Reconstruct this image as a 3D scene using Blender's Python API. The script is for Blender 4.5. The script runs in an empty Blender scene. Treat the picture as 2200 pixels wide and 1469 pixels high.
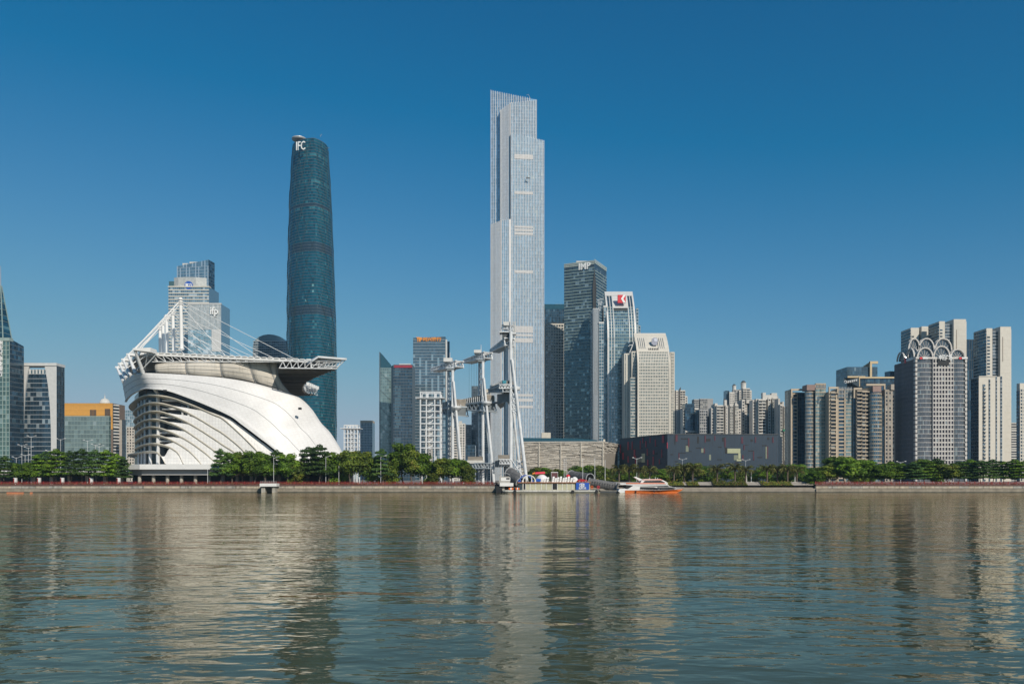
import bpy, math, random
from mathutils import Vector, Matrix, Euler
random.seed(7)
R = math.radians
SC = bpy.context.scene
COL = SC.collection
# ---------------------------------------------------------------- camera
F, HOR, CH = 1711.1, 1026.0, 7.0          # focal length in photo pixels, eye-level row, eye height over the water
cam_d = bpy.data.cameras.new('camera'); cam = bpy.data.objects.new('camera', cam_d); COL.objects.link(cam)
cam.location = (0, 0, CH); cam.rotation_euler = (R(90), 0, 0)
cam_d.sensor_width = 36.0; cam_d.lens = 28.0; cam_d.shift_y = (HOR - 734.5) / 2200.0
cam_d.clip_start = 0.5; cam_d.clip_end = 30000
SC.camera = cam
# ---------------------------------------------------------------- sky, sun, exposure
SUN_EL, SUN_AZ = 34.0, 31.0               # azimuth: degrees to the right of straight behind the camera
wd = bpy.data.worlds.new('World'); SC.world = wd; wd.use_nodes = True
nt = wd.node_tree; bg = nt.nodes['Background']
sky = nt.nodes.new('ShaderNodeTexSky'); sky.sky_type = 'NISHITA'; sky.sun_disc = False
sky.sun_elevation = R(SUN_EL); sky.sun_rotation = R(180 - SUN_AZ)
sky.altitude = 0; sky.air_density = 1.0; sky.dust_density = 0.6; sky.ozone_density = 4.0
# the camera's polarised rendering of that sky: per-channel contrast, the same in every direction
sp_ = nt.nodes.new('ShaderNodeSeparateColor'); cb_ = nt.nodes.new('ShaderNodeCombineColor'); nt.links.new(sky.outputs[0], sp_.inputs[0])
for ch, (off, gain, top) in enumerate(((0.115, 0.84, 0.36), (0.03, 0.83, 0.43), (0.0, 0.90, 0.53))):
    a_ = nt.nodes.new('ShaderNodeMath'); a_.operation = 'MULTIPLY_ADD'; a_.inputs[1].default_value = 0.1 * gain; a_.inputs[2].default_value = -off * gain; nt.links.new(sp_.outputs[ch], a_.inputs[0])
    d_ = nt.nodes.new('ShaderNodeMath'); d_.operation = 'MAXIMUM'; d_.inputs[1].default_value = 0.001; nt.links.new(a_.outputs[0], d_.inputs[0])
    b_ = nt.nodes.new('ShaderNodeMath'); b_.operation = 'SMOOTH_MIN'; b_.inputs[1].default_value = top; b_.inputs[2].default_value = top * .55; nt.links.new(d_.outputs[0], b_.inputs[0])
    c_ = nt.nodes.new('ShaderNodeMath'); c_.operation = 'MULTIPLY'; c_.inputs[1].default_value = 10; nt.links.new(b_.outputs[0], c_.inputs[0]); nt.links.new(c_.outputs[0], cb_.inputs[ch])
nt.links.new(cb_.outputs[0], bg.inputs[0])
bg.inputs[1].default_value = 0.10
sun_d = bpy.data.lights.new('sun', 'SUN'); sun = bpy.data.objects.new('sun', sun_d); COL.objects.link(sun)
sun_d.energy = 4.1; sun_d.angle = R(0.5); sun_d.color = (1.0, 0.93, 0.82)
SDIR = Vector((math.sin(R(SUN_AZ)) * math.cos(R(SUN_EL)), -math.cos(R(SUN_AZ)) * math.cos(R(SUN_EL)), math.sin(R(SUN_EL))))
sun.rotation_euler = SDIR.to_track_quat('Z', 'Y').to_euler(); sun.location = SDIR * 900
SC.view_settings.view_transform = 'Standard'; SC.view_settings.look = 'None'
SC.view_settings.exposure = 0.0; SC.view_settings.gamma = 1.0
SC.render.engine = 'CYCLES'
SC.cycles.max_bounces = 6; SC.cycles.diffuse_bounces = 2; SC.cycles.glossy_bounces = 3
SC.cycles.transmission_bounces = 2; SC.cycles.volume_bounces = 0; SC.cycles.transparent_max_bounces = 6
SC.cycles.caustics_reflective = False; SC.cycles.caustics_refractive = False
SC.cycles.use_denoising = True

# ---------------------------------------------------------------- helpers
def WX(px, Y): return (px - 1100.0) / F * Y
def WZ(py, Y): return CH + (HOR - py) / F * Y
def W(px, py, Y): return Vector((WX(px, Y), Y, WZ(py, Y)))
def rnd(a=0.0, b=1.0): return random.uniform(a, b)
GZ = 3.4                                    # level of the land on the far bank
ORG = {}

class MB:
    """collects faces; build() links them as ONE mesh object"""
    def __init__(s): s.v = []; s.f = []; s.r = []; s.m = []
    def face(s, pts, r=None, m=0):
        k = len(s.v); s.v.extend([tuple(p) for p in pts]); s.f.append(tuple(range(k, k + len(pts))))
        s.r.append(random.random() if r is None else r); s.m.append(m)
    def hexa(s, c, r=None, m=0):            # c: 4 bottom corners (ccw from above) then 4 top corners
        k = len(s.v); s.v.extend([tuple(p) for p in c]); r = random.random() if r is None else r
        for q in ((0, 3, 2, 1), (4, 5, 6, 7), (0, 1, 5, 4), (1, 2, 6, 5), (2, 3, 7, 6), (3, 0, 4, 7)):
            s.f.append(tuple(k + i for i in q)); s.r.append(r); s.m.append(m)
    def box(s, x0, x1, y0, y1, z0, z1, r=None, m=0):
        s.hexa([(x0, y0, z0), (x1, y0, z0), (x1, y1, z0), (x0, y1, z0), (x0, y0, z1), (x1, y0, z1), (x1, y1, z1), (x0, y1, z1)], r, m)
    def fbox(s, fr, u0, u1, n0, n1, z0, z1, r=None, m=0):   # box in a facade frame; n outward
        o, u, n = fr
        P = lambda a, b, z: (o.x + u.x * a + n.x * b, o.y + u.y * a + n.y * b, z)
        s.hexa([P(u0, n1, z0), P(u1, n1, z0), P(u1, n0, z0), P(u0, n0, z0), P(u0, n1, z1), P(u1, n1, z1), P(u1, n0, z1), P(u0, n0, z1)], r, m)
    def prism(s, pts, z0, ztops, r=None, m=0):   # pts ccw from above; ztops one value or one per point
        n = len(pts)
        zt = ztops if isinstance(ztops, (list, tuple)) else [ztops] * n
        zb = z0 if isinstance(z0, (list, tuple)) else [z0] * n
        k = len(s.v); r = random.random() if r is None else r
        s.v.extend([(p[0], p[1], zb[i]) for i, p in enumerate(pts)]); s.v.extend([(p[0], p[1], zt[i]) for i, p in enumerate(pts)])
        s.f.append(tuple(k + i for i in reversed(range(n)))); s.f.append(tuple(k + n + i for i in range(n)))
        s.r += [r, r]; s.m += [m, m]
        for i in range(n):
            j = (i + 1) % n
            s.f.append((k + i, k + j, k + n + j, k + n + i)); s.r.append(r); s.m.append(m)
    def tube(s, p, q, r0, r1=None, n=8, m=0, caps=True):
        p = Vector(p); q = Vector(q); r1 = r0 if r1 is None else r1
        d = (q - p); d.normalize()
        a = d.orthogonal().normalized(); b = d.cross(a)
        k = len(s.v); rr = random.random()
        for c, rad in ((p, r0), (q, r1)):
            for i in range(n):
                t = 2 * math.pi * i / n
                s.v.append(tuple(c + a * (math.cos(t) * rad) + b * (math.sin(t) * rad)))
        for i in range(n):
            j = (i + 1) % n
            s.f.append((k + i, k + j, k + n + j, k + n + i)); s.r.append(rr); s.m.append(m)
        if caps:
            s.f.append(tuple(k + i for i in reversed(range(n)))); s.f.append(tuple(k + n + i for i in range(n)))
            s.r += [rr, rr]; s.m += [m, m]
    def beam(s, p, q, w, h=None, m=0):      # rectangular bar
        h = w if h is None else h
        p = Vector(p); q = Vector(q); d = (q - p).normalized()
        up = Vector((0, 0, 1)) if abs(d.z) < 0.95 else Vector((0, 1, 0))
        a = d.cross(up).normalized() * (w / 2); b = a.cross(d).normalized() * (h / 2)
        s.hexa([p - a - b, p + a - b, q + a - b, q - a - b, p - a + b, p + a + b, q + a + b, q - a + b], None, m)
    def lathe(s, c, prof, n=16, m=0):       # prof: list of (radius, z) upward
        k = len(s.v); rr = random.random()
        for rad, z in prof:
            for i in range(n):
                t = 2 * math.pi * i / n
                s.v.append((c[0] + rad * math.cos(t), c[1] + rad * math.sin(t), z))
        for a in range(len(prof) - 1):
            for i in range(n):
                j = (i + 1) % n
                s.f.append((k + a * n + i, k + a * n + j, k + a * n + n + j, k + a * n + n + i)); s.r.append(rr); s.m.append(m)
        s.f.append(tuple(k + i for i in reversed(range(n)))); s.r.append(rr); s.m.append(m)
        e = k + (len(prof) - 1) * n
        s.f.append(tuple(e + i for i in range(n))); s.r.append(rr); s.m.append(m)
    def grid(s, rows, m=0, r=None):         # rows of points -> quads
        k = len(s.v); nr, nc = len(rows), len(rows[0])
        for row in rows: s.v.extend([tuple(p) for p in row])
        for i in range(nr - 1):
            for j in range(nc - 1):
                s.f.append((k + i * nc + j, k + i * nc + j + 1, k + (i + 1) * nc + j + 1, k + (i + 1) * nc + j))
                s.r.append(random.random() if r is None else r); s.m.append(m)
    def mesh(s, name, mats, org=Vector((0, 0, 0)), smooth=False):
        me = bpy.data.meshes.new(name)
        me.from_pydata([(a[0] - org[0], a[1] - org[1], a[2] - org[2]) for a in s.v], [], s.f)
        for mt in (mats if isinstance(mats, (list, tuple)) else [mats]): me.materials.append(mt)
        me.polygons.foreach_set('material_index', s.m)
        at = me.attributes.new('rnd', 'FLOAT', 'FACE'); at.data.foreach_set('value', s.r)
        if smooth: me.polygons.foreach_set('use_smooth', [True] * len(s.f))
        me.update(); return me
    def build(s, name, mats, parent=None, kind=None, smooth=False, label=None):
        org = ORG.get(parent.name, Vector((0, 0, 0))) if parent else Vector((0, 0, 0))
        o = bpy.data.objects.new(name, s.mesh(name, mats, org, smooth)); COL.objects.link(o)
        if parent: o.parent = parent; ORG[o.name] = org
        if kind: o['kind'] = kind
        if label: o['label'] = label
        return o

def pieces(mb):
    """split a collector into MBs of touching pieces"""
    par = list(range(len(mb.v)))
    def find(i):
        while par[i] != i: par[i] = par[par[i]]; i = par[i]
        return i
    for f in mb.f:
        a = find(f[0])
        for j in f[1:]: par[find(j)] = a
    groups = {}
    for k, f in enumerate(mb.f): groups.setdefault(find(f[0]), []).append(k)
    if len(groups) > 400: return [mb]
    bx = []
    for fs in groups.values():
        vs = [mb.v[i] for k in fs for i in mb.f[k]]
        bx.append([fs, [min(v[a] for v in vs) - .06 for a in range(3)], [max(v[a] for v in vs) + .06 for a in range(3)]])
    merged = True
    while merged:
        merged = False; out = []
        for b_ in bx:
            for o in out:
                if all(b_[1][a] <= o[2][a] and o[1][a] <= b_[2][a] for a in range(3)):
                    o[0] = o[0] + b_[0]; o[1] = [min(x, y) for x, y in zip(o[1], b_[1])]; o[2] = [max(x, y) for x, y in zip(o[2], b_[2])]; merged = True; break
            else: out.append(b_)
        bx = out
    if len(bx) == 1: return [mb]
    res = []
    for fs, _, _ in bx:
        n = MB(); mp_ = {}
        for k in fs:
            idx = []
            for i in mb.f[k]:
                if i not in mp_: mp_[i] = len(n.v); n.v.append(mb.v[i])
                idx.append(mp_[i])
            n.f.append(tuple(idx)); n.r.append(mb.r[k]); n.m.append(mb.m[k])
        res.append(n)
    return res
def thing(name, label, cat, loc, group=None):
    o = bpy.data.objects.new(name, None); COL.objects.link(o); o.location = loc; o.empty_display_size = 2
    o['label'] = label; o['category'] = cat
    if group: o['group'] = group
    ORG[o.name] = Vector(loc); return o
def tag(o, label, cat, group=None):
    o['label'] = label; o['category'] = cat
    if group: o['group'] = group
    return o
def inst(me, name, parent=None, loc=(0, 0, 0), rz=0.0, sc=1.0, kind=None):
    o = bpy.data.objects.new(name, me); COL.objects.link(o)
    o.location = loc; o.rotation_euler = (0, 0, rz); o.scale = (sc, sc, sc) if not isinstance(sc, tuple) else sc
    if parent: o.parent = parent; ORG[o.name] = ORG.get(parent.name, Vector())
    if kind: o['kind'] = kind
    return o
ORD = ['first', 'second', 'third', 'fourth', 'fifth', 'sixth', 'seventh', 'eighth', 'ninth', 'tenth', 'eleventh', 'twelfth', 'thirteenth',
       'fourteenth', 'fifteenth', 'sixteenth', 'seventeenth', 'eighteenth', 'nineteenth', 'twentieth', 'twenty-first', 'twenty-second',
       'twenty-third', 'twenty-fourth', 'twenty-fifth', 'twenty-sixth', 'twenty-seventh', 'twenty-eighth', 'twenty-ninth', 'thirtieth']

# ---------------------------------------------------------------- materials
MATS = {}
def new_mat(name):
    m = bpy.data.materials.new(name); m.use_nodes = True; MATS[name] = m
    return m, m.node_tree, m.node_tree.nodes['Principled BSDF']
def plain(name, col, rough=0.6, metal=0.0, var=0.12, scale=0.4, spec=0.4, stain=0.0, jit=0.0):
    """paint/stone: colour with soft mottling; stain adds vertical run marks; jit = face-to-face variation"""
    m, t, b = new_mat(name); N = t.nodes; L = t.links
    tc = N.new('ShaderNodeTexCoord'); nz = N.new('ShaderNodeTexNoise'); nz.inputs['Scale'].default_value = scale; nz.inputs['Detail'].default_value = 5
    L.new(tc.outputs['Object'], nz.inputs['Vector'])
    mr = N.new('ShaderNodeMapRange'); mr.inputs[1].default_value = 0.3; mr.inputs[2].default_value = 0.7
    mr.inputs[3].default_value = 1 - var; mr.inputs[4].default_value = 1 + var * 0.6
    L.new(nz.outputs[0], mr.inputs[0])
    mx = N.new('ShaderNodeMix'); mx.data_type = 'RGBA'; mx.blend_type = 'MULTIPLY'; mx.inputs[0].default_value = 1
    mx.inputs[6].default_value = (*col, 1); L.new(mr.outputs[0], mx.inputs[7]); out = mx.outputs[2]
    if jit > 0:
        at = N.new('ShaderNodeAttribute'); at.attribute_name = 'rnd'
        m2 = N.new('ShaderNodeMapRange'); m2.inputs[3].default_value = 1 - jit; m2.inputs[4].default_value = 1 + jit * 0.5
        L.new(at.outputs['Fac'], m2.inputs[0])
        mj = N.new('ShaderNodeMix'); mj.data_type = 'RGBA'; mj.blend_type = 'MULTIPLY'; mj.inputs[0].default_value = 1
        L.new(out, mj.inputs[6]); L.new(m2.outputs[0], mj.inputs[7]); out = mj.outputs[2]
    if stain > 0:
        mp = N.new('ShaderNodeMapping'); mp.inputs['Scale'].default_value = (0.9, 0.9, 0.05); L.new(tc.outputs['Object'], mp.inputs[0])
        n2 = N.new('ShaderNodeTexNoise'); n2.inputs['Scale'].default_value = 1.0; n2.inputs['Detail'].default_value = 6; L.new(mp.outputs[0], n2.inputs['Vector'])
        r2 = N.new('ShaderNodeMapRange'); r2.inputs[1].default_value = 0.5; r2.inputs[2].default_value = 0.72; r2.inputs[3].default_value = 0; r2.inputs[4].default_value = stain
        L.new(n2.outputs[0], r2.inputs[0])
        ms = N.new('ShaderNodeMix'); ms.data_type = 'RGBA'; L.new(r2.outputs[0], ms.inputs[0]); L.new(out, ms.inputs[6])
        ms.inputs[7].default_value = (col[0] * 0.28, col[1] * 0.26, col[2] * 0.22, 1); out = ms.outputs[2]
    L.new(out, b.inputs['Base Color'])
    b.inputs['Roughness'].default_value = rough; b.inputs['Metallic'].default_value = metal; b.inputs['Specular IOR Level'].default_value = spec
    return m
def glass(name, stops, metal=0.5, rough=0.08, wob=0.25, spec=0.8):
    """coated facade glass; every pane takes its own tint (blinds) from the face attribute and sits a hair out of plane"""
    m, t, b = new_mat(name); N = t.nodes; L = t.links
    at = N.new('ShaderNodeAttribute'); at.attribute_name = 'rnd'
    rp = N.new('ShaderNodeValToRGB'); rp.color_ramp.interpolation = 'CONSTANT'
    e = rp.color_ramp.elements
    while len(e) < len(stops): e.new(0.5)
    for i, (p, c) in enumerate(stops): e[i].position = p; e[i].color = (*c, 1)
    L.new(at.outputs['Fac'], rp.inputs[0]); L.new(rp.outputs[0], b.inputs['Base Color'])
    b.inputs['Metallic'].default_value = metal; b.inputs['Roughness'].default_value = rough; b.inputs['Specular IOR Level'].default_value = spec
    tc = N.new('ShaderNodeTexCoord'); nz = N.new('ShaderNodeTexNoise'); nz.inputs['Scale'].default_value = 0.12; nz.inputs['Detail'].default_value = 2
    L.new(tc.outputs['Object'], nz.inputs['Vector'])
    bp = N.new('ShaderNodeBump'); bp.inputs['Strength'].default_value = wob; bp.inputs['Distance'].default_value = 0.6
    L.new(nz.outputs[0], bp.inputs['Height']); L.new(bp.outputs[0], b.inputs['Normal'])
    return m
def leaf_mat(name, stops, transl=0.25):
    m, t, b = new_mat(name); N = t.nodes; L = t.links
    at = N.new('ShaderNodeAttribute'); at.attribute_name = 'rnd'
    rp = N.new('ShaderNodeValToRGB'); e = rp.color_ramp.elements
    while len(e) < len(stops): e.new(0.5)
    for i, (p, c) in enumerate(stops): e[i].position = p; e[i].color = (*c, 1)
    oi = N.new('ShaderNodeObjectInfo')
    mr = N.new('ShaderNodeMapRange'); mr.inputs[3].default_value = 0.95; mr.inputs[4].default_value = 2.0; L.new(oi.outputs['Random'], mr.inputs[0])
    mx = N.new('ShaderNodeMix'); mx.data_type = 'RGBA'; mx.blend_type = 'MULTIPLY'; mx.inputs[0].default_value = 1
    L.new(at.outputs['Fac'], rp.inputs[0]); L.new(rp.outputs[0], mx.inputs[6]); L.new(mr.outputs[0], mx.inputs[7])
    L.new(mx.outputs[2], b.inputs['Base Color']); b.inputs['Roughness'].default_value = 0.55; b.inputs['Specular IOR Level'].default_value = 0.25
    tr = N.new('ShaderNodeBsdfTranslucent'); L.new(mx.outputs[2], tr.inputs[0])
    ms = N.new('ShaderNodeMixShader'); ms.inputs[0].default_value = transl
    L.new(b.outputs[0], ms.inputs[1]); L.new(tr.outputs[0], ms.inputs[2]); L.new(ms.outputs[0], N['Material Output'].inputs[0])
    return m

WHITE = plain('white_paint', (0.78, 0.77, 0.74), 0.5, var=0.06)
WHITE_T = plain('white_steel', (0.74, 0.75, 0.75), 0.45, var=0.1, stain=0.25)
CREAM = plain('cream_stone', (0.62, 0.57, 0.47), 0.7, var=0.1, stain=0.12)
PALE = plain('pale_stone', (0.60, 0.58, 0.53), 0.7, var=0.1, stain=0.1)
CONC = plain('concrete', (0.42, 0.39, 0.33), 0.85, var=0.25, stain=0.5, scale=0.8)
CONC_D = plain('dark_wet_concrete', (0.10, 0.095, 0.075), 0.7, var=0.35)
GREY = plain('grey_metal', (0.34, 0.35, 0.35), 0.5, var=0.12)
DGREY = plain('dark_grey_metal', (0.06, 0.065, 0.07), 0.5, var=0.2)
BLACK = plain('dark_void', (0.012, 0.013, 0.015), 0.6, var=0.2)
RED = plain('red_railing_paint', (0.27, 0.035, 0.03), 0.5, var=0.25)
BARK = plain('bark', (0.16, 0.13, 0.10), 0.9, var=0.3, scale=2)
SOIL = plain('paving', (0.22, 0.21, 0.19), 0.9, var=0.2)

# ---------------------------------------------------------------- water, land
BY = 380.0                                   # the quay line
m, t, b = new_mat('river_water'); N = t.nodes; L = t.links
tc = N.new('ShaderNodeTexCoord')
def wave(scale, sx, sy, det, dist, rot=0.0, seed=0.0):
    mp = N.new('ShaderNodeMapping'); mp.inputs['Scale'].default_value = (sx, sy, 1); mp.inputs['Rotation'].default_value = (0, 0, rot); mp.inputs['Location'].default_value = (seed, seed * 1.7, 0)
    L.new(tc.outputs['Object'], mp.inputs[0])
    nz = N.new('ShaderNodeTexNoise'); nz.inputs['Scale'].default_value = scale; nz.inputs['Detail'].default_value = det; nz.inputs['Roughness'].default_value = 0.5
    nz.inputs['Distortion'].default_value = 0.3
    L.new(mp.outputs[0], nz.inputs['Vector'])
    mu = N.new('ShaderNodeMath'); mu.operation = 'MULTIPLY'; mu.inputs[1].default_value = dist; L.new(nz.outputs[0], mu.inputs[0]); return mu.outputs[0]
def add(a, c):
    ad = N.new('ShaderNodeMath'); ad.operation = 'ADD'; L.new(a, ad.inputs[0]); L.new(c, ad.inputs[1]); return ad.outputs[0]
h = add(add(wave(0.88, 0.55, 1.0, 2.2, 0.080, 0.15, 3.0), wave(0.20, 0.45, 1.0, 2.0, 0.22, -0.2, 11.0)), add(wave(0.05, 0.5, 1.0, 2.0, 0.45, 0.3, 21.0), wave(2.4, 0.7, 1.0, 1.0, 0.007, 0.1, 5.0)))
bp = N.new('ShaderNodeBump'); bp.inputs['Strength'].default_value = 1.0; bp.inputs['Distance'].default_value = 1.0
L.new(h, bp.inputs['Height']); L.new(bp.outputs[0], b.inputs['Normal'])
nz = N.new('ShaderNodeTexNoise'); nz.inputs['Scale'].default_value = 0.012; nz.inputs['Detail'].default_value = 3; L.new(tc.outputs['Object'], nz.inputs['Vector'])
rp = N.new('ShaderNodeValToRGB'); rp.color_ramp.elements[0].color = (0.055, 0.060, 0.027, 1); rp.color_ramp.elements[1].color = (0.072, 0.076, 0.036, 1)
L.new(nz.outputs[0], rp.inputs[0]); L.new(rp.outputs[0], b.inputs['Base Color'])
b.inputs['Roughness'].default_value = 0.035; b.inputs['IOR'].default_value = 1.40; b.inputs['Specular IOR Level'].default_value = 0.95; b.inputs['Specular Tint'].default_value = (1.0, .93, .70, 1)
b.inputs['Specular IOR Level'].default_value = 0.0                     # murky body of the river; the surface sheen comes from its own glossy layer
gl_ = N.new('ShaderNodeBsdfGlossy'); gl_.inputs['Color'].default_value = (1.0, .94, .81, 1); gl_.inputs['Roughness'].default_value = 0.045; L.new(bp.outputs[0], gl_.inputs['Normal'])
fn_ = N.new('ShaderNodeFresnel'); fn_.inputs['IOR'].default_value = 1.42; L.new(bp.outputs[0], fn_.inputs['Normal'])
mw_ = N.new('ShaderNodeMixShader'); L.new(fn_.outputs[0], mw_.inputs[0]); L.new(b.outputs[0], mw_.inputs[1]); L.new(gl_.outputs[0], mw_.inputs[2]); L.new(mw_.outputs[0], N['Material Output'].inputs[0])
WATER = m
w = MB(); w.grid([[(x, y, 0) for x in (-2400, -1500, -400, 0, 400, 1500, 2400)] for y in (-400, 60, 150, 260, BY + 20)])
w.build('river', WATER, kind='structure')
g = MB(); g.grid([[(x, y, GZ) for x in (-2400, -1500, 1500, 2400)] for y in (BY + 1.2, 700, 1500, 2600)])
g.build('ground', SOIL, kind='structure')
# ================================================================ building kit
STUFF = {'window_panes', 'mullions', 'floor_bands', 'facade_grid', 'fins', 'balconies', 'louvers'}
def V2(px, Y): return Vector((WX(px, Y), Y, 0))
def frame(P0, P1):
    d = (P1 - P0); d.z = 0; wd_ = d.length; u = d / wd_
    return (Vector((P0.x, P0.y, 0)), u, Vector((u.y, -u.x, 0))), wd_
def rect(pxA, pxB, YA, th=0.0, d=None, pxC=None):
    """footprint whose front runs from photo column pxA to pxB; d or the column pxC of the far side corner gives the depth"""
    P0 = V2(pxA, YA); u = Vector((math.cos(R(th)), math.sin(R(th)), 0)); v = Vector((-u.y, u.x, 0)); k = (pxB - 1100) / F
    wd_ = (k * P0.y - P0.x) / (u.x - k * u.y); P1 = P0 + u * wd_
    if d is None:
        c = (pxC - 1100) / F; Q = P1 if pxC > pxB else P0
        d = (c * Q.y - Q.x) / (v.x - c * v.y)
    return [P0, P1, P1 + v * d, P0 + v * d]

class Bld:
    def __init__(s, name, label, at, cat='building', group=None):
        s.e = thing(name, label, cat, (at.x, at.y, GZ), group); s.acc = {}
    def mb(s, part, mat, smooth=False):
        k = (part, mat.name)
        if k not in s.acc: s.acc[k] = (MB(), mat, smooth)
        return s.acc[k][0]
    def wall(s, pts, z1, mat, z0=None, part='wall'):
        s.mb(part, mat).prism(pts, GZ if z0 is None else z0, z1)
    def slab(s, part, mat, pts, back):      # polygon (world points, ccw seen from the front) given thickness by the vector back
        m_ = s.mb(part, mat); n = len(pts); k = len(m_.v)
        m_.v.extend([tuple(p) for p in pts]); m_.v.extend([tuple(Vector(p) + back) for p in pts])
        m_.f.append(tuple(range(k, k + n))); m_.f.append(tuple(k + n + i for i in reversed(range(n)))); m_.r += [.5, .5]; m_.m += [0, 0]
        for i in range(n):
            j = (i + 1) % n; m_.f.append((k + j, k + i, k + n + i, k + n + j)); m_.r.append(.5); m_.m.append(0)
    def facade(s, P0, P1, z0, z1, fh, bay, gl, mull=None, band=None, back=None, skip=None, rfun=None, off=0.06, zt1=None, ends=False):
        """window grid on the wall P0-P1 (left to right seen from outside). mull/band: (width, depth, material). zt1: other top at P1"""
        fr, wd_ = frame(P0, P1); nu = max(1, round(wd_ / bay)); nf = max(1, round((max(z1, zt1 or z1) - z0) / fh)); du = wd_ / nu
        dz = (max(z1, zt1 or z1) - z0) / nf; o, u, n = fr
        top = (lambda a: z1) if zt1 is None else (lambda a: z1 + (zt1 - z1) * a / wd_)
        pan = s.mb('window_panes', gl)
        bk = back or (lambda z: 0.0)
        P = lambda a, b_, z: (o.x + u.x * a + n.x * (b_ - bk(z)), o.y + u.y * a + n.y * (b_ - bk(z)), z)
        for j in range(nf):
            za, zb = z0 + j * dz, z0 + (j + 1) * dz
            for i in range(nu):
                a0, a1 = i * du, (i + 1) * du
                if za >= top((a0 + a1) / 2): continue
                if skip and skip(i / nu, (za - z0) / max(1e-3, z1 - z0)): continue
                t0, t1 = min(zb, top(a0)), min(zb, top(a1))
                pan.face([P(a0, off, za), P(a1, off, za), P(a1, off, max(za + .01, t1)), P(a0, off, max(za + .01, t0))], rfun(i, j, nu, nf) if rfun else None)
        if mull:
            mw, md, mm = mull; mb_ = s.mb('mullions', mm)
            for i in range(nu + 1):
                a = i * du; a0, a1 = max(0, a - mw / 2), min(wd_, a + mw / 2)
                if back is None: mb_.fbox(fr, a0, a1, 0.0, md, z0, top(a))
                else:
                    for j in range(nf):
                        za, zb = z0 + j * dz, z0 + (j + 1) * dz
                        mb_.hexa([P(a0, md, za), P(a1, md, za), P(a1, 0, za), P(a0, 0, za), P(a0, md, zb), P(a1, md, zb), P(a1, 0, zb), P(a0, 0, zb)])
        if band:
            bh, bd, bm = band; bb = s.mb('floor_bands', bm)
            for j in range(nf + 1):
                z = z0 + j * dz
                if z > max(z1, zt1 or z1) + .01: break
                za, zb = max(z0, z - bh / 2), z + bh / 2
                aa = wd_
                if zt1 is not None and z > min(z1, zt1):
                    aa = (z - z1) / (zt1 - z1) * wd_
                    if z1 > zt1: aa = max(.1, min(wd_, aa))
                    else: continue
                q = bk(z)
                bb.fbox(fr, 0.02, aa - 0.02, -q, bd - q, za, zb)
        return fr, wd_, dz
    def done(s):
        for (part, _), (m_, mat, sm) in s.acc.items():
            if not m_.f: continue
            for q in ([m_] if part in STUFF else pieces(m_)): q.build(part, mat, s.e, kind='stuff' if part in STUFF else None, smooth=sm)
        return s.e
def text(body, size, loc, mat, parent, name='sign_lettering', extrude=0.25, bold=0.0, yaw=0.0, width=None, align='LEFT', line=1.0, label=None):
    cu = bpy.data.curves.new('lettering', 'FONT'); cu.body = body; cu.size = size; cu.extrude = extrude; cu.offset = bold; cu.align_x = align; cu.space_line = line
    cu.resolution_u = 2
    tmp = bpy.data.objects.new('tmp', cu); COL.objects.link(tmp)
    dg = bpy.context.evaluated_depsgraph_get(); me = bpy.data.meshes.new_from_object(tmp.evaluated_get(dg))
    bpy.data.objects.remove(tmp); bpy.data.curves.remove(cu)
    sx = 1.0
    if width and len(me.vertices):
        xs = [v.co.x for v in me.vertices]; sx = width / max(0.01, max(xs) - min(xs)); x0 = min(xs)
    M = Matrix.Translation(Vector(loc) - ORG.get(parent.name, Vector())) @ Matrix.Rotation(yaw, 4, 'Z') @ Matrix.Rotation(R(90), 4, 'X') @ Matrix.Diagonal((sx, 1, 1, 1))
    me.transform(M); me.materials.clear(); me.materials.append(mat); me.name = name
    o = bpy.data.objects.new(name, me); COL.objects.link(o); o.parent = parent; ORG[o.name] = ORG.get(parent.name, Vector())
    if label: o['label'] = label
    return o

# glass tints
def tint(c, k): return tuple(min(1, x * k) for x in c)
def gstops(c, lo=0.6, hi=1.5, light=None, pl=0.93):
    st = [(0.0, tint(c, lo)), (0.28, c), (0.62, tint(c, 0.85)), (0.8, tint(c, hi))]
    if light: st.append((pl, light))
    return st
G_TEAL = glass('teal_curtain_glass', gstops((0.035, 0.125, 0.165), 0.6, 1.5, (0.16, 0.36, 0.38), 0.95), 0.55, 0.12)
G_BLUE = glass('blue_curtain_glass', gstops((0.10, 0.19, 0.25), 0.7, 1.35, (0.34, 0.46, 0.50), 0.93), 0.6, 0.1)
G_DARK = glass('dark_blue_glass', gstops((0.045, 0.105, 0.155), 0.6, 1.5, (0.12, 0.22, 0.27), 0.95), 0.6, 0.08)
G_GREEN = glass('green_glass', gstops((0.16, 0.26, 0.24), 0.75, 1.25, (0.36, 0.46, 0.43), 0.9), 0.6, 0.12)
G_PALE = glass('pale_blue_glass', gstops((0.32, 0.45, 0.50), 0.75, 1.2, (0.62, 0.72, 0.74), 0.9), 0.55, 0.15)
G_GREY = glass('grey_glass', gstops((0.125, 0.165, 0.19), 0.6, 1.5, (0.30, 0.34, 0.35), 0.92), 0.5, 0.12)
G_HOME = glass('apartment_windows', gstops((0.055, 0.07, 0.08), 0.5, 2.2, (0.45, 0.44, 0.38), 0.86), 0.3, 0.15)
G_CTF = glass('tower_glass', gstops((0.38, 0.56, 0.68), 0.85, 1.15, (0.55, 0.68, 0.70), 0.975), 0.6, 0.14)
TERRA = plain('cream_terracotta_fins', (0.72, 0.69, 0.665), 0.55, var=0.08, jit=0.12)
STEEL = plain('light_aluminium', (0.52, 0.54, 0.55), 0.4, metal=0.3, var=0.08, jit=0.1)
SILV = plain('silver_cladding', (0.66, 0.65, 0.62), 0.45, metal=0.15, var=0.08, jit=0.08)
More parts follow.
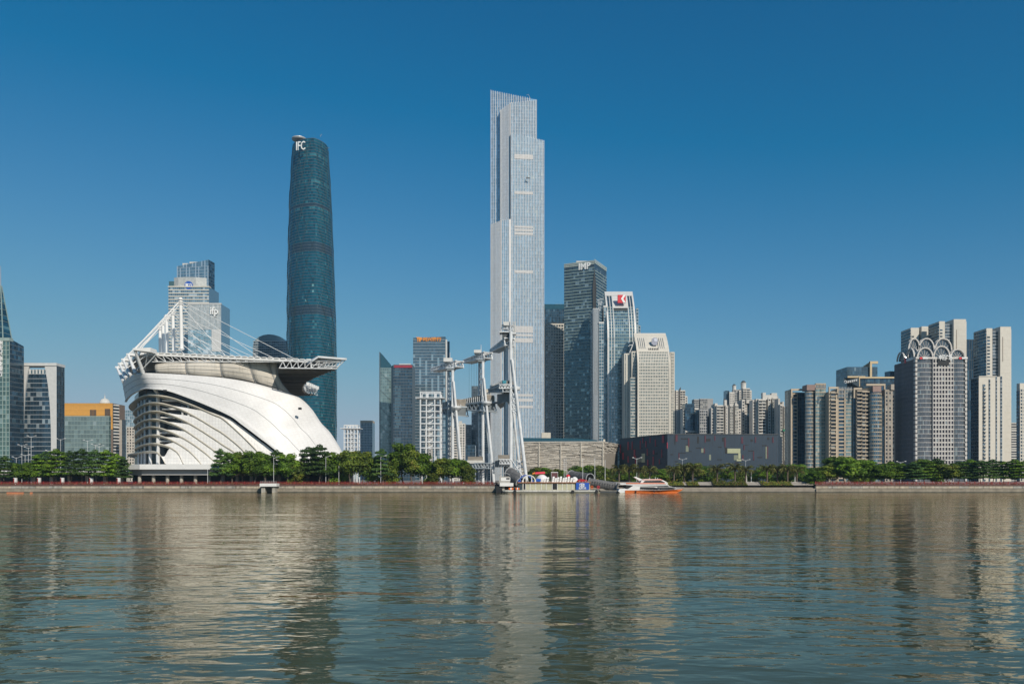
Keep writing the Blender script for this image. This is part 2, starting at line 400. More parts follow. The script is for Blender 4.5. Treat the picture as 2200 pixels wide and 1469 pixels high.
DBAND = plain('dark_spandrel', (0.09, 0.11, 0.125), 0.4, var=0.15, jit=0.2)
GBAND = plain('green_spandrel', (0.30, 0.38, 0.35), 0.45, var=0.12, jit=0.15)
TBAND = plain('tan_band', (0.50, 0.41, 0.30), 0.7, var=0.12, jit=0.12)
TAN2 = plain('tan_grey_wall', (0.40, 0.35, 0.29), 0.75, var=0.15, jit=0.15)
HWHITE = plain('apartment_white_tile', (0.62, 0.58, 0.52), 0.7, var=0.12, stain=0.18, jit=0.14)
HGREY = plain('apartment_grey_tile', (0.40, 0.39, 0.375), 0.75, var=0.12, stain=0.2, jit=0.14)
IVORY = plain('ivory_stone', (0.63, 0.585, 0.50), 0.65, var=0.06, jit=0.05)
ORANGE = plain('orange_gold_cladding', (0.68, 0.34, 0.07), 0.5, var=0.08, jit=0.12)
BROWN = plain('brown_stone', (0.20, 0.145, 0.11), 0.7, var=0.15)
SIGN_W = plain('white_letters', (0.85, 0.85, 0.83), 0.5, var=0.02)
SIGN_O = plain('orange_letters', (0.85, 0.33, 0.05), 0.5, var=0.02)
SIGN_R = plain('red_letters', (0.66, 0.03, 0.04), 0.5, var=0.02)
SIGN_B = plain('blue_sign', (0.02, 0.10, 0.45), 0.4, var=0.03)

# ---------------------------------------------------------------- left: green bank tower with a spire
Y = 620; fp = rect(-38, 21, Y, 0, pxC=51)
B = Bld('bank_tower', 'green glass bank tower with pointed spire and vertical Chinese lettering at the left edge', fp[0])
zA, zB = WZ(727, Y), WZ(749, Y)
B.mb('wall', G_DARK).prism(fp, GZ, [zA, zA, WZ(744, fp[2].y), WZ(744, fp[3].y)])
B.facade(fp[0], fp[1], GZ, zA - 2, 3.6, 2.6, G_GREEN, (0.45, 0.5, GBAND), (0.5, 0.35, GBAND))
B.facade(fp[1], fp[2], GZ, zA - 1, 3.6, 2.4, G_DARK, (0.18, 0.12, DBAND), (0.7, 0.08, DBAND), zt1=WZ(745, fp[2].y) - 1)
frr, ww = frame(fp[0], fp[1]); B.mb('cornice', GBAND).fbox(frr, -0.3, ww + 0.3, -4, 0.9, zA - 2, zA + 0.5)
c0 = V2(1, Y + 10); sp = B.mb('spire', G_TEAL)
hw = 15.5 / F * Y; zb0, zt0 = WZ(725, Y), WZ(607, Y)
ring0 = [(c0.x - hw, c0.y - hw), (c0.x + hw, c0.y - hw), (c0.x + hw, c0.y + hw), (c0.x - hw, c0.y + hw)]
for j in range(16):
    a, b2 = j / 16, (j + 1) / 16
    for i in range(4):
        p, q = ring0[i], ring0[(i + 1) % 4]
        S_ = lambda pt, t_: (c0.x + (pt[0] - c0.x) * (1 - t_ * .9), c0.y + (pt[1] - c0.y) * (1 - t_ * .9), zb0 + (zt0 - zb0) * t_)
        sp.face([S_(p, a), S_(q, a), S_(q, b2), S_(p, b2)])
rb = B.mb('spire_ribs', GBAND)
for p in ring0: rb.beam((p[0], p[1], zb0), (c0.x + (p[0] - c0.x) * .1, c0.y + (p[1] - c0.y) * .1, zt0), 0.6)
for j in range(1, 9):
    t_ = j / 9; s_ = 1 - t_ * .9; z = zb0 + (zt0 - zb0) * t_
    for i in range(4):
        p, q = ring0[i], ring0[(i + 1) % 4]
        rb.beam((c0.x + (p[0] - c0.x) * s_, c0.y + (p[1] - c0.y) * s_, z), (c0.x + (q[0] - c0.x) * s_, c0.y + (q[1] - c0.y) * s_, z), 0.25)
B.mb('antenna', GREY).tube((c0.x, c0.y, zt0 - 2), (c0.x, c0.y, WZ(571, Y + 10)), 0.45, 0.15, 6)
e = B.done()
text('州\n农\n村\n商\n业\n银\n行', 4.1, (WX(-1.5, Y) - 0.9, Y - 0.7, WZ(741.5, Y)), SIGN_W, e, bold=0.08, line=0.97)

# white framed block with curved jambs
Y = 640; fp = rect(36, 121.5, Y, 0, pxC=138)
B = Bld('framed_office_block', 'dark glass office block in a white frame with tapering jambs beside the bank tower', fp[1])
zt = WZ(784, Y)
B.wall([fp[0] + Vector((0.5, 1.5, 0)), fp[1] + Vector((-0.5, 1.5, 0)), fp[2] + Vector((-0.5, 0, 0)), fp[3] + Vector((0.5, 0, 0))], zt - 4, G_DARK)
Pf = [fp[0] + Vector((0.6, 1.5, 0)), fp[1] + Vector((-0.6, 1.5, 0))]
B.facade(Pf[0], Pf[1], GZ, WZ(803, Y), 3.7, 2.3, glass('split_blue_glass', gstops((0.05, 0.095, 0.135), 0.7, 1.5, (0.42, 0.48, 0.50), 0.86), 0.55, 0.1), (0.1, 0.1, DBAND), (0.35, 0.2, STEEL),
         rfun=lambda i, j, nu, nf: (rnd(0, .85) if j < nf * .45 else rnd(0.0, 1.0)))
for j in range(9):
    B.mb('louvers', SILV).box(WX(54 + j * 7, Y), WX(57.5 + j * 7, Y), Y + 1, Y + 9, WZ(802, Y) - 0.4, WZ(802, Y) + 3.4)
for sgn in (-1, 1):
    cx_ = 79.0; ed = 121.5 if sgn > 0 else 36.5
    cur = [(cx_ + sgn * a, y) for a, y in ((17, 787), (20, 803), (23.5, 825), (26.5, 850), (28.5, 880), (30, 915), (30.5, 950))]
    pts = [W(ed, 784, Y), ] + [W(*c, Y) for c in cur] + [Vector((WX(cx_ + sgn * 30.5, Y), Y, GZ)), Vector((WX(ed, Y), Y, GZ))]
    B.slab('frame_jamb', SILV, pts if sgn < 0 else list(reversed(pts)), Vector((0, 2.0, 0)))
B.mb('roof_beam', SILV).box(WX(36, Y), WX(122.3, Y), Y - 0.6, Y + 12, zt - 0.6, zt + 1.6)
P1s, P2s = fp[1] + Vector((0.02, 0, 0)), fp[2]
B.facade(P1s, P2s, GZ, zt - 0.8, 3.7, 2.3, G_DARK, (0.15, 0.3, DBAND), (0.3, 0.25, DBAND))
B.done()

# orange-gold hotel block, domed roof lantern behind
Y = 830; fp = rect(130, 242, Y, 0, d=26)
B = Bld('orange_block', 'orange gold clad block with brown base and striped balconies on its right edge', fp[1])
zt = WZ(866, Y)
B.wall([p + Vector((0, .3, 0)) for p in fp], zt, BROWN)
B.facade(fp[0], fp[1], WZ(905, Y), zt, 1.7, 60, ORANGE, None, (0.12, 0.12, plain('orange_joint', (0.5, 0.24, 0.05), 0.6)))
B.mb('upper_cladding', ORANGE).box(WX(226, Y), WX(242.2, Y), Y - .35, Y - .02, WZ(922, Y), WZ(905.5, Y))
gr_ = B.mb('roof_plant_grille', DGREY)
for (a, b2, c, d2) in ((194, 208, 880, 893), (226, 238, 878, 895)):
    for k in range(5): gr_.box(WX(a + (b2 - a) * k / 5, Y), WX(a + (b2 - a) * (k + .6) / 5, Y), Y - .7, Y - .2, WZ(d2, Y), WZ(c, Y))
B.facade(V2(243, Y + .5), V2(255, Y + 6), GZ, WZ(870, Y), 3.3, 30, G_HOME, None, (1.3, 1.2, HWHITE))
B.wall([V2(243, Y + .6), V2(255, Y + 6.2), V2(255, Y + 25), V2(243, Y + 25)], WZ(869, Y), BROWN)
B.done()
Y = 900
B = Bld('domed_roof_lantern', 'pale stone dome with a finial rising behind the orange block', V2(218, Y))
c = V2(218.5, Y); zb0 = WZ(866, Y); B.wall([V2(205, Y), V2(232, Y), V2(232, Y + 14), V2(205, Y + 14)], zb0, CREAM)
B.mb('dome', PALE, True).lathe((c.x, c.y + 7), [(5.6, zb0), (5.6, zb0 + 1.5)] + [(5.4 * math.cos(a), zb0 + 1.5 + 4.6 * math.sin(a)) for a in (0, .3, .6, .9, 1.2, 1.4)] + [(.5, zb0 + 6.6), (.4, zb0 + 9)], 20)
B.mb('finial', PALE).tube((c.x, c.y + 7, zb0 + 8.5), (c.x, c.y + 7, zb0 + 12), .25, .08, 6)
B.done()
Y = 740; fp = rect(126, 234, Y, 0, pxC=238)
B = Bld('low_glass_office', 'low pale green glass office with a broad sheen in front of the orange block', fp[1])
B.wall(fp, WZ(895, Y), G_GREEN)
B.facade(fp[0], fp[1], GZ, WZ(895, Y), 3.9, 3.0, glass('sage_glass', gstops((0.30, 0.37, 0.35), 0.8, 1.15, (0.5, 0.56, 0.53), 0.95), 0.6, 0.22), (0.12, 0.1, GBAND), (0.5, 0.2, GBAND))
B.facade(fp[1], fp[2], GZ, WZ(895, Y), 3.9, 2.5, G_GREEN, (0.15, 0.1, GBAND), (0.5, 0.2, GBAND))
B.mb('parapet', GBAND).box(fp[0].x, fp[1].x + .2, Y - .3, Y + 3, WZ(895, Y), WZ(894, Y) + .3)
B.done()
# slim buildings between orange block and stand
Y = 1050; fp = rect(252, 292, Y, 0, d=30)
B = Bld('hazy_glass_tower', 'pale hazy glass tower with a fine grid behind the brown slab', fp[0]); B.wall(fp, WZ(881, Y), G_PALE)
B.facade(fp[0], fp[1], GZ, WZ(881, Y), 4, 2.6, G_PALE, (0.3, .2, STEEL), (0.6, .3, STEEL)); B.done()
Y = 800; fp = rect(256.5, 262, Y, 0, pxC=270)
B = Bld('slab_tower', 'slim blank tan slab tower with a dark grey flank next to the orange block', fp[0]); B.wall(fp, WZ(902, Y), TAN2)
B.facade(fp[1], fp[2], GZ, WZ(902.5, Y), 3.2, 3, G_GREY, (1.6, .12, DBAND), (1.6, .18, DBAND)); B.done()
Y = 860; fp = rect(272, 300, Y, 0, d=20)
B = Bld('apartment_block', 'small cream apartment block glimpsed left of the louvred bow of the stand', fp[0]); B.wall(fp, WZ(918, Y), HWHITE)
B.facade(fp[0], fp[1], GZ, WZ(918, Y), 3.1, 2.6, G_HOME, (1.3, .3, HWHITE), (1.2, .2, HWHITE)); B.done()

# ---------------------------------------------------------------- towers behind the stand
Y = 1080; fp = rect(380, 448, Y, -14, pxC=461)
B = Bld('striped_glass_tower', 'tall glass tower with staggered pale vertical strips and a slanting crown', fp[1])
zl, zr = WZ(572, Y), WZ(563, Y)
B.mb('wall', G_GREY).prism(fp, GZ, [zl, zr, WZ(565, fp[2].y), zl])
B.facade(fp[0], fp[1], GZ, zl, 4.2, 1.6, glass('pale_crown_glass', gstops((.26, .40, .47), .8, 1.2, (.70, .76, .78), .93), .55, .12), None, (0.4, .15, STEEL), zt1=zr, rfun=lambda i, j, nu, nf: 0.97 if (i % 3 == 0 and (j // 4 + i // 3) % 3 != 0) else rnd(0, .8))
B.facade(fp[1], fp[2], GZ, zr, 4.2, 1.8, G_DARK, None, (0.4, .15, DBAND), zt1=WZ(566, fp[2].y))
B.mb('roof_plant', PALE).box(WX(402, Y), WX(438, Y), Y + 8, Y + 20, zl - 2, WZ(559, Y))
B.mb('roof_plant', PALE).box(WX(388, Y), WX(400, Y), Y + 6, Y + 14, zl - 2, WZ(563, Y))
B.done()
Y = 1010; fp = rect(362, 449, Y, 0, d=34)
B = Bld('stepped_office_tower', 'pale banded office tower with octagonal crown and round blue sign behind the white masts', fp[0])
zt = WZ(616, Y); B.wall(fp, zt, G_PALE)
B.facade(fp[0], fp[1], GZ, zt, 4.0, 2.6, glass('banded_pale_glass', gstops((0.24, 0.36, 0.42), 0.7, 1.3, (0.66, 0.72, 0.72), 0.85), .55, .12), (.15, .12, STEEL), (1.3, .4, IVORY))
B.mb('cornice', IVORY).box(fp[0].x - .5, fp[1].x + .5, Y - .9, Y + 6, zt - .7, zt + .8)
cr = [V2(374, Y + 4), V2(383, Y + 1.5), V2(421, Y + 1.5), V2(444, Y + 5), V2(444, Y + 24), V2(374, Y + 24)]
B.mb('crown', PALE).prism(cr, zt + .8, WZ(595, Y))
for i in range(3): B.facade(cr[i], cr[i + 1], zt + .9, WZ(595, Y) - .3, 1.4, 2.0, plain('crown_panel', (0.55, 0.56, 0.53), .5, jit=.12) if i == 0 else MATS['crown_panel'], (.18, .15, STEEL), (.25, .2, STEEL))
B.wall([V2(363, Y + 3), V2(374, Y + 3), V2(374, Y + 20), V2(363, Y + 20)], WZ(603, Y), G_GREEN, z0=zt + .8, part='roof_glass_box')
lo = B.mb('logo_disc', SIGN_B); a0 = V2(405, Y - .4); zc = WZ(612.5, Y)
hexp = [Vector((a0.x + 5.2 * math.sin(t_) * 1.0, a0.y, zc + 5.0 * math.cos(t_))) for t_ in [2 * math.pi * k / 14 for k in range(14)]]
B.slab('logo_disc', SIGN_B, list(reversed(hexp)), Vector((0, 1.2, 0)))
B.slab('logo_tail', SIGN_B, [Vector((a0.x - 3.4, a0.y + .01, zc - 3.4)), Vector((a0.x, a0.y + .01, zc - 6.6)), Vector((a0.x + 3.4, a0.y + .01, zc - 3.4))], Vector((0, 1.2, 0)))
e = B.done(); text('富力', 4.2, (a0.x - 4.2, Y - .75, zc - 1.5), SIGN_W, e, width=8.4, bold=.1)
Y = 965; fp = rect(404, 475, Y, 0, d=30)
B = Bld('finned_podium_tower', 'grey finned office block with white lowercase lettering to the right of the masts', fp[0])
zt = WZ(653, Y); B.wall(fp, zt, G_PALE)
B.facade(fp[0], fp[1], WZ(708, Y), zt, 3.9, 1.5, G_PALE, (.65, .5, SILV), (.35, .2, STEEL))
B.facade(fp[0], fp[1], GZ, WZ(708, Y), 4.2, 3.2, glass('cyan_glass', gstops((0.34, 0.52, 0.58), .75, 1.25, (.72, .82, .84), .85), .5, .12), (.15, .15, STEEL), (.4, .2, STEEL))
B.mb('side_fins', SILV).box(WX(455, Y), WX(475.3, Y), Y - .7, Y - .3, WZ(755, Y), WZ(708, Y))
B.mb('parapet', SILV).box(fp[0].x, fp[1].x + .3, Y - .8, Y + 2, zt - .5, zt + 1)
e = B.done(); text('ifp', 12.5, (WX(452, Y), Y - 1.6, WZ(675.5, Y)), SIGN_W, e, bold=.22, extrude=.4, width=9.6)

# ---------------------------------------------------------------- IFC tower
Y0 = 1012
B = Bld('rounded_glass_skyscraper', 'dark teal rounded glass skyscraper tapering to the top with IFC letters', V2(666, Y0), 'skyscraper')
prof = [(293, 625.5, 702), (320, 624, 704), (400, 619, 708.5), (500, 616, 712.5), (600, 613.6, 716), (700, 613, 719), (800, 613.3, 720), (1030, 616, 720)]
def pr(py):
    for (a, l0, r0), (c, l1, r1) in zip(prof, prof[1:]):
        if py <= c: k = max(0, (py - a) / (c - a)); return l0 + (l1 - l0) * k, r0 + (r1 - r0) * k
    return prof[-1][1:]
ring = []
base_ang = R(-68)                       # one rounded corner looks toward the viewer's right
tri = [(math.cos(base_ang + k * 2 * math.pi / 3), math.sin(base_ang + k * 2 * math.pi / 3)) for k in range(3)]
NS = 84
for k in range(NS):
    th = 2 * math.pi * k / NS; dx, dy = math.cos(th), math.sin(th)
    best = max(tri, key=lambda p: p[0] * dx + p[1] * dy)
    tpos = (th - base_ang) % (2 * math.pi / 3); s_ = abs(tpos / (2 * math.pi / 3) - .5) * 2   # 1 at a corner, 0 mid side
    ring.append(((0.79 + 0.21 * s_ ** 2.2) * dx, (0.79 + 0.21 * s_ ** 2.2) * dy))
mnx, mxx = min(p[0] for p in ring), max(p[0] for p in ring)
def ifc_ring(py):
    l, r = pr(py); z = WZ(py, Y0 + 4); xl, xr = WX(l, Y0 + 32), WX(r, Y0 + 32); sc_ = (xr - xl) / (mxx - mnx); cx_ = xl - mnx * sc_
    return [(cx_ + p[0] * sc_, Y0 + 34 + p[1] * sc_, z) for p in ring]
NF = 114
rows = [ifc_ring(1031 - (1031 - 293) * j / NF) for j in range(NF + 1)]
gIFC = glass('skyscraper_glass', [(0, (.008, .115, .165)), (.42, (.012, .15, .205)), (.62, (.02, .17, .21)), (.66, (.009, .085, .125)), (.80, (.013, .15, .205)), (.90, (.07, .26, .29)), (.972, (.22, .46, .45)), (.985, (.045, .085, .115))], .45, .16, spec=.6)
pn = B.mb('window_panes', gIFC)
for j in range(NF):
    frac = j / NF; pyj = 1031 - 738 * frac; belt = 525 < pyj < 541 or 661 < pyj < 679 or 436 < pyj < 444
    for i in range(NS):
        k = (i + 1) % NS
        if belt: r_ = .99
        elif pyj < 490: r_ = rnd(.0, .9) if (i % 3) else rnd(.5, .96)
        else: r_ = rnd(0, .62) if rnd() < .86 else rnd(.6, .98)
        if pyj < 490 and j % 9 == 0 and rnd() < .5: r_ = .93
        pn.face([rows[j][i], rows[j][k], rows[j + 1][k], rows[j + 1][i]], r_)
cxi = sum(p[0] for p in rows[-1]) / NS
lt = B.mb('floor_bands', DBAND)
for j in range(0, NF + 1):
    for i in range(NS):
        k = (i + 1) % NS; c_ = Vector((cxi, Y0 + 34, rows[j][i][2]))
        A_, B_ = Vector(rows[j][i]), Vector(rows[j][k])
        oa = (A_ - c_).normalized() * .22; ob = (B_ - c_).normalized() * .22
        lt.face([A_ + oa + Vector((0, 0, -.35)), B_ + ob + Vector((0, 0, -.35)), B_ + ob + Vector((0, 0, .35)), A_ + oa + Vector((0, 0, .35))])
dgm = B.mb('diagrid', plain('diagrid_steel', (.02, .055, .07), .4, var=.1))
for s0 in range(0, NS, 7):
    for sg in (1, -1):
        for j in range(0, NF - 1):
            a = (s0 + sg * j * 7 / 12.0); a2 = (s0 + sg * (j + 1) * 7 / 12.0)
            def rp_(jj, aa):
                i = int(math.floor(aa)) % NS; fr_ = aa - math.floor(aa); p, q = Vector(rows[jj][i]), Vector(rows[jj][(i + 1) % NS]); v_ = p.lerp(q, fr_)
                return v_ + (v_ - Vector((cxi, Y0 + 34, v_.z))).normalized() * .12
            p, q = rp_(j, a), rp_(j + 1, a2)
            if p.y > Y0 + 42: continue
            dgm.beam(p, q, .7, .1)
B.mb('roof', DGREY).prism([p[:2] for p in rows[-1]], rows[-1][0][2] - 3, rows[-1][0][2] - 1.5)
hc = W(642.5, 300.5, Y0 + 25)
B.mb('helipad', GREY, False).lathe((hc.x, hc.y), [(1.5, hc.z - 6), (3, hc.z - 3), (8.6, hc.z - .8), (9.4, hc.z + .3), (9.2, hc.z + .8)], 28)
B.mb('helipad_rail', STEEL).lathe((hc.x, hc.y), [(9.0, hc.z + .8), (9.0, hc.z + 1.7)], 28)
gd = B.mb('roof_crane', GREY); p = W(700, 318, Y0 + 22); gd.beam(p, W(707, 318, Y0 + 14), .6); gd.tube(W(688, 294, Y0 + 25), W(691, 288.5, Y0 + 25), .3, .3, 6)
e = B.done()
l, r = pr(315); text('IFC', 15.8, W(635.5, 323.6, Y0 + 7.0), SIGN_W, e, bold=.12, extrude=.5, yaw=R(-13), width=12.4)
# round topped glass building behind the stand
Y = 1180
B = Bld('barrel_roof_office', 'glass office with a barrel vaulted top behind the stand, left of the teal skyscraper', V2(578, Y))
arc = [(543, 745), (545, 735), (549, 729), (556, 723.5), (566, 719.5), (577, 718), (588, 719), (599, 722), (607, 726), (616, 734), (620, 745)]
pts = [Vector((WX(543, Y), Y, GZ)), Vector((WX(620, Y), Y, GZ))] + [W(a, b2, Y) for a, b2 in reversed(arc)]
B.slab('wall', G_PALE, pts, Vector((0, 40, 0)))
bb = B.mb('floor_bands', STEEL)
for k in range(60):
    z = GZ + 3.6 * k
    if z > WZ(733, Y): break
    bb.box(WX(543.5, Y), WX(619, Y), Y - .5, Y - .05, z, z + 1.1)
B.facade(V2(545, Y - .01), V2(618, Y - .01), GZ, WZ(733, Y), 3.6, 3, G_BLUE, (.15, .1, STEEL), None)
B.done()
# ---------------------------------------------------------------- centre-left towers
Y = 1120; fp = rect(817, 845, Y, 10, d=30)
B = Bld('slanted_glass_tower', 'slim green glass tower with a knife edge slanted top', fp[0])
za, zb = WZ(790, Y), WZ(790, fp[1].y)
B.wall(fp, za, G_GREEN)
B.facade(fp[0], fp[1], GZ, za, 4.2, 3.2, glass('sage_tower_glass', gstops((0.22, 0.33, 0.33), .85, 1.15, (.4, .5, .48), .95), .55, .15), (.12, .1, GBAND), (.3, .1, GBAND))
B.slab('slanted_crown', G_TEAL, [Vector((fp[0].x, fp[0].y, za)), Vector((fp[1].x, fp[1].y, za)), Vector((fp[1].x, fp[1].y, WZ(789, Y))), Vector((fp[1].x - 3, fp[1].y, WZ(784, Y))), Vector((fp[0].x + 3, fp[0].y, WZ(762, Y))), Vector((fp[0].x, fp[0].y, WZ(757, Y)))], Vector((-.1, 20, 0)))
dl = B.mb('diagonal_joint', DBAND)
for k in range(5):
    y0 = 800 + k * 38
    dl.beam(W(817, y0, Y - .4), W(844, y0 + 25, fp[1].y - .4), .35)
B.mb('corner_fin', DBAND).box(WX(815.2, Y), WX(816.9, Y), Y - 1, Y + 3, GZ, WZ(757, Y) + .5)
B.done()
Y = 1040; fp = rect(845, 886, Y, 0, d=28)
B = Bld('dark_grid_tower', 'dark grey blue tower with paler window columns and a red parapet sign', fp[0])
zt = WZ(783, Y); B.wall(fp, zt, DBAND); B.wall([V2(840.5, Y + 10), V2(845, Y + .3), V2(845, Y + 26), V2(840.5, Y + 26)], WZ(784, Y), DBAND, part='chamfer')
B.facade(fp[0], fp[1], GZ, zt - 3, 4.0, 1.9, G_DARK, (.35, .3, DBAND), (1.0, .2, DBAND), rfun=lambda i, j, nu, nf: .97 if (1 <= i <= 4 and j > nf * .32 and (j % 17) < 14 and rnd() < .85) else rnd(0, .9))  # paler pane tint along a few window columns
B.mb('parapet_sign', plain('dull_red_sign', (.30, .03, .05), .6)).box(WX(847, Y), WX(885.7, Y), Y - .8, Y - .35, WZ(790, Y), WZ(784.5, Y))
B.mb('parapet', SILV).box(WX(857, Y), WX(882, Y), Y + 2, Y + 5, zt, zt + 1.5)
B.done()
Y = 1170; fp = rect(887.5, 957, Y, 0, d=32)
B = Bld('bank_headquarters_tower', 'blue grey glass tower with orange Chinese sign and emblem along its top', fp[0])
zt, ztr = WZ(725.5, Y), WZ(723, Y)
B.mb('wall', G_BLUE).prism([p + Vector((0, .2, 0)) for p in fp], GZ, [zt, ztr, ztr, zt])
B.facade(fp[0], fp[1], GZ, zt, 4.4, 3.0, glass('slate_glass', gstops((.115, .20, .26), .8, 1.2, (.34, .48, .54), .9), .55, .14), (.12, .15, DBAND), (.5, .25, STEEL), zt1=ztr, rfun=lambda i, j, nu, nf: .96 if (i % 3 == 0 and j < nf - 6 and rnd() < .75) else rnd(0, .88))
B.mb('rear_wing', G_DARK).prism([V2(957.2, Y + 3), V2(966, Y + 12), V2(966, Y + 32), V2(957.2, Y + 32)], GZ, [WZ(733, Y), WZ(730, Y), WZ(730, Y), WZ(733, Y)])
B.mb('corner_strip', SILV).box(WX(957.2, Y), WX(960.5, Y), Y + 1, Y + 2.6, WZ(880, Y), WZ(729, Y))
e = B.done()
text('创兴银行', 6.2, (WX(908, Y), Y - .8, WZ(732.2, Y)), SIGN_O, e, bold=.16, width=27.5, extrude=.4)
text('Y', 9, (WX(895.6, Y), Y - .8, WZ(733.5, Y)), SIGN_O, e, name='emblem', bold=.5, width=4.5, extrude=.4); text('F', 7.5, (WX(900.5, Y), Y - .9, WZ(733.2, Y)), SIGN_O, e, name='emblem', bold=.5, width=4.5, extrude=.4)
Y = 1650; fp = rect(774, 800, Y, 0, d=30)
B = Bld('distant_tower', 'small hazy distant tower with a tan roof band beside the lattice tower', fp[0]); B.wall(fp, WZ(908, Y), G_BLUE)
B.facade(fp[0], fp[1], GZ, WZ(908, Y), 3.4, 3, G_BLUE, (.6, .2, STEEL), (1.0, .3, STEEL)); B.mb('roof_band', TBAND).box(fp[0].x, fp[1].x, Y - .5, Y + 28, WZ(908, Y), WZ(903, Y)); B.done()
# cream apartments and grey tower behind the stage masts
for k, (a, b2, yt, Y, col, lab) in enumerate(((914, 927, 918, 930, HWHITE, 'cream apartment slab seen between the stair tower and the leftmost stage mast'),
                                       (962, 974, 914, 940, HWHITE, 'narrow cream apartment slab behind the legs of the leftmost stage mast'),
                                       (976, 999, 909, 950, HWHITE, 'cream apartment tower with stepped roof between the two smaller stage masts'),
                                       (999, 1012, 912, 1250, HGREY, 'grey hazy apartment tower between the two smaller stage masts'))):
    fp = rect(a, b2, Y, 0, d=16); B = Bld('apartment_tower', lab, fp[0]); B.wall(fp, WZ(yt, Y), col)
    B.facade(fp[0], fp[1], GZ, WZ(yt, Y) - 1, 3.1, 3.2, G_HOME, (1.5, .5, col), (1.3, .3, col))
    if k == 2:
        B.mb('roof_house', HWHITE).box(WX(986, Y), WX(992, Y), Y + 1, Y + 8, WZ(yt, Y), WZ(904, Y))
        B.facade(fp[0] + Vector((0, -1.2, 0)), fp[0] + Vector((3.2, -1.2, 0)), GZ, WZ(yt + 6, Y), 3.1, 3.2, G_HOME, None, (1.3, .3, HWHITE))
    B.done()
Y = 1330; fp = rect(1013, 1034, Y, 0, d=30)
B = Bld('grey_slab_tower', 'grey blue slab tower between the two taller stage masts', fp[0]); B.wall(fp, WZ(829, Y), G_GREY)
B.facade(fp[0], fp[1], GZ, WZ(830, Y), 4, 3, G_GREY, (.2, .2, DBAND), (1.0, .3, DBAND))
B.wall([V2(1034.2, Y + 4), V2(1058, Y + 4), V2(1058, Y + 30), V2(1034.2, Y + 30)], WZ(835, Y), CREAM, part='cream_wing')
B.facade(V2(1034.3, Y + 3.9), V2(1058, Y + 3.9), GZ, WZ(842, Y), 4, 4, G_GREY, (.8, .3, CREAM), (1.2, .4, CREAM)); B.done()
Y = 700
B = Bld('dark_low_annex', 'low dark blue glass annex behind the middle stage mast', V2(1010, Y)); fp = rect(1000, 1021, Y, 0, d=14); B.wall(fp, WZ(956, Y), G_DARK)
B.facade(fp[0], fp[1], GZ, WZ(957, Y), 3, 1.2, G_DARK, (.15, .2, DBAND), (.3, .1, DBAND)); B.done()

# ---------------------------------------------------------------- CTF tower: stepped, finned
Y = 1063
B = Bld('stepped_finned_skyscraper', 'tallest stepped skyscraper clad in pale vertical fins at the centre', V2(1110, Y), 'skyscraper')
def finned(P0, P1, y0a, y1a, pitch, fd, z0=GZ, gl=G_CTF, fm=TERRA, fw=.55):
    """wall with continuous vertical fins; tops given by photo rows at its two ends"""
    za, zb = WZ(y0a, P0.y), WZ(y1a, P1.y); fr, wd_ = frame(P0, P1); n = max(2, round(wd_ / pitch)); du = wd_ / n
    fn = B.mb('fins', fm); o, u, nn = fr
    for i in range(n + 1):
        a = min(wd_ - fw, max(0, i * du - fw / 2)); fn.fbox(fr, a, a + fw, 0, fd, z0, za + (zb - za) * a / wd_ + .6)
    B.facade(P0, P1, z0, za, 4.6, du, gl, None, None, zt1=zb, rfun=lambda i, j, nu, nf: rnd(0, .955) if rnd() < .97 else .98)
    bb = B.mb('floor_bands', STEEL); zm = max(za, zb); k = 0
    while z0 + k * 4.6 < zm:
        z = z0 + k * 4.6; k += 1
        if z < min(za, zb): bb.fbox(fr, .05, wd_ - .05, .0, .12, z, z + .22)
def vol(pts, ys, part='shaft', z0=GZ, mat=None):
    B.mb(part, mat or G_CTF).prism(pts, z0, [WZ(ys[i], pts[i].y) for i in range(len(pts))])
# rear shaft
A0, A1 = V2(1054.5, Y + 17), V2(1138, Y + 14); A2 = V2(1152, Y + 14)
vol([A0, A1, A2, V2(1150, Y + 60), V2(1057, Y + 62)], [196, 212, 214, 214, 200])
finned(A0, A1, 195, 212, 3.1, .9, gl=glass('rear_shaft_glass', gstops((.33, .48, .59), .85, 1.15), .6, .14))
# middle shaft: left facet and front
M0, M1, M2 = V2(1075, Y + 9), V2(1097, Y + 3), V2(1153, Y + 6)
vol([M0, M1, M2, V2(1152.5, Y + 40), V2(1077, Y + 40)], [239, 223.5, 216.5, 217, 237])
finned(M0, M1, 238, 222, 1.7, .45, fw=.75); finned(M1, M2, 222, 216, 2.15, .8, gl=MATS['rear_shaft_glass'])
# front shaft
S0, S1, S2 = V2(1097.5, Y), V2(1169, Y + 5), V2(1168.6, Y + 40)
vol([S0, S1, S2, V2(1099, Y + 40)], [288.5, 304.5, 304, 290]); finned(S0, S1, 287, 303, 2.15, .8)
# left low shaft: facet and front
L0, L1, L2 = V2(1054.2, Y + 6), V2(1077.5, Y - 1), V2(1097.2, Y - .5)
vol([L0, L1, L2, V2(1098, Y + 35), V2(1057, Y + 35)], [484, 475, 472.5, 473, 480])
finned(L0, L1, 483.5, 474, 1.7, .45, fw=.75); finned(L1, L2, 474, 471.5, 2.4, .7)
PINK = plain('cream_belt', (.52, .51, .50), .6, jit=.05)
frS, wS = frame(S0, S1)
for (y0, y1) in ((331, 341), (411, 416.5), (485, 489), (491, 496.5), (499, 504), (580.5, 586), (700, 714), (717, 722), (726, 735), (846, 851), (856, 862), (871, 876)):
    a, b2 = (1105.5 - 1097.5) / (1169 - 1097.5) * wS, (1145.5 - 1097.5) / (1169 - 1097.5) * wS
    B.mb('belt', PINK).fbox(frS, a, b2, .3, .62, WZ(y1, Y), WZ(y0, Y))
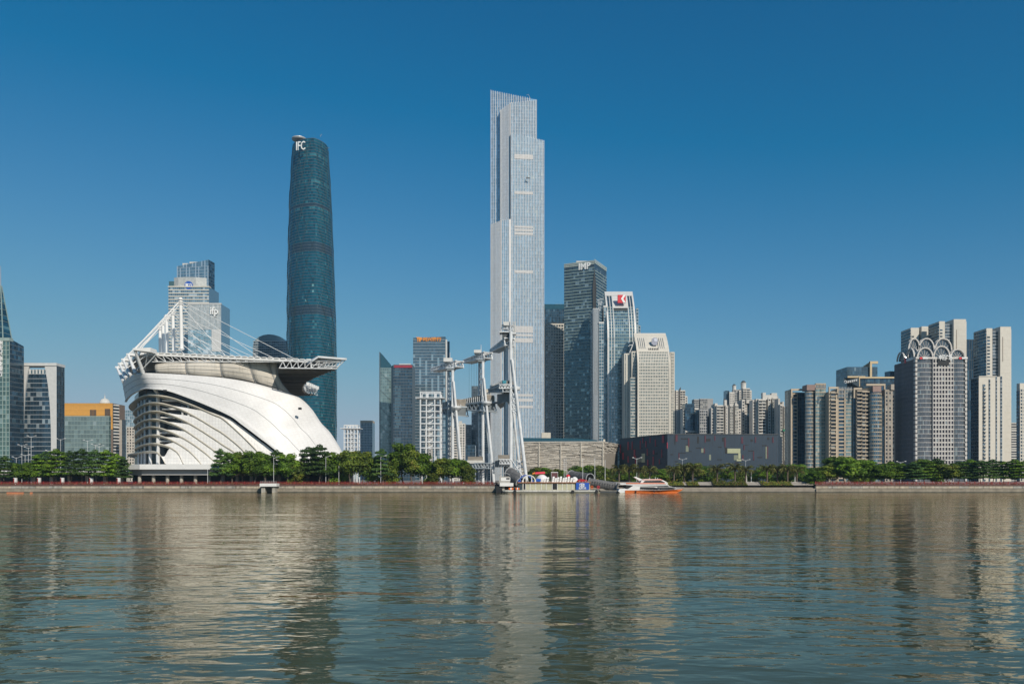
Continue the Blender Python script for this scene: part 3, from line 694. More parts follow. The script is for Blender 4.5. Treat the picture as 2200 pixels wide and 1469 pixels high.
B.mb('corner_pier', TERRA).box(WX(1093.5, Y), WX(1098.4, Y), Y - 1.4, Y + 1.5, GZ, WZ(472, Y))
cl_ = B.mb('cleaning_cradle', DGREY); p = W(1135, 382, Y - 3); cl_.box(p.x - 2.4, p.x + 2.4, p.y - .6, p.y + 1, p.z - .9, p.z)
cl_.box(p.x - 1.6, p.x - 1.1, p.y - .4, p.y + .4, p.z, p.z + 2)
cr_ = B.mb('roof_crane', GREY); cr_.tube(W(1141, 216, Y + 20), W(1135, 203, Y + 20), .35, .25, 6); cr_.tube(W(1135, 203, Y + 20), W(1131, 205, Y + 20), .25, .2, 6)
B.done()
# ---------------------------------------------------------------- right of the tall tower
Y = 1290; fp = rect(1169, 1212, Y, 0, d=30)
B = Bld('blue_top_tower', 'dark blue glass tower top rising behind the white gridded block', fp[0]); B.mb('wall', G_DARK).prism(fp, GZ, WZ(655, Y))
B.facade(fp[0], fp[1], GZ, WZ(664, Y), 4.2, 3, G_DARK, (.2, .15, DBAND), (.3, .1, DBAND)); B.mb('crown', G_TEAL).box(fp[0].x, fp[1].x, Y - .4, Y + 28, WZ(664, Y), WZ(653.5, Y)); B.mb('roof_plant', PALE).box(WX(1193, Y), WX(1208, Y), Y + 6, Y + 16, WZ(655, Y), WZ(651.5, Y)); B.done()
Y = 1200; fp = rect(1172, 1216, Y, 0, pxC=1168.5)
B = Bld('white_grid_block', 'white block with a deep square window grid squeezed between two tall towers', fp[0]); B.wall(fp, WZ(697, Y), G_GREY)
B.facade(fp[0], fp[1], GZ, WZ(697, Y), 4.4, 3.9, G_GREY, (1.0, .6, IVORY), (1.5, .75, IVORY)); B.facade(fp[3], fp[0], GZ, WZ(697, Y), 4.4, 4, G_DARK, (.5, .4, IVORY), (1.5, .5, IVORY))
B.mb('parapet', IVORY).box(fp[0].x, fp[1].x, Y - .8, Y + 20, WZ(697, Y), WZ(695, Y)); B.done()
# IMP tower
Y = 1085; fp = rect(1212, 1277, Y, -26, pxC=1303)
B = Bld('banded_office_tower', 'grey banded glass office tower with IMP letters and a notched corner', fp[0])
zl, zr = WZ(567, fp[0].y), WZ(559.5, fp[1].y); zs = WZ(575.5, fp[2].y)
B.mb('wall', G_GREY).prism(fp, GZ, [zl - .5, zr - .5, zs - .5, zs - .5])
gI = glass('imp_glass', gstops((.105, .15, .165), .65, 1.35, (.36, .42, .42), .9), .55, .12)
B.facade(fp[0], fp[1], GZ, WZ(576, fp[0].y), 4.15, 2.8, gI, (.14, .12, DBAND), (.85, .35, GBAND), zt1=WZ(573, fp[1].y))
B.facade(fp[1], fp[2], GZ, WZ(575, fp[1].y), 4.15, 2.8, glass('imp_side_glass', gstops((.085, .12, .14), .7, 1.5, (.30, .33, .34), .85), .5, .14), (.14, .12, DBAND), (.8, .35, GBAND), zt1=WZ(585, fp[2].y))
fI, wI = frame(fp[0], fp[1]); fI2, wI2 = frame(fp[1], fp[2])
cb = B.mb('crown_screen', plain('sage_screen', (.36, .42, .40), .5, jit=.1))
for j in range(3):
    cb.fbox(fI, 0, wI, .2, .5, zl - 5.4 + j * 1.9, zl - 4.0 + j * 1.9); cb.fbox(fI2, 0, wI2, .2, .5, zs - 5.0 + j * 1.9, zs - 3.6 + j * 1.9)
B.slab('corner_notch', BLACK, [fp[1] + Vector((-.5, -.7, WZ(880, Y))), fp[1] + Vector((1.2, -.2, WZ(880, Y))), fp[1] + Vector((1.8, .1, WZ(700, Y))), fp[1] + Vector((2.8, .6, WZ(625, Y))), fp[1] + Vector((.2, -.6, WZ(585, Y))), fp[1] + Vector((-2.4, -1.1, WZ(625, Y))), fp[1] + Vector((-1.6, -1.0, WZ(700, Y)))], Vector((-.3, 1.2, 0)))
B.mb('roof_plant', PALE).box(WX(1240, Y), WX(1273, Y), Y + 14, Y + 26, zl - 1, WZ(560.5, Y + 14))
e = B.done(); q = fI[0] + fI[1] * (wI * .48) + fI[2] * .8; text('IMP', 12.4, (q.x, q.y, WZ(580, q.y)), SIGN_W, e, bold=.3, extrude=.4, yaw=R(-26), width=17)

def vault_tower(name, label, pxs, ytop, Y, back_m, ycurve, gl, frame_mat, ybot_main, nb, fh, mw, bandh, centre, bandm, shoulder, slots=None):
    """slab tower whose front bends back at the top; pxs: left and right columns of the front"""
    fp = rect(pxs[0], pxs[1], Y, 0, d=34); B = Bld(name, label, fp[0]); zt = WZ(ytop, Y + back_m); zc = WZ(ycurve, Y)
    bk = lambda z: 0.0 if z < zc else back_m * ((z - zc) / (zt - zc)) ** 1.9
    wd_ = fp[1].x - fp[0].x
    # body follows the bend
    cols = [GZ, zc] + [zc + (zt - zc) * k / 8 for k in range(1, 9)]
    bd = B.mb('wall', gl if gl else frame_mat)
    for z0, z1 in zip(cols, cols[1:]):
        bd.hexa([(fp[0].x, Y + bk(z0) + .1, z0), (fp[1].x, Y + bk(z0) + .1, z0), (fp[1].x, Y + 34, z0), (fp[0].x, Y + 34, z0),
                 (fp[0].x, Y + bk(z1) + .1, z1), (fp[1].x, Y + bk(z1) + .1, z1), (fp[1].x, Y + 34, z1), (fp[0].x, Y + 34, z1)])
    return B, fp, zt, zc, bk, wd_
def curved_strip(B, part, mat, x0, x1, Y, z0, z1, bk, d0, d1, n=10):
    m_ = MB()
    for k in range(n):
        a, c = z0 + (z1 - z0) * k / n, z0 + (z1 - z0) * (k + 1) / n
        m_.hexa([(x0, Y + bk(a) - d1, a), (x1, Y + bk(a) - d1, a), (x1, Y + bk(a) - d0, a), (x0, Y + bk(a) - d0, a),
                 (x0, Y + bk(c) - d1, c), (x1, Y + bk(c) - d1, c), (x1, Y + bk(c) - d0, c), (x0, Y + bk(c) - d0, c)])
    m_.build(part, mat, B.e)
# K tower
Y = 1000
B, fp, zt, zc, bk, wd_ = vault_tower('curved_crown_tower', 'blue glass tower with curved pale crown and red and white K emblem', (1305, 1367), 628, Y, 32, 730, G_BLUE, SILV, 940, 16, 4, .2, .4, None, STEEL, None)
gK = glass('k_glass', gstops((.15, .27, .32), .75, 1.25, (.45, .58, .6), .93), .6, .1)
B.facade(V2(1305, Y), V2(1367, Y), GZ, WZ(655, Y), 4.1, 2.6, gK, (.14, .12, STEEL), (.9, .25, GBAND), back=bk)
zk = WZ(655, Y)
for (a, c, z0) in ((1305, 1308.5, GZ), (1363.5, 1367, GZ), (1313.2, 1314.6, GZ), (1319, 1320.4, GZ), (1352, 1353.4, GZ), (1357.8, 1359.2, GZ)):
    curved_strip(B, 'pier', SILV, WX(a, Y), WX(c, Y), Y, z0, zt - 4, bk, -.2, .8, 24)
curved_strip(B, 'crown_panel', SILV, WX(1320.4, Y), WX(1352, Y), Y, WZ(657, Y), zt - 4, bk, -.2, .7, 8)
curved_strip(B, 'crown_lintel', SILV, WX(1305, Y), WX(1367, Y), Y, zt - 6, zt + 1, bk, -1, 1.0, 3)
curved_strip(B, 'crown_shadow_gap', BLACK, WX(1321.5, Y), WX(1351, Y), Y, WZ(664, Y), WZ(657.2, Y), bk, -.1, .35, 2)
# left wing: stepped glass bays with pale piers
for (a, c, yt, dy) in ((1297, 1305, 655, 10), (1287, 1297, 692, 4)):
    fw_ = rect(a, c, Y + dy, 0, d=22); B.wall(fw_, WZ(yt, Y), G_BLUE, part='side_bay'); B.facade(fw_[0], fw_[1], GZ, WZ(yt, Y) - 1, 4.1, 2.5, gK, (.3, .4, SILV), (.7, .2, STEEL)); B.mb('bay_cap', SILV).box(fw_[0].x - .4, fw_[1].x + .4, Y + dy - .6, Y + dy + 20, WZ(yt, Y) - .6, WZ(yt, Y) + 1)
fw_ = rect(1274, 1287, Y + 6, 0, d=24); B.wall(fw_, WZ(660, Y), SILV, part='ribbed_flank'); B.facade(fw_[0], fw_[1], GZ, WZ(661, Y), 60, 1.6, G_GREY, (.75, .8, STEEL), None)
fw_ = rect(1269, 1274, Y + 12, 0, d=18); B.wall(fw_, WZ(668, Y), G_GREY, part='rear_bay'); B.facade(fw_[0], fw_[1], GZ, WZ(669, Y), 4.1, 1.5, G_GREY, (.5, .5, STEEL), (.6, .3, STEEL))
for (a, c, yt, dy) in ((1367, 1371.5, 656, 16), (1371.5, 1376, 692, 20)):
    fw_ = rect(a, c, Y + dy, 0, d=12); B.wall(fw_, WZ(yt, Y), G_BLUE, part='side_bay'); B.facade(fw_[0], fw_[1], GZ, WZ(yt, Y) - 1, 4.1, 2.5, gK, (.3, .4, SILV), (.7, .2, STEEL))
tr = B.mb('roof_truss', STEEL)
for k in range(3): tr.beam((WX(1290 + k * 4, Y), Y + 28, WZ(660, Y)), (WX(1294 + k * 4, Y), Y + 28, WZ(635, Y)), .5); tr.beam((WX(1294 + k * 4, Y), Y + 28, WZ(660, Y)), (WX(1290 + k * 4, Y), Y + 28, WZ(635, Y)), .5)
tr.beam((WX(1288, Y), Y + 28, WZ(634, Y)), (WX(1305, Y), Y + 28, WZ(630, Y)), .8)
# emblem: red block, white chevron
ze0, ze1 = WZ(652.5, Y + 16), WZ(635.5, Y + 16); xe = WX(1326, Y + 16); we = WX(1343, Y + 16) - xe; ye = Y + 10.5; hh = ze1 - ze0
B.slab('emblem_plate', SIGN_R, [Vector((xe, ye, ze0)), Vector((xe + we, ye, ze0)), Vector((xe + we, ye, ze1)), Vector((xe, ye, ze1))], Vector((0, 3, 0)))
B.slab('emblem_chevron', SIGN_W, [Vector((xe + we * x, ye - .35, ze0 + hh * z)) for x, z in ((.40, .5), (.70, 0), (1.0, 0), (.70, .5), (1.0, 1), (.70, 1))], Vector((0, .3, 0)))
B.done()
# ivory hotel tower
Y = 955
B, fp, zt, zc, bk, wd_ = vault_tower('ivory_hotel_tower', 'ivory stone hotel tower with curved top, lion emblem and regular small windows', (1369.5, 1440), 716.5, Y, 30, 790, G_GREY, IVORY, 945, 20, 3.6, .2, .4, None, STEEL, None)
gR = glass('hotel_glass', gstops((.15, .22, .22), .7, 1.3, (.5, .5, .44), .9), .45, .14)
B.facade(V2(1369.5, Y), V2(1440, Y), GZ, WZ(752, Y), 3.75, 2.0, gR, (.8, .45, IVORY), (1.45, .3, IVORY), back=bk)
z0 = WZ(752, Y)
curved_strip(B, 'crown_panel', IVORY, WX(1369.5, Y), WX(1440, Y), Y, WZ(754, Y), zt + .5, bk, -.5, .6, 10)
for k in range(4):
    for base in (1375, 1416.5):
        curved_strip(B, 'crown_slot', G_GREY, WX(base + k * 4.2, Y), WX(base + k * 4.2 + 1.4, Y), Y, zt - 22, zt - 7, bk, -.1, .72, 5)
curved_strip(B, 'crown_panel', IVORY, WX(1394, Y), WX(1416, Y), Y, WZ(748, Y), zt - 5, bk, -.3, .66, 8)
for (a, c) in ((1369.5, 1372.5), (1437, 1440)): curved_strip(B, 'pier', IVORY, WX(a, Y), WX(c, Y), Y, GZ, zt - 3, bk, -.2, .85, 24)
for k in range(6): curved_strip(B, 'crown_vent', BLACK, WX(1395.5 + k * 3.8, Y), WX(1397.8 + k * 3.8, Y), Y, WZ(750, Y), WZ(745, Y), bk, -.1, .8, 2)
for (a, c, yt, dy) in ((1357, 1369.5, 752, 8), (1440, 1449.5, 752, 14)):
    fw_ = rect(a, c, Y + dy, 0, d=22); B.wall(fw_, WZ(yt, Y), IVORY, part='side_bay'); B.facade(fw_[0] + Vector((1.2, 0, 0)), fw_[1] - Vector((1.2, 0, 0)), GZ, WZ(yt + 2, Y), 3.75, 1.9, gR, (.7, .35, IVORY), (1.0, .25, IVORY))
fw_ = rect(1354.5, 1364.5, Y + 3, 0, d=10); B.wall(fw_, WZ(810, Y), IVORY, part='glazed_bay'); B.facade(fw_[0], fw_[1], GZ, WZ(811, Y), 3.75, 2, gR, (.2, .2, STEEL), (.9, .35, IVORY))
fw_ = rect(1341, 1357, Y + 14, 0, d=20); B.wall(fw_, WZ(755, Y), IVORY, part='left_wing'); B.facade(fw_[0], fw_[1], GZ, WZ(757, Y), 3.75, 3.2, gR, (2.2, .4, IVORY), (.25, .1, IVORY))
for k in range(2):
    B.mb('roof_truss', SILV).beam((WX(1358, Y), Y + 20 + k * 8, WZ(752, Y)), (WX(1370, Y), Y + 20 + k * 8, WZ(722, Y)), .9); B.mb('roof_truss', SILV).beam((WX(1357, Y), Y + 20 + k * 8, WZ(735, Y)), (WX(1371, Y), Y + 20 + k * 8, WZ(735, Y)), .7)
GREYB = plain('emblem_grey', (.36, .37, .44), .5)
p = Vector((WX(1404.5, Y + 13), Y + 8.5, 0))
lion = [(-.35, 0), (.9, 0), (1.0, .5), (.85, .9), (1.35, 1.3), (1.2, 2.2), (.7, 2.7), (-.2, 2.75), (-.8, 2.3), (-.95, 1.6), (-.7, 1.25), (-.95, 1.0), (-1.05, .6), (-.75, .45)]
B.slab('lion_emblem', GREYB, [Vector((p.x + a * 3.4, p.y, WZ(739, Y) + z * 3.4)) for a, z in lion], Vector((0, 2, 0)))
B.slab('lion_mane_mark', plain('emblem_pale', (.62, .64, .72), .5), [Vector((p.x + a * 2.0 + 1.2, p.y - .3, WZ(739, Y) + 4.4 + z * 1.4)) for a, z in lion], Vector((0, .2, 0)))
B.done()
# ---------------------------------------------------------------- stone-slab library and its glass roof
Y = 640; fp = rect(1118, 1298, Y, -4, d=30)
STONE_L = plain('layered_stone', (.64, .58, .49), .85, var=.18, jit=.3, scale=.6)
B = Bld('stone_library', 'long library wall of uneven stacked pale stone courses behind the barge', fp[0])
zl, zr = WZ(951, fp[0].y), WZ(948, fp[1].y)
B.wall(fp, zl - .6, plain('library_core', (.26, .23, .19), .9), z0=GZ)
fl, wl = frame(fp[0], fp[1])
far_c = V2(1327, Y + 40); fs, ws_ = frame(fp[1], far_c)
B.mb('wall', MATS['library_core']).prism([fp[1], far_c, far_c + Vector((-10, 10, 0)), fp[1] + Vector((-10, 30, 0))], GZ, WZ(950, fp[1].y) - .6)
cs = MB()
for (fr, wd_, zt_) in ((fl, wl, zl), (fs, ws_, zl + .4)):
    z = GZ + .3; row = 0
    while z < zt_:
        hgt = rnd(.36, .50); a = -rnd(0, 4)
        while a < wd_:
            ln = rnd(3.5, 11); bow = 1.2 * math.sin((z - GZ) / (zt_ - GZ) * math.pi) * (1 if fr is fs else .2)
            o = -rnd(.1, .95) if rnd() > .12 else -1.6
            cs.fbox(fr, max(0, a), min(wd_, a + ln - rnd(.05, .3)), -.5, 1.1 + o - bow + (1.4 if fr is fs else .2) * max(0, (z - zt_ + 9) / 9), z, min(zt_ + .3, z + hgt - .1)); a += ln
        z += hgt; row += 1
cs.build('stone_courses', STONE_L, B.e, kind='stuff')
pl = B.mb('pilaster', plain('library_pilaster', (.60, .55, .46), .85, var=.1))
for k in (.22, .48, .72, .98): pl.fbox(fl, wl * k, wl * k + .7, 0, 1.35, GZ, zl)
B.mb('roof_coping', STONE_L).fbox(fl, 0, wl + 1, -6, 1.3, zl + .35, zl + .9)
B.slab('glass_roof', G_TEAL, [Vector((WX(1118, Y + 12), Y + 12, zl)), Vector((WX(1290, Y + 12), Y + 12, zl)), Vector((WX(1282, Y + 12), Y + 12, WZ(945, Y + 12))), Vector((WX(1240, Y + 12), Y + 12, WZ(941.5, Y + 12))), Vector((WX(1118, Y + 12), Y + 12, WZ(940, Y + 12)))], Vector((0, 14, 0)))
B.mb('roof_kiosk', CREAM).box(WX(1297, Y), WX(1301, Y), Y + 3, Y + 7, zl, WZ(943, Y))
B.mb('roof_kiosk', CREAM).box(WX(1167, Y), WX(1187, Y), Y + 30, Y + 40, zl, WZ(929, Y + 30))
B.done()
# ---------------------------------------------------------------- dark lacquer-box museum
Y = 600
MUS = plain('charcoal_panels', (.022, .042, .066), .55, var=.12, scale=.15)
MRED_LIT = plain('crimson_recess', (.34, .03, .055), .5); MRED_SHADE = plain('plum_recess', (.085, .018, .034), .5)  # one crimson in two tints: light and shade put into flank and front
B = Bld('charcoal_museum', 'charcoal box museum with crimson slots and lime window cut-outs', V2(1433, Y), 'museum')
c0 = V2(1331, Y + 75); c1 = V2(1434, Y); c2 = V2(1672, Y + 4); c3 = V2(1680, Y + 60)
zt = WZ(933, Y)
B.wall([c0, c1, c2, c3, V2(1345, Y + 120)], zt, MUS)
fA, wA = frame(c0, c1); fB, wB = frame(c1, c2); fC, wC = frame(c2, c3)
def slot(fr, a, b2, y0, y1, mat, dep=.25, part='slot'):
    B.mb(part, mat).fbox(fr, a, b2, -.3, dep, WZ(y1, Y), WZ(y0, Y))
# left flank: crimson vertical slots (columns in the photo between 1331 and 1434)
def colA(px):
    k = (px - 1100) / F; o, u, n = fA; return (k * o.y - o.x) / (u.x - k * u.y)
for (px, w_, y0, y1) in ((1333, 2.2, 945, 966), (1350, 2.5, 941, 960), (1358.5, 1.8, 941, 960), (1339, 3, 966, 982), (1376, 1.8, 941, 960), (1388, 2, 943, 957), (1363.5, 3, 960, 979), (1381.5, 2, 935, 947), (1397, 1.8, 936, 948), (1408.5, 1.6, 941, 957), (1425, 4.5, 934, 950), (1391, 1.8, 960, 976), (1404.5, 3, 965, 974), (1403.8, 2.6, 979, 998), (1366, 2, 975, 999), (1422, 1.2, 964, 982), (1350, 2.2, 975, 990), (1392, 2.2, 985, 999), (1417, 1.6, 985, 996), (1433, 2.2, 950, 963)):
    a, b2 = colA(px - w_ / 2), colA(px + w_ / 2); slot(fA, min(a, b2), max(a, b2), y0, y1, MRED_LIT, .3, 'crimson_slot')
    if rnd() < .6: slot(fA, max(a, b2), max(a, b2) + (b2 - a) * 2.2, y1 - 2.5, y1, BLACK, .12, 'dark_slot')
LIME = plain('lime_glass', (.42, .43, .27), .35, var=.08)
a, b2 = colA(1379), colA(1386); slot(fA, a, b2, 971, 991, LIME, .3, 'lime_window'); a2 = colA(1368.5); slot(fA, a2, a - .2, 981, 990, plain('dull_lime', (.20, .22, .16), .4), .3, 'lime_window')
def colB(px): return (px - 1434) / (1672 - 1434) * wB
for (p0, p1, y0, y1, kd) in ((1451, 1455.5, 934, 948, 'r'), (1449, 1451, 936, 955, 'k'), (1463, 1478, 941, 943.5, 'k'), (1478, 1480.5, 941, 960, 'r'), (1473.5, 1479, 954.5, 957, 'k'), (1473, 1479, 957, 970, 'g'), (1479.2, 1486, 968.5, 970, 'k'), (1497.5, 1501.5, 937, 952, 'k'), (1513.5, 1516, 935, 950, 'r'), (1514, 1526, 942, 947.5, 'k'), (1495, 1507, 961, 963, 'k'), (1506, 1511, 963, 972, 'g'), (1511.5, 1514, 962, 973, 'r'), (1534, 1536.5, 936, 946, 'r'), (1551, 1558, 939, 948, 'k'), (1556, 1558.5, 940, 960, 'r'), (1542, 1550, 959, 961, 'k'), (1557, 1562, 961, 974, 'k'), (1562, 1590, 963, 973, 'l'), (1585.5, 1590.5, 973.2, 985, 'l'), (1576, 1585, 977, 988, 'g'), (1592, 1596, 938, 952, 'r'), (1597, 1599, 955, 966, 'r'), (1597, 1608, 955, 956.5, 'k'), (1612, 1617, 943, 948, 'k'), (1621.5, 1624, 938, 950, 'r'), (1636.5, 1647, 955.5, 957.5, 'k'), (1644.5, 1647.5, 959, 985, 'g'), (1647.8, 1650, 958, 984, 'r'), (1648, 1653, 939, 944, 'k'), (1659, 1661.5, 938, 950, 'r'), (1607, 1619, 967, 969, 'k'), (1617.5, 1619.5, 969, 988, 'r'), (1440, 1446, 975, 977, 'k'), (1457.5, 1459.5, 973, 986, 'r'), (1458, 1473, 972, 973.5, 'k'), (1449, 1457, 990, 992, 'k'), (1523, 1527, 976, 988, 'g'), (1540, 1551, 986, 988, 'k'), (1594, 1597, 977, 988, 'r'), (1627, 1637, 981, 983, 'k'), (1582, 1592, 986, 990, 'l'), (1578, 1586, 992, 997, 'k')):
    slot(fB, colB(p0), colB(p1), y0, y1, {'r': MRED_SHADE, 'k': BLACK, 'g': MATS['dull_lime'], 'l': LIME}[kd], {'r': .3, 'k': .12, 'g': .2, 'l': .36}[kd], {'r': 'crimson_slot', 'k': 'dark_slot', 'g': 'lime_window', 'l': 'lime_window'}[kd])
for px in range(1440, 1672, 6):
    B.mb('mullions', plain('charcoal_seam', (.040, .045, .052), .6) if 'charcoal_seam' not in MATS else MATS['charcoal_seam']).fbox(fB, colB(px), colB(px) + .1, 0, .05, GZ, zt)
B.mb('coping', DGREY).fbox(fB, 0, wB, -1, .35, zt, zt + .6); B.mb('coping', DGREY).fbox(fA, 0, wA - .5, -1, .35, zt, zt + .6)
# individual cut-outs are parts
for key in list(B.acc):
    if key[0] in ('crimson_slot', 'dark_slot', 'lime_window'):
        m_, mat, sm = B.acc.pop(key)
        for q in range(len(m_.f) // 6):
            s1 = MB(); vs = m_.v[q * 8:q * 8 + 8]; s1.hexa(vs); s1.build(key[0], mat, B.e)
B.done()

# ---------------------------------------------------------------- apartment towers
def bays(name, label, Y, spec, group=None, roof=None, cat='apartment building'):
    """spec: (px0, px1, ytop, dy, style) bays side by side"""
    B = Bld(name, label, V2(spec[0][0], Y), cat, group)
    for (a, b2, yt, dy, st) in spec:
        d = 16; fp = rect(a, b2, Y + dy, 0, d=d - dy if dy < d - 3 else 4); zt = WZ(yt, Y); wm, gl = HWHITE, G_HOME
        if st == 'bal':     # balconies
            B.wall(fp, zt, HWHITE); B.facade(fp[0], fp[1], GZ, zt - 1.2, 3.05, 4.2, gl, (.5, .9, HWHITE), (1.15, 1.5, HWHITE))
        elif st == 'win':
            B.wall(fp, zt, HWHITE); B.facade(fp[0], fp[1], GZ, zt - 1.5, 3.05, 2.7, gl, (1.25, .3, HWHITE), (1.5, .2, HWHITE))
        elif st == 'bay':   # glazed bay stacks with junk
            B.wall(fp, zt, HWHITE); B.facade(fp[0], fp[1], GZ, zt - 1.5, 3.05, 1.6, glass('enclosed_balcony_glass', gstops((.28, .29, .26), .5, 1.5, (.55, .52, .44), .75), .2, .3) if 'enclosed_balcony_glass' not in MATS else MATS['enclosed_balcony_glass'], (.35, .5, HWHITE), (.9, .8, HWHITE))
        elif st == 'pier':
            B.wall(fp, zt, HWHITE)
        elif st == 'gpier':
            B.wall(fp, zt, HGREY)
        elif st == 'grey':
            B.wall(fp, zt, HGREY); B.facade(fp[0], fp[1], GZ, zt - 1, 3.05, 2.2, gl, (.5, .2, HGREY), (1.3, .35, HGREY))
        elif st == 'glass':
            B.wall(fp, zt, G_DARK); B.facade(fp[0], fp[1], GZ, zt - 1, 3.2, 2.2, G_DARK, (.12, .1, DBAND), (.3, .15, DBAND))
        elif st == 'lglass':
            B.wall(fp, zt, G_BLUE); B.facade(fp[0], fp[1], GZ, zt - 1, 3.3, 1.9, glass('mint_glass', gstops((.26, .36, .35), .8, 1.25, (.5, .56, .5), .88), .5, .16) if 'mint_glass' not in MATS else MATS['mint_glass'], (.12, .12, TBAND), (.75, .35, TBAND))
        elif st == 'tan':
            B.wall(fp, zt, TAN2); B.facade(fp[0], fp[1], GZ, zt - 1.5, 3.3, 5, G_DARK, (.9, .7, TBAND), (1.15, .6, TBAND))
        elif st == 'tanbal':
            B.wall(fp, zt, TAN2); B.facade(fp[0], fp[1], GZ, zt - 1.5, 3.3, 4.5, G_HOME, (.4, .5, TBAND), (1.0, 1.7, TBAND))
        elif st == 'tpier':
            B.wall(fp, zt, TBAND)
        elif st == 'tgrey':
            B.wall(fp, zt, TAN2); B.facade(fp[0], fp[1], GZ, zt - 1.5, 3.3, 3.2, G_HOME, (1.5, .3, TAN2), (1.5, .2, TAN2))
        elif st == 'cyl':   # rounded glazed bay
            c = (fp[0] + fp[1]) / 2; rad = (fp[1].x - fp[0].x) / 2; c = Vector((c.x, Y + dy + rad * .5, 0)); n = 10
            ps = [Vector((c.x - rad * math.cos(math.pi * k / n), c.y - rad * .8 * math.sin(math.pi * k / n), 0)) for k in range(n + 1)]
            B.wall(ps, zt, G_DARK)
            for k in range(n): B.facade(ps[k], ps[k + 1], GZ, zt - 1.5, 3.3, 9, G_BLUE, (.12, .15, TBAND), (.8, .3, TBAND))
    if roof: roof(B, Y)
    return B.done()
def rbox(B, part, mat, a, b2, y0, y1, Y, d=6): B.mb(part, mat).box(WX(a, Y), WX(b2, Y), Y + .5, Y + d, WZ(y1, Y), WZ(y0, Y))
bays('apartment_tower', 'white apartment tower with a dark finial right beside the ivory hotel', 1000, [(1448, 1452, 843, 2, 'win'), (1452, 1457, 838, 0, 'win'), (1457, 1461, 843, 3, 'gpier'), (1461, 1472, 838, 0, 'bal'), (1472, 1477, 850, 3, 'win')],
     roof=lambda B, Y: B.mb('finial', DGREY).slab3 if False else B.mb('finial', DGREY).prism([V2(1458, Y + 3), V2(1463, Y + 3), V2(1463, Y + 8), V2(1458, Y + 8)], WZ(840, Y), [WZ(836, Y), WZ(830, Y), WZ(830, Y), WZ(836, Y)]))
bays('office_block', 'low grey block with a dark flank at the foot of the white finial tower', 880, [(1450, 1454.5, 881, 6, 'glass'), (1454.5, 1465, 880, 0, 'gpier'), (1465, 1472, 881, 3, 'bal')], cat='building')
bays('glass_apartment_tower', 'blue glass apartment tower edged with white balconies', 860, [(1467, 1472, 878, 3, 'bal'), (1472, 1492, 867, 0, 'glass'), (1492, 1500, 876, 3, 'bal'), (1472, 1496, 925, -3, 'bal')])
bays('rooftop_office', 'distant grey office with banded roof storeys above the blue glass apartments', 1150, [(1491, 1504, 857, 2, 'grey'), (1504, 1520, 856, 0, 'grey'), (1520, 1532, 856, 1, 'gpier')], cat='building')
bays('grey_slab_apartments', 'grey slab apartment block with long window rows', 840, [(1498, 1503, 882, 4, 'glass'), (1503, 1520, 879, 0, 'grey'), (1520, 1529, 893, 5, 'glass')])
bays('apartment_tower', 'white apartment tower with glassed balconies directly behind the museum centre', 830,
     [(1528, 1535, 875, 4, 'win'), (1535, 1539, 867, 2, 'pier'), (1539, 1554, 870, 0, 'bal'), (1554, 1559, 874, 4, 'gpier'), (1559, 1563, 870, 0, 'win'), (1563, 1568, 873, 2, 'pier'), (1568, 1575, 869, 0, 'bay'), (1575, 1579, 870, 4, 'gpier'), (1579, 1586, 868, 0, 'bay'), (1586, 1592, 878, 2, 'win')],
     roof=lambda B, Y: [rbox(B, 'roof_house', HWHITE, *q, Y) for q in ((1536, 1542, 866, 872), (1557, 1562, 859, 872), (1580, 1583, 864, 870))])
bays('twin_domed_tower', 'tall apartment tower with two small domed lanterns', 1080,
     [(1559, 1567, 838, 5, 'glass'), (1567, 1578, 842, 0, 'win'), (1578, 1588, 836, 3, 'grey'), (1588, 1596, 838, 0, 'win'), (1596, 1611, 834, -2, 'bal'), (1611, 1615, 838, 1, 'win')],
     roof=lambda B, Y: [B.mb('lantern', PALE, False).lathe((WX(px, Y), Y + 6), [(r_, WZ(842, Y)), (r_, WZ(yt, Y)), (r_ * 1.15, WZ(yt, Y) + .4), (r_ * 1.1, WZ(yt, Y) + 1)], 12) or B.mb('dome', DGREY, True).lathe((WX(px, Y), Y + 6), [(r_ * .9 * math.cos(a), WZ(yt, Y) + 1 + r_ * .9 * math.sin(a)) for a in (0, .4, .8, 1.2, 1.5)], 12) for px, r_, yt in ((1580, 2.6, 829), (1600, 3.6, 823))])
bays('apartment_tower', 'white and grey apartment tower with a stepped flank below the domed tower', 850, [(1590, 1594, 862, 5, 'gpier'), (1594, 1600, 858, 0, 'win'), (1600, 1605, 861, 3, 'win'), (1605, 1619, 866, 6, 'glass')],
     roof=lambda B, Y: rbox(B, 'roof_house', HWHITE, 1604, 1618, 858, 866, Y))
bays('apartment_tower', 'broad white apartment tower with balcony columns behind the museum right end', 820,
     [(1617, 1624, 858, 4, 'win'), (1624, 1629, 856, 2, 'pier'), (1629, 1645, 857, 0, 'bal'), (1645, 1650, 862, 4, 'gpier'), (1650, 1656, 853, 0, 'win'), (1656, 1659, 856, 3, 'pier'), (1659, 1667, 853, 0, 'bay'), (1667, 1672, 850, 3, 'gpier')],
     roof=lambda B, Y: [rbox(B, 'roof_house', PALE, *q, Y) for q in ((1639, 1646, 843, 858), (1646, 1658, 848, 858), (1658, 1670, 844, 856))])
bays('apartment_tower', 'white apartment tower with laundry coloured balconies at the right end of the museum', 800,
     [(1672, 1676, 855, 4, 'pier'), (1676, 1681, 868, 0, 'bay'), (1681, 1684.5, 862, 3, 'pier'), (1684.5, 1689, 872, 1, 'bay'), (1689, 1694, 872, 4, 'win')],
     roof=lambda B, Y: B.mb('green_awning', plain('green_awning', (.02, .25, .12), .6)).box(WX(1681, Y), WX(1686, Y), Y - 2, Y, WZ(926, Y), WZ(922, Y)))
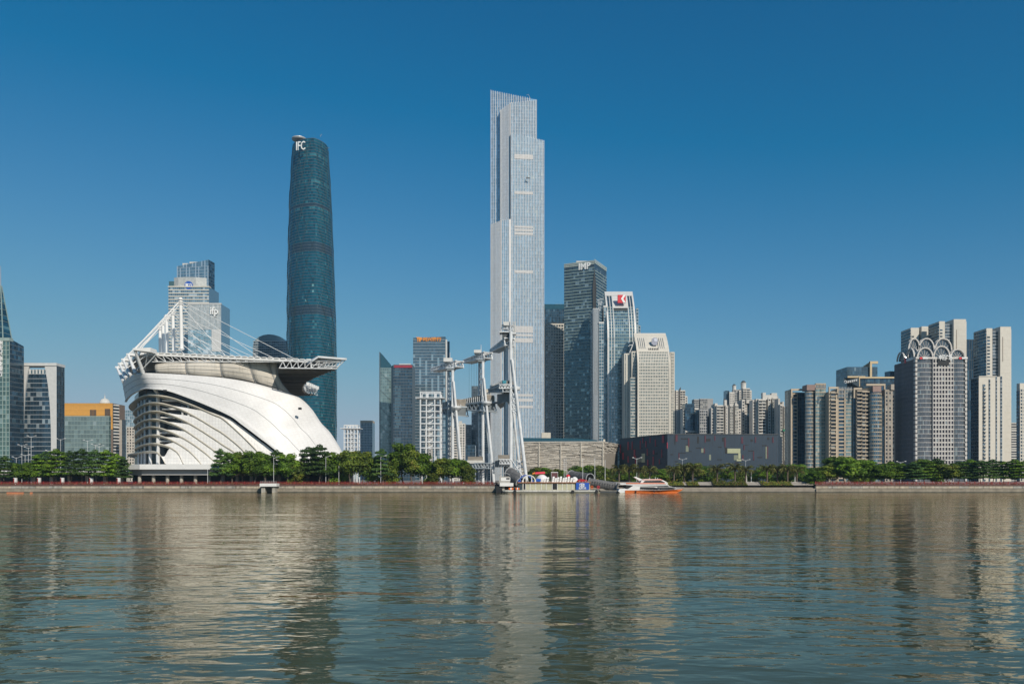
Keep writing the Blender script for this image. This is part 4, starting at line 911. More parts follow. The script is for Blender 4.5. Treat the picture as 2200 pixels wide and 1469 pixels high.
# tan riverside apartments
def frame_top(B, Y, a, b2, y0, y1, mat=TBAND):
    B.mb('roof_frame', mat).box(WX(a, Y), WX(b2, Y), Y - .8, Y + .6, WZ(y0 + 4, Y), WZ(y0, Y))
    for q in (a, b2 - 3): B.mb('roof_frame', mat).box(WX(q, Y), WX(q + 3, Y), Y - .75, Y + .55, WZ(y1, Y), WZ(y0 + 4, Y) - .02)
bays('tan_apartment_tower', 'tan framed glass apartment tower, leftmost of the riverside tan group', 730, [(1694, 1699, 838, 6, 'glass'), (1699, 1702.5, 836, 0, 'tpier'), (1702.5, 1713, 842, 2, 'tan'), (1713, 1731, 842, 3, 'glass')],
     roof=lambda B, Y: frame_top(B, Y, 1699, 1733, 835, 852))
bays('tan_apartment_tower', 'tan apartment tower with a rounded plum cap and pale mint glazing', 715, [(1731, 1748, 838, 2, 'cyl'), (1748, 1752, 838, 5, 'glass'), (1752, 1774, 832, 0, 'lglass'), (1774, 1781, 845, 3, 'tanbal')],
     roof=lambda B, Y: [rbox(B, 'roof_cap', plain('plum_cap', (.30, .20, .17), .6, jit=.1), 1734, 1753, 826, 838, Y, 12), rbox(B, 'roof_frame', TBAND, 1753, 1775, 823, 826, Y, 3)] + [rbox(B, 'roof_post', TBAND, 1753 + k * 3, 1754 + k * 3, 826, 833, Y, 2) for k in range(8)])
bays('tan_apartment_tower', 'tan apartment tower with a grey glazed crown in the middle of the riverside group', 705,
     [(1781, 1784, 845, 1, 'tpier'), (1784, 1796, 840, 1, 'tanbal'), (1796, 1800, 848, 0, 'tpier'), (1800, 1814, 834, 1, 'tan'), (1814, 1817, 838, 0, 'tpier'), (1817, 1831, 834, 0, 'lglass'), (1831, 1834, 838, 0, 'tpier')],
     roof=lambda B, Y: [frame_top(B, Y, 1780, 1801, 831, 845)] + [rbox(B, 'crown_fin', STEEL, 1801 + k * 3.2, 1801.6 + k * 3.2, 831, 855, Y - 1.2, 1) for k in range(10)])
bays('tan_apartment_tower', 'tan apartment tower with a square roof frame half in shadow', 700, [(1833.5, 1840, 836, 3, 'glass'), (1840, 1851, 836, 1, 'tanbal'), (1851, 1868, 838, 0, 'tanbal'), (1868, 1871, 834, 0, 'tpier')],
     roof=lambda B, Y: frame_top(B, Y, 1833.5, 1871, 833, 855))
bays('tan_apartment_tower', 'tan apartment tower with a round glazed bay next to the arched tower', 695, [(1871, 1896, 842, 0, 'cyl'), (1896, 1901, 850, 3, 'glass'), (1901, 1923, 836, 2, 'tgrey')],
     roof=lambda B, Y: [rbox(B, 'roof_cap', MATS['plum_cap'], 1876, 1894, 829, 843, Y, 12), rbox(B, 'roof_frame', TBAND, 1862, 1903, 824, 828, Y, 3), rbox(B, 'roof_frame', TBAND, 1900, 1903, 828, 836, Y, 2), rbox(B, 'roof_house', TAN2, 1915, 1922, 825, 837, Y, 8)])
# glass and tan office with a portal frame
Y = 800
B = Bld('portal_roof_office', 'blue glass office with tan portal frame on its roof behind the tan apartments', V2(1797, Y))
fp = rect(1820, 1885, Y, 0, pxC=1796.5); B.wall(fp, WZ(788, Y), G_DARK, z0=WZ(812, Y), part='upper_glass_box'); B.facade(fp[0], fp[1], WZ(812, Y), WZ(789, Y), 4, 1.8, G_BLUE, (.15, .15, DBAND), (.2, .1, DBAND)); B.facade(fp[3], fp[0], WZ(812, Y), WZ(789, Y), 4, 2, G_DARK, (.15, .1, DBAND), (.25, .1, DBAND))
B.wall([p + Vector((0, .5, 0)) for p in fp], WZ(812, Y) - .1, G_GREY, part='lower_storeys')
B.facade(fp[0] + Vector((0, .4, 0)), fp[1] + Vector((0, .4, 0)), GZ, WZ(813, Y), 4, 3, G_DARK, (.3, .3, TAN2), (.6, .3, TAN2))
fq = rect(1846, 1921, Y - 6, 0, d=20); B.wall(fq, WZ(813, Y), G_DARK, part='right_wing'); B.facade(fq[0], fq[1], GZ, WZ(814, Y), 4, 2, G_DARK, (.12, .15, DBAND), (.3, .15, DBAND))
IV2 = plain('tan_frame', (.60, .46, .27), .65, var=.08)
B.mb('tan_beam', IV2).box(WX(1820, Y), WX(1858, Y), Y - 1.2, Y + .6, WZ(811.5, Y), WZ(808, Y)); B.mb('tan_beam', IV2).box(WX(1844, Y - 6), WX(1921, Y - 6), Y - 7.4, Y - 5.6, WZ(814.5, Y), WZ(811.2, Y))
B.mb('tan_post', IV2).box(WX(1844, Y - 6), WX(1846.4, Y - 6), Y - 7.3, Y - 5.7, WZ(832, Y), WZ(814.6, Y))
B.mb('portal_post', IV2).box(WX(1867, Y), WX(1871.2, Y), Y - 2.4, Y - .2, WZ(812, Y), WZ(777, Y)); B.mb('portal_beam', IV2).box(WX(1867, Y), WX(1884, Y), Y - 2.5, Y - .1, WZ(782, Y) + .1, WZ(777, Y) + .2)
B.mb('portal_arm', IV2).prism([V2(1867.2, Y - .2), V2(1875, Y - .2), V2(1858, Y + 52), V2(1845, Y + 52)], WZ(782, Y) + .6, WZ(778, Y))
B.slab('sign_board', G_GREY, [W(1812, 812, Y - 8), W(1846, 832, Y - 8), W(1846, 812, Y - 8), W(1843, 811, Y - 8), W(1812, 817, Y - 8)], Vector((0, 3, 0)))
B.mb('logo_ring', SIGN_W).tube(W(1816.5, 820, Y - 9), W(1816.5, 820, Y - 8.2), 1.5, 1.5, 16); B.mb('logo_centre', DGREY).tube(W(1816.5, 820, Y - 9.3), W(1816.5, 820, Y - 9.05), .75, .75, 12)
sg = B.mb('sign_characters', SIGN_W)
for k in range(5):
    p = W(1823 + k * 4.3, 819.8 - k * .9, Y - 9)
    for (a, c, e_, g_) in ((-.8, .8, .7, 1.0), (-.8, .8, -.2, .1), (-.8, .8, -1.1, -.8), (-.75, -.45, -1.1, 1), (.4, .7, -1.1, 1), (-.15, .15, -1, 1)):
        if rnd() < .85: sg.box(p.x + a, p.x + c, p.y, p.y + .3, p.z + e_, p.z + g_)
B.acc[('sign_characters', SIGN_W.name)][0].build('sign_characters', SIGN_W, B.e, kind='stuff'); del B.acc[('sign_characters', SIGN_W.name)]
B.done()
Y = 900; fp = rect(1912, 1935, Y, 14, pxC=1900.5)
B = Bld('blue_glass_block', 'dark blue glass block top peeking out left of the arched tower', fp[0]); B.wall(fp, WZ(797, Y), G_DARK); B.facade(fp[0], fp[1], GZ, WZ(798, Y), 4, 3, G_DARK, (.15, .1, DBAND), (.3, .1, DBAND)); B.done()

# ---------------------------------------------------------------- arched tower
Y = 680; fp = rect(1967, 2074, Y, 0, pxC=1922.5)
B = Bld('arch_crowned_tower', 'gridded tower crowned with two tiers of round glazed arches', fp[0])
zt = WZ(769, Y); B.wall(fp, zt - .5, plain('plum_grey_wall', (.20, .185, .19), .6), part='wall')
MAUVE = plain('mauve_fins', (.24, .215, .225), .55, jit=.12); AIV = plain('arch_ivory', (.60, .565, .52), .6, jit=.08)
B.facade(fp[3], fp[0], GZ, zt - 1, 3.75, 1.5, G_GREY, (.45, .5, MAUVE), (.9, .25, MAUVE))
def X_(px): return Vector((WX(px, Y), Y, 0))
gA = glass('arched_grid_glass', gstops((.085, .075, .085), .6, 1.4, (.32, .34, .34), .93), .4, .15)
gA2 = glass('arched_bay_glass', gstops((.17, .20, .22), .75, 1.25, (.36, .41, .40), .92), .5, .14)
B.facade(X_(2002) + Vector((0, -1.2, 0)), X_(2047) + Vector((0, -1.2, 0)), GZ, zt - 1, 3.75, 2.55, gA, (.75, .55, AIV), (1.05, .45, AIV), skip=None)
B.mb('centre_bay', AIV).box(WX(2002, Y), WX(2047, Y), Y - 1.2, Y + .2, GZ, zt - .6)
for (a, c) in ((1969.5, 2002), (2047, 2072)):
    n = 6
    ps = [Vector((WX(a + (c - a) * k / n, Y), Y - 1.6 * math.sin(math.pi * k / n), 0)) for k in range(n + 1)]
    B.mb('curved_bay', G_GREY).prism(ps, GZ, zt - 1)
    for k in range(n): B.facade(ps[k], ps[k + 1], GZ, zt - 1, 3.75, 1.3, gA2, (.16, .2, MAUVE), (.38, .3, AIV))
sr = B.mb('corner_blocks', AIV); st_ = MB()
for px in (1965.3, 2072):
    z = GZ + .8
    while z < zt - 2:
        st_.box(WX(px, Y), WX(px + 4, Y), Y - 1.2, Y + 2, z, z + 2.5); z += 3.75
st_.build('corner_blocks', AIV, B.e, kind='stuff'); del B.acc[('corner_blocks', AIV.name)]
B.mb('cornice', AIV).box(WX(1965, Y), WX(2076.5, Y), Y - 2, Y + 1, zt - 1, zt + .6)
B.mb('dark_opening', BLACK).box(WX(2012, Y), WX(2036, Y), Y - 2.2, Y - 1, zt - 6.5, zt - 1.2)
def arch(cx_, hw, yb, ytp, Yd, dirv=Vector((1, 0, 0)), depth=None):
    zb, ztp = WZ(yb, Yd), WZ(ytp, Yd); c = Vector((WX(cx_, Yd), Yd, 0)); r_ = hw / F * Yd; hgt = ztp - zb; n = 16
    bk_ = Vector((-dirv.y, dirv.x, 0))
    pt = lambda a, k=1.0: c + dirv * (-r_ * k * math.cos(a)) + Vector((0, 0, zb + (hgt * k) * min(1, math.sin(a) * 1.0)))
    pts = [pt(math.pi * k / n) for k in range(n + 1)]
    m_ = MB()
    for p, q in zip(pts, pts[1:]): m_.beam(p, q, 1.2, 1.0)
    o = m_.build('arch_rib', AIV, B.e); m_ = MB()
    for p, q in zip(pts, pts[1:]): m_.beam(p + bk_ * 3.5, q + bk_ * 3.5, .9, .8)
    m_.build('rear_arch_rib', AIV, o)
    gl_ = [pt(math.pi * k / n, .95) for k in range(n + 1)]
    g_ = MB(); fan = gl_
    k0 = len(g_.v)
    g_.face([p + bk_ * 1.2 for p in fan], .3); g_.face([p + bk_ * 2.0 for p in reversed(fan)], .3)
    for i in range(len(fan)):
        p, q = fan[i], fan[(i + 1) % len(fan)]; g_.face([q + bk_ * 1.2, p + bk_ * 1.2, p + bk_ * 2.0, q + bk_ * 2.0], .3)
    g_.build('arch_glazing', G_GREY, o)
    mm = MB()
    for k in range(1, 6):
        a = math.pi * k / 6; mm.beam(c + Vector((0, 0, zb)) + bk_ * 1.0, pt(a, .94) + bk_ * 1.0, .25)
    mm.build('arch_spokes', AIV, o, kind='stuff')
for (cx_, hw, yb, ytp) in ((1987.5, 16.5, 768.5, 747), (2023, 17.5, 768.5, 743.5), (2057.5, 15.5, 768.5, 750.5)): arch(cx_, hw, yb, ytp, Y)
for (cx_, hw, yb, ytp) in ((1990.5, 16.5, 752, 727), (2026.5, 17.8, 752, 727), (1964, 12, 752, 727.5)): arch(cx_, hw, yb, ytp, Y + 18)
side = (fp[0] - fp[3]).normalized()
for t_, yb, ytp in ((.76, 769, 749), (.30, 775, 757)):
    p = fp[3].lerp(fp[0], t_); arch(1100 + p.x / p.y * F, 16, yb, ytp, p.y, dirv=side)
B.mb('rear_drum', G_GREY).box(WX(1953, Y + 18), WX(2043, Y + 18), Y + 20.5, Y + 30, zt - .5, WZ(752, Y + 18))
e = B.done()
text('中和广场', 5.2, (WX(2012.5, Y), Y - 3, zt - 2.0), SIGN_W, e, bold=.1, width=11.0, extrude=.3)
for px in (1973, 2057): 
    m_ = MB(); m_.box(WX(px, Y), WX(px + 5, Y), Y - 2.8, Y - 2.2, zt - 1.4, zt + .4); m_.build('red_sign_block', SIGN_R, e)
    m_ = MB()
    for k in range(4): m_.box(WX(px + 6.2 + k * 2.6, Y), WX(px + 8.2 + k * 2.6, Y), Y - 2.8, Y - 2.3, zt - 1.2, zt + .3)
    m_.build('small_sign_letters', SIGN_W, e, kind='stuff')
fs_, ws_ = frame(fp[3], fp[0]); m_ = MB(); m_.fbox(fs_, ws_ * .52, ws_ * .6, .6, 1.0, zt - 2, zt + 2.4); m_.build('red_flame_sign', SIGN_R, e)
m_ = MB()
for k in range(6): m_.fbox(fs_, ws_ * (.62 + k * .05), ws_ * (.655 + k * .05), .6, 1.0, zt - 1, zt + 1.2 + .2 * (k % 2))
m_.build('small_sign_letters', SIGN_W, e, kind='stuff')

# ---------------------------------------------------------------- pale slab towers behind the arched tower
def slab_tower(label, Y, a, m1, m2, b2, yt, ytl, low=None):
    """pale stone twin-slab tower: left thin slab, recessed glass, right broad slab with a slit"""
    B = Bld('pale_slab_tower', label, V2(a, Y)); d = 22
    f1 = rect(a, m1, Y, 0, d=d); B.wall(f1, WZ(ytl, Y), IVORY, part='left_slab'); fx = rect(m1, m2, Y + 3, 0, d=d - 4); B.wall(fx, WZ(ytl + 6, Y), G_GREY, part='glass_core')
    B.facade(fx[0], fx[1], GZ, WZ(ytl + 6, Y), 3.3, 2.4, G_GREY, (.15, .15, DBAND), (.5, .3, STEEL))
    f2 = rect(m2, b2, Y - 1, 0, d=d); B.wall(f2, WZ(yt, Y), IVORY, part='right_slab')
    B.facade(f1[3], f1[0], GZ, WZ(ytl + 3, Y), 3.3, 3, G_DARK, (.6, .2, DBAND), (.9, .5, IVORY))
    B.facade(f1[0] + Vector((.6, -.02, 0)), f1[0] + Vector((3.4, -.02, 0)), GZ, WZ(ytl + 16, Y), 3.3, 6, G_DARK, None, (1.7, .12, IVORY))
    xs = f2[0].x + (f2[1].x - f2[0].x) * .2; B.mb('slit', BROWN).box(xs, xs + .6, Y - 1.1, Y - .9, WZ(yt + 75, Y), WZ(yt + 22, Y))
    jn = B.mb('floor_bands', plain('ivory_joint', (.50, .46, .39), .7) if 'ivory_joint' not in MATS else MATS['ivory_joint'])
    z = GZ + 3
    while z < WZ(yt, Y): jn.box(f2[0].x + .05, f2[1].x - .05, Y - 1.05, Y - .8, z, z + .12); z += 6.6
    B.mb('setback', IVORY).box(f2[1].x - .1, f2[1].x + 2.2, Y + 2, Y + 18, GZ, WZ(yt + 4, Y))
    return B.done()
slab_tower('pale slab tower top behind the left arches of the arched tower', 880, 1957, 1974.5, 1980, 2003, 701.5, 704)
slab_tower('tall pale slab tower rising right behind the arched tower', 850, 2018, 2030, 2049, 2075.5, 686, 690)
slab_tower('tallest looking pale slab tower near the right edge with a long blank face', 800, 2119.5, 2132, 2149, 2172, 702, 705)
Y = 930; fp = rect(2078, 2121, Y, 0, d=24); B = Bld('ribbed_glass_tower', 'dark blue ribbed glass tower between two pale slab towers', fp[0]); B.wall(fp, WZ(729, Y), G_DARK)
B.facade(fp[0], fp[1], GZ, WZ(730, Y), 12, 2.4, G_DARK, (.3, .5, DBAND), (.4, .2, DBAND)); B.done()
Y = 720
B = Bld('pale_slab_tower', 'shorter pale slab tower with narrow window strips in front of its taller twin', V2(2103, Y))
fp = rect(2103, 2157, Y, 0, pxC=2086); B.wall(fp, WZ(809, Y), IVORY, part='front_slab')
B.facade(fp[3], fp[0], GZ, WZ(812, Y), 3.3, 3, G_DARK, (.4, .15, DBAND), (.8, .4, DBAND))
for (a, c, y0) in ((2111, 2117, 825), (2124, 2127.5, 815), (2139, 2142, 808), (2149, 2153, 808)):
    fx = rect(a, c, Y - .15, 0, d=1); B.facade(fx[0], fx[1], GZ, WZ(y0, Y), 3.3, 3, G_GREY, None, (.5, .1, STEEL if a != 2111 else IVORY))
f2 = rect(2111, 2117, Y - .2, 0, d=1); bt = B.mb('balconies', IVORY); z = GZ + 2
while z < WZ(830, Y): bt.box(WX(2113, Y), WX(2119, Y), Y - 1.2, Y - .25, z, z + 1.2); z += 3.3
B.wall([V2(2148, Y + 1), V2(2157.4, Y + 1), V2(2157.4, Y + 20), V2(2148, Y + 20)], WZ(807, Y), IVORY, part='stair_slab')
B.mb('roof_cap', IVORY).box(WX(2103, Y), WX(2140, Y), Y - .4, Y + 2, WZ(809, Y), WZ(807.5, Y))
B.done()
Y = 1000; fp = rect(2172, 2186, Y, 0, d=14); B = Bld('distant_apartments', 'small distant white balcony block in the gap at the right edge', fp[0]); B.wall(fp, WZ(908, Y), HWHITE); B.facade(fp[0], fp[1], GZ, WZ(909, Y), 3.1, 9, G_HOME, None, (1.5, 1, HWHITE)); B.done()
Y = 760; fp = rect(2191, 2230, Y, 0, pxC=2184); B = Bld('edge_tower', 'pale tower with dark flank cut off by the right edge', fp[0]); B.wall(fp, WZ(823, Y), IVORY)
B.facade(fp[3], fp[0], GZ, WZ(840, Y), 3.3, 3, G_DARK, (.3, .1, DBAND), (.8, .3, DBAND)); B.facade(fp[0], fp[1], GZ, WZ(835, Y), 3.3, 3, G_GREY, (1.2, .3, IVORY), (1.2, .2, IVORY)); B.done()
# ================================================================ white grandstand
def crom(pts, n):
    """Catmull-Rom through points, n samples per span"""
    P = [Vector(p) for p in pts]; P = [P[0] * 2 - P[1]] + P + [P[-1] * 2 - P[-2]]; out = []
    for i in range(1, len(P) - 2):
        for k in range(n):
            t_ = k / n; a, b_, c, d = P[i - 1], P[i], P[i + 1], P[i + 2]
            out.append(.5 * ((2 * b_) + (c - a) * t_ + (2 * a - 5 * b_ + 4 * c - d) * t_ ** 2 + (3 * b_ - a - 3 * c + d) * t_ ** 3))
    out.append(P[-2]); return out
SHELLW = None
m, t, b = new_mat('white_shell_tiles'); N = t.nodes; L = t.links
tc = N.new('ShaderNodeTexCoord'); mp = N.new('ShaderNodeMapping'); mp.inputs['Rotation'].default_value = (0, R(20), 0); mp.inputs['Scale'].default_value = (.55, .0, .8); L.new(tc.outputs['Object'], mp.inputs[0])
vo = N.new('ShaderNodeTexVoronoi'); vo.inputs['Scale'].default_value = 1.0; vo.inputs['Randomness'].default_value = .35; L.new(mp.outputs[0], vo.inputs['Vector'])
rp = N.new('ShaderNodeValToRGB'); rp.color_ramp.elements[0].position = .0; rp.color_ramp.elements[0].color = (.75, .74, .72, 1); rp.color_ramp.elements[1].position = .72; rp.color_ramp.elements[1].color = (.675, .655, .635, 1)
L.new(vo.outputs['Distance'], rp.inputs[0])
nz = N.new('ShaderNodeTexNoise'); nz.inputs['Scale'].default_value = .12; nz.inputs['Detail'].default_value = 4; L.new(tc.outputs['Object'], nz.inputs['Vector'])
mr = N.new('ShaderNodeMapRange'); mr.inputs[1].default_value = .3; mr.inputs[2].default_value = .7; mr.inputs[3].default_value = .93; mr.inputs[4].default_value = 1.03; L.new(nz.outputs[0], mr.inputs[0])
mx = N.new('ShaderNodeMix'); mx.data_type = 'RGBA'; mx.blend_type = 'MULTIPLY'; mx.inputs[0].default_value = 1; L.new(rp.outputs[0], mx.inputs[6]); L.new(mr.outputs[0], mx.inputs[7])
L.new(mx.outputs[2], b.inputs['Base Color']); b.inputs['Roughness'].default_value = .45
SHELLW = m
# louvre panels: white with a fine sheet grid
m, t, b = new_mat('white_louvre_sheets'); N = t.nodes; L = t.links
tc = N.new('ShaderNodeTexCoord'); mp = N.new('ShaderNodeMapping'); mp.inputs['Rotation'].default_value = (R(90), 0, 0); L.new(tc.outputs['Object'], mp.inputs[0])
bk_ = N.new('ShaderNodeTexBrick'); bk_.inputs['Scale'].default_value = 1; bk_.inputs['Brick Width'].default_value = 1.5; bk_.inputs['Row Height'].default_value = 1.7; bk_.inputs['Mortar Size'].default_value = .045; bk_.offset = 0
bk_.inputs['Color1'].default_value = (.78, .765, .73, 1); bk_.inputs['Color2'].default_value = (.72, .70, .665, 1); bk_.inputs['Mortar'].default_value = (.50, .48, .47, 1)
L.new(mp.outputs[0], bk_.inputs['Vector']); L.new(bk_.outputs[0], b.inputs['Base Color']); b.inputs['Roughness'].default_value = .5
LOUV = m
LIP = plain('cream_fin_edge', (.66, .60, .49), .6, var=.1, stain=.1)
MEMB = plain('cream_membrane', (.66, .605, .52), .75, var=.10, stain=.30, scale=.1)
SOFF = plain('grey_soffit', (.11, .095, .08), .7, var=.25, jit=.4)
stand = thing('white_grandstand', 'great white shell shaped grandstand with louvred bow, masts and flat canopy', 'grandstand', (WX(450, 430), 430, GZ))
T_ = [(262.5, 822, 470), (268, 814, 452), (279, 808.5, 428), (296, 802, 408), (330, 801.5, 404.5), (399, 805, 405.5), (483, 812, 407), (550, 824, 409.5), (625, 846, 414), (649, 858, 416), (671, 880, 418), (690, 908, 420), (709, 928, 421), (726, 954, 422), (734, 968, 423), (750, 1000, 424)]
Bc = [(270, 863, 470), (274, 856, 452), (285, 846, 428), (309, 835, 410), (330, 835.5, 403.5), (360, 839, 402.5), (399, 852, 402), (447, 871, 402), (495, 893, 402), (520, 911, 402), (543, 928, 402), (560, 941, 402), (572, 949.5, 402), (585, 960, 402), (599, 972, 402.5), (625, 1000, 403)]
Tw = crom([W(*p) for p in T_], 5); Bw = crom([W(*p) for p in Bc], 5)
def shell_rows(v0, v1, n, push=0.0):
    rows = []
    for j in range(n + 1):
        v = v0 + (v1 - v0) * j / n; row = []
        for i, (a, c) in enumerate(zip(Tw, Bw)):
            p = a.lerp(c, v); u_ = i / (len(Tw) - 1); bul = 1.6 * math.sin(math.pi * min(1, v * 1.05)) * max(0, min(1, (u_ - .22) * 3)); p = p + Vector((0, -bul, 0))
            if push: p = p + Vector((-push * .6 if u_ < .25 else 0, -push, 0))
            row.append(p)
        rows.append(row)
    return rows
s_ = MB(); s_.grid(list(reversed(shell_rows(0, 1, 16)))); o = s_.build('shell', SHELLW, stand, smooth=True)
md = o.modifiers.new('thick', 'SOLIDIFY'); md.thickness = .7; md.offset = -1
for v in (.342, .662):
    r_ = shell_rows(v, v + .001, 1, .02)[0]; s_ = MB()
    for p, q in zip(r_, r_[1:]): s_.beam(p, q, .16, .2)
    s_.build('shell_seam', GREY, stand)
# edge trim under the shell
s_ = MB()
for p, q in zip(Bw, Bw[1:]): s_.beam(p + Vector((0, .1, .1)), q + Vector((0, .1, .1)), 1.2, .5)
s_.build('shell_lower_trim', WHITE, stand)
for (px, py, Yd) in ((355, 838, 400.6), (645, 876, 407.5)):
    s_ = MB(); p = W(px, py, Yd); s_.prism([(p.x - .9, p.y - .5), (p.x + .7, p.y - .5), (p.x + .7, p.y + .3), (p.x - .9, p.y + .3)], p.z - .9, [p.z + .2, p.z + .2, p.z + .2, p.z + .2]); s_.build('shell_vent', BLACK, stand)
# louvre rings
RINGS = [
 [(276, 874), (291.7, 858), (310.5, 849), (334, 848.4), (365, 852.8), (396.6, 863), (428, 875.5), (459, 889.6), (479.5, 899), (520, 935), (556, 972), (575, 996)],
 [(285, 888), (295, 875.5), (315, 866), (337, 864.5), (365, 870), (396.6, 882), (428, 899), (459, 918), (479.5, 930.5), (516.7, 961), (545, 995)],
 [(286, 905), (302.6, 889.6), (321, 883), (342, 883), (365, 889.6), (396.6, 903), (428, 921), (459, 941), (479.5, 955), (505, 972), (522, 995)],
 [(287, 919), (302.6, 905), (323, 899.8), (343, 901), (373, 910.7), (396.6, 922.5), (428, 944), (459, 966), (475, 979), (492, 996)],
 [(288.5, 936.6), (302.6, 921), (321, 916), (343, 918.6), (373, 929.5), (404, 946), (435.7, 968), (451, 981), (466, 996)],
 [(288.5, 950.6), (306, 938), (326, 933.4), (346.5, 935.8), (373, 946.7), (404, 966), (424, 986), (432, 996)],
 [(288.5, 964.7), (306, 955), (327.7, 951.4), (346.5, 953.8), (365, 960), (381, 971), (389, 985), (393, 996)],
 [(273.6, 977.5), (295, 971.8), (315, 968.6), (334, 969.8), (343, 975), (350, 986), (355, 996)]]
def yflank(px): return 402 if px >= 337 else 402 + (337 - px) ** 2 * .0158
ringw = []
for i, rg in enumerate(RINGS):
    ctl = []
    z0 = W(rg[0][0], rg[0][1], yflank(rg[0][0])).z
    Yb = yflank(rg[0][0]) + 30; ctl.append(Vector((WX(rg[0][0] + (14 if i < 7 else 16), Yb), Yb, z0 - 1.0)))
    ctl += [W(px, py, yflank(px)) for px, py in rg]
    ringw.append(crom(ctl, 6))
for i, cv in enumerate(ringw):
    rows = [[], [], [], []]; n = len(cv)
    for k, p in enumerate(cv):
        tg = (cv[min(n - 1, k + 1)] - cv[max(0, k - 1)]); tg.z = 0; tg.normalize(); inn = Vector((-tg.y, tg.x, 0)); wdt = 1.0 + 6.0 * max(0, min(1, (.42 - k / n) * 5))
        rows[0].append(p + Vector((0, 0, .2))); rows[1].append(p + inn * wdt + Vector((0, 0, -.7))); rows[2].append(p + inn * wdt + Vector((0, 0, -1.2))); rows[3].append(p + Vector((0, 0, -.25)))
    s_ = MB(); s_.grid([rows[3], rows[0], rows[1], rows[2], rows[3]]); s_.build('louvre_fin', LIP, stand, smooth=False)
def ry(i, px):
    rg = RINGS[i]
    if px >= rg[-1][0]: return 996.5
    for (a, ya), (c, yc) in zip(rg, rg[1:]):
        if a <= px <= c: k = (px - a) / (c - a); k = k; return ya + (yc - ya) * k
    return rg[0][1]
OPEN = [(352, 462), (345, 441), (350, 426), (345, 418), (345, 404), (346, 384), (343, 369)]
sm = lambda x: max(0, min(1, x)) ** 2 * (3 - 2 * max(0, min(1, x)))
for i in range(7):
    s0, s1 = OPEN[i]; end = RINGS[i][-1][0] - 1; rows = [[], [], []]
    px = s0
    while px <= end:
        yt, yb = ry(i, px), min(996.5, ry(i + 1, px)); k = sm((px - s0) / (s1 - s0)); yu = yb + (yt - yb) * k
        rows[0].append(W(px, yb, 402.2) + Vector((0, 0, -.05))); rows[1].append(W(px, (yb + yu) / 2, 402.45)); rows[2].append(W(px, yu, 402.8)); px += 3.5
    s_ = MB(); s_.grid(rows); o = s_.build('louvre_sheet', LOUV, stand); md = o.modifiers.new('thick', 'SOLIDIFY'); md.thickness = .3; md.offset = -1
def by_(px):
    for (a, ya, _), (c, yc, _) in zip(Bc, Bc[1:]):
        if a <= px <= c: return ya + (yc - ya) * (px - a) / (c - a)
    return 996.5
rows = [[], [], []]; px = 425
while px <= 612:
    yb = min(996.5, ry(0, px)); yt = min(996, by_(px) + 6.5); yu = yb + (yt - yb) * sm((px - 425) / 75)
    rows[0].append(W(px, yb, 402.5)); rows[1].append(W(px, (yb + yu) / 2, 403.2)); rows[2].append(W(px, yu, 404.3)); px += 3.5
s_ = MB(); s_.grid(rows); o = s_.build('louvre_sheet', LOUV, stand); md = o.modifiers.new('thick', 'SOLIDIFY'); md.thickness = .3; md.offset = -1
# interior behind the louvres
zp = WZ(997, 402)
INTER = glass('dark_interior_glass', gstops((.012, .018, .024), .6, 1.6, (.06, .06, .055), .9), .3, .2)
s_ = MB(); s_.prism([(WX(289, 466), 466), (WX(298, 440), 440), (WX(316, 420), 420), (WX(345, 415), 415), (WX(600, 420), 420), (WX(610, 500), 500), (WX(330, 520), 520)], zp, WZ(832, 418)); s_.build('interior_core', INTER, stand)  # dark mass added behind the fins: blocks sky, its colour holds the void's shade
s_ = MB()
for (a, c, py) in ((350, 384, 862), (350, 398, 880), (345, 372, 898), (346, 392, 931), (344, 372, 949)): s_.box(WX(a, 410), WX(c, 410), 409, 414.8, WZ(py, 410), WZ(py, 410) + .7)
s_.build('floor_slabs', WHITE, stand, kind='stuff')
for (px, Yd, r_, ytop) in ((339.5, 409, .95, 846), (323, 413, .8, 860), (312, 421, .75, 858), (305, 431, .7, 860), (298, 436, .6, 866), (392, 411, .55, 872), (405, 410, .6, 868)):
    s_ = MB(); p = W(px, ytop, Yd); s_.tube((p.x, p.y, zp), p, r_, r_, 12)
    if px == 339.5: s_.tube(p, W(329, 832, 406), .9, .8, 12)
    s_.build('column', WHITE_T, stand, smooth=False)
# upper membrane wall, five sheets
mt = [(333.6, 782), (366, 777), (399, 774.5), (436, 773), (473, 772.5), (504, 773), (534, 774), (577, 775.5), (597, 776.5)]
mbt = [(336, 802), (368, 803.5), (403, 805.5), (440, 808.5), (479, 812), (515, 817.5), (550, 825), (598, 838), (625.5, 847)]
tw = crom([W(px, py, 407.6 + max(0, (px - 500)) * .075) for px, py in mt], 4); bw = crom([W(px, py, 406.8 + max(0, (px - 440)) * .055) for px, py in mbt], 4)
spans = [(0, 8), (8, 16), (16, 24), (24, 28), (28, 32)]
for (a, c) in spans:
    rows = []
    for j in range(7):
        v = j / 6; row = []
        for k in range(a, c + 1):
            p = tw[k].lerp(bw[k], v); e_ = math.sin(math.pi * (k - a) / (c - a)); p = p + Vector((0, -1.2 * math.sin(math.pi * v) - .5 * e_, 0))
            if k >= 28: p = p + Vector(((math.sin(math.pi * v) * -2.6) * (k - 28) / 4, 0, 0))
            row.append(p)
        rows.append(row)
    s_ = MB(); s_.grid(list(reversed(rows))); o = s_.build('membrane_sheet', MEMB, stand, smooth=True); md = o.modifiers.new('thick', 'SOLIDIFY'); md.thickness = .25; md.offset = -1
    s_ = MB(); col_ = [r_[-1] + Vector((0, -.15, 0)) for r_ in rows]
    for p, q in zip(col_, col_[1:]): s_.beam(p, q, .3, .3)
    s_.build('membrane_rib', GREY, stand)
s_ = MB()
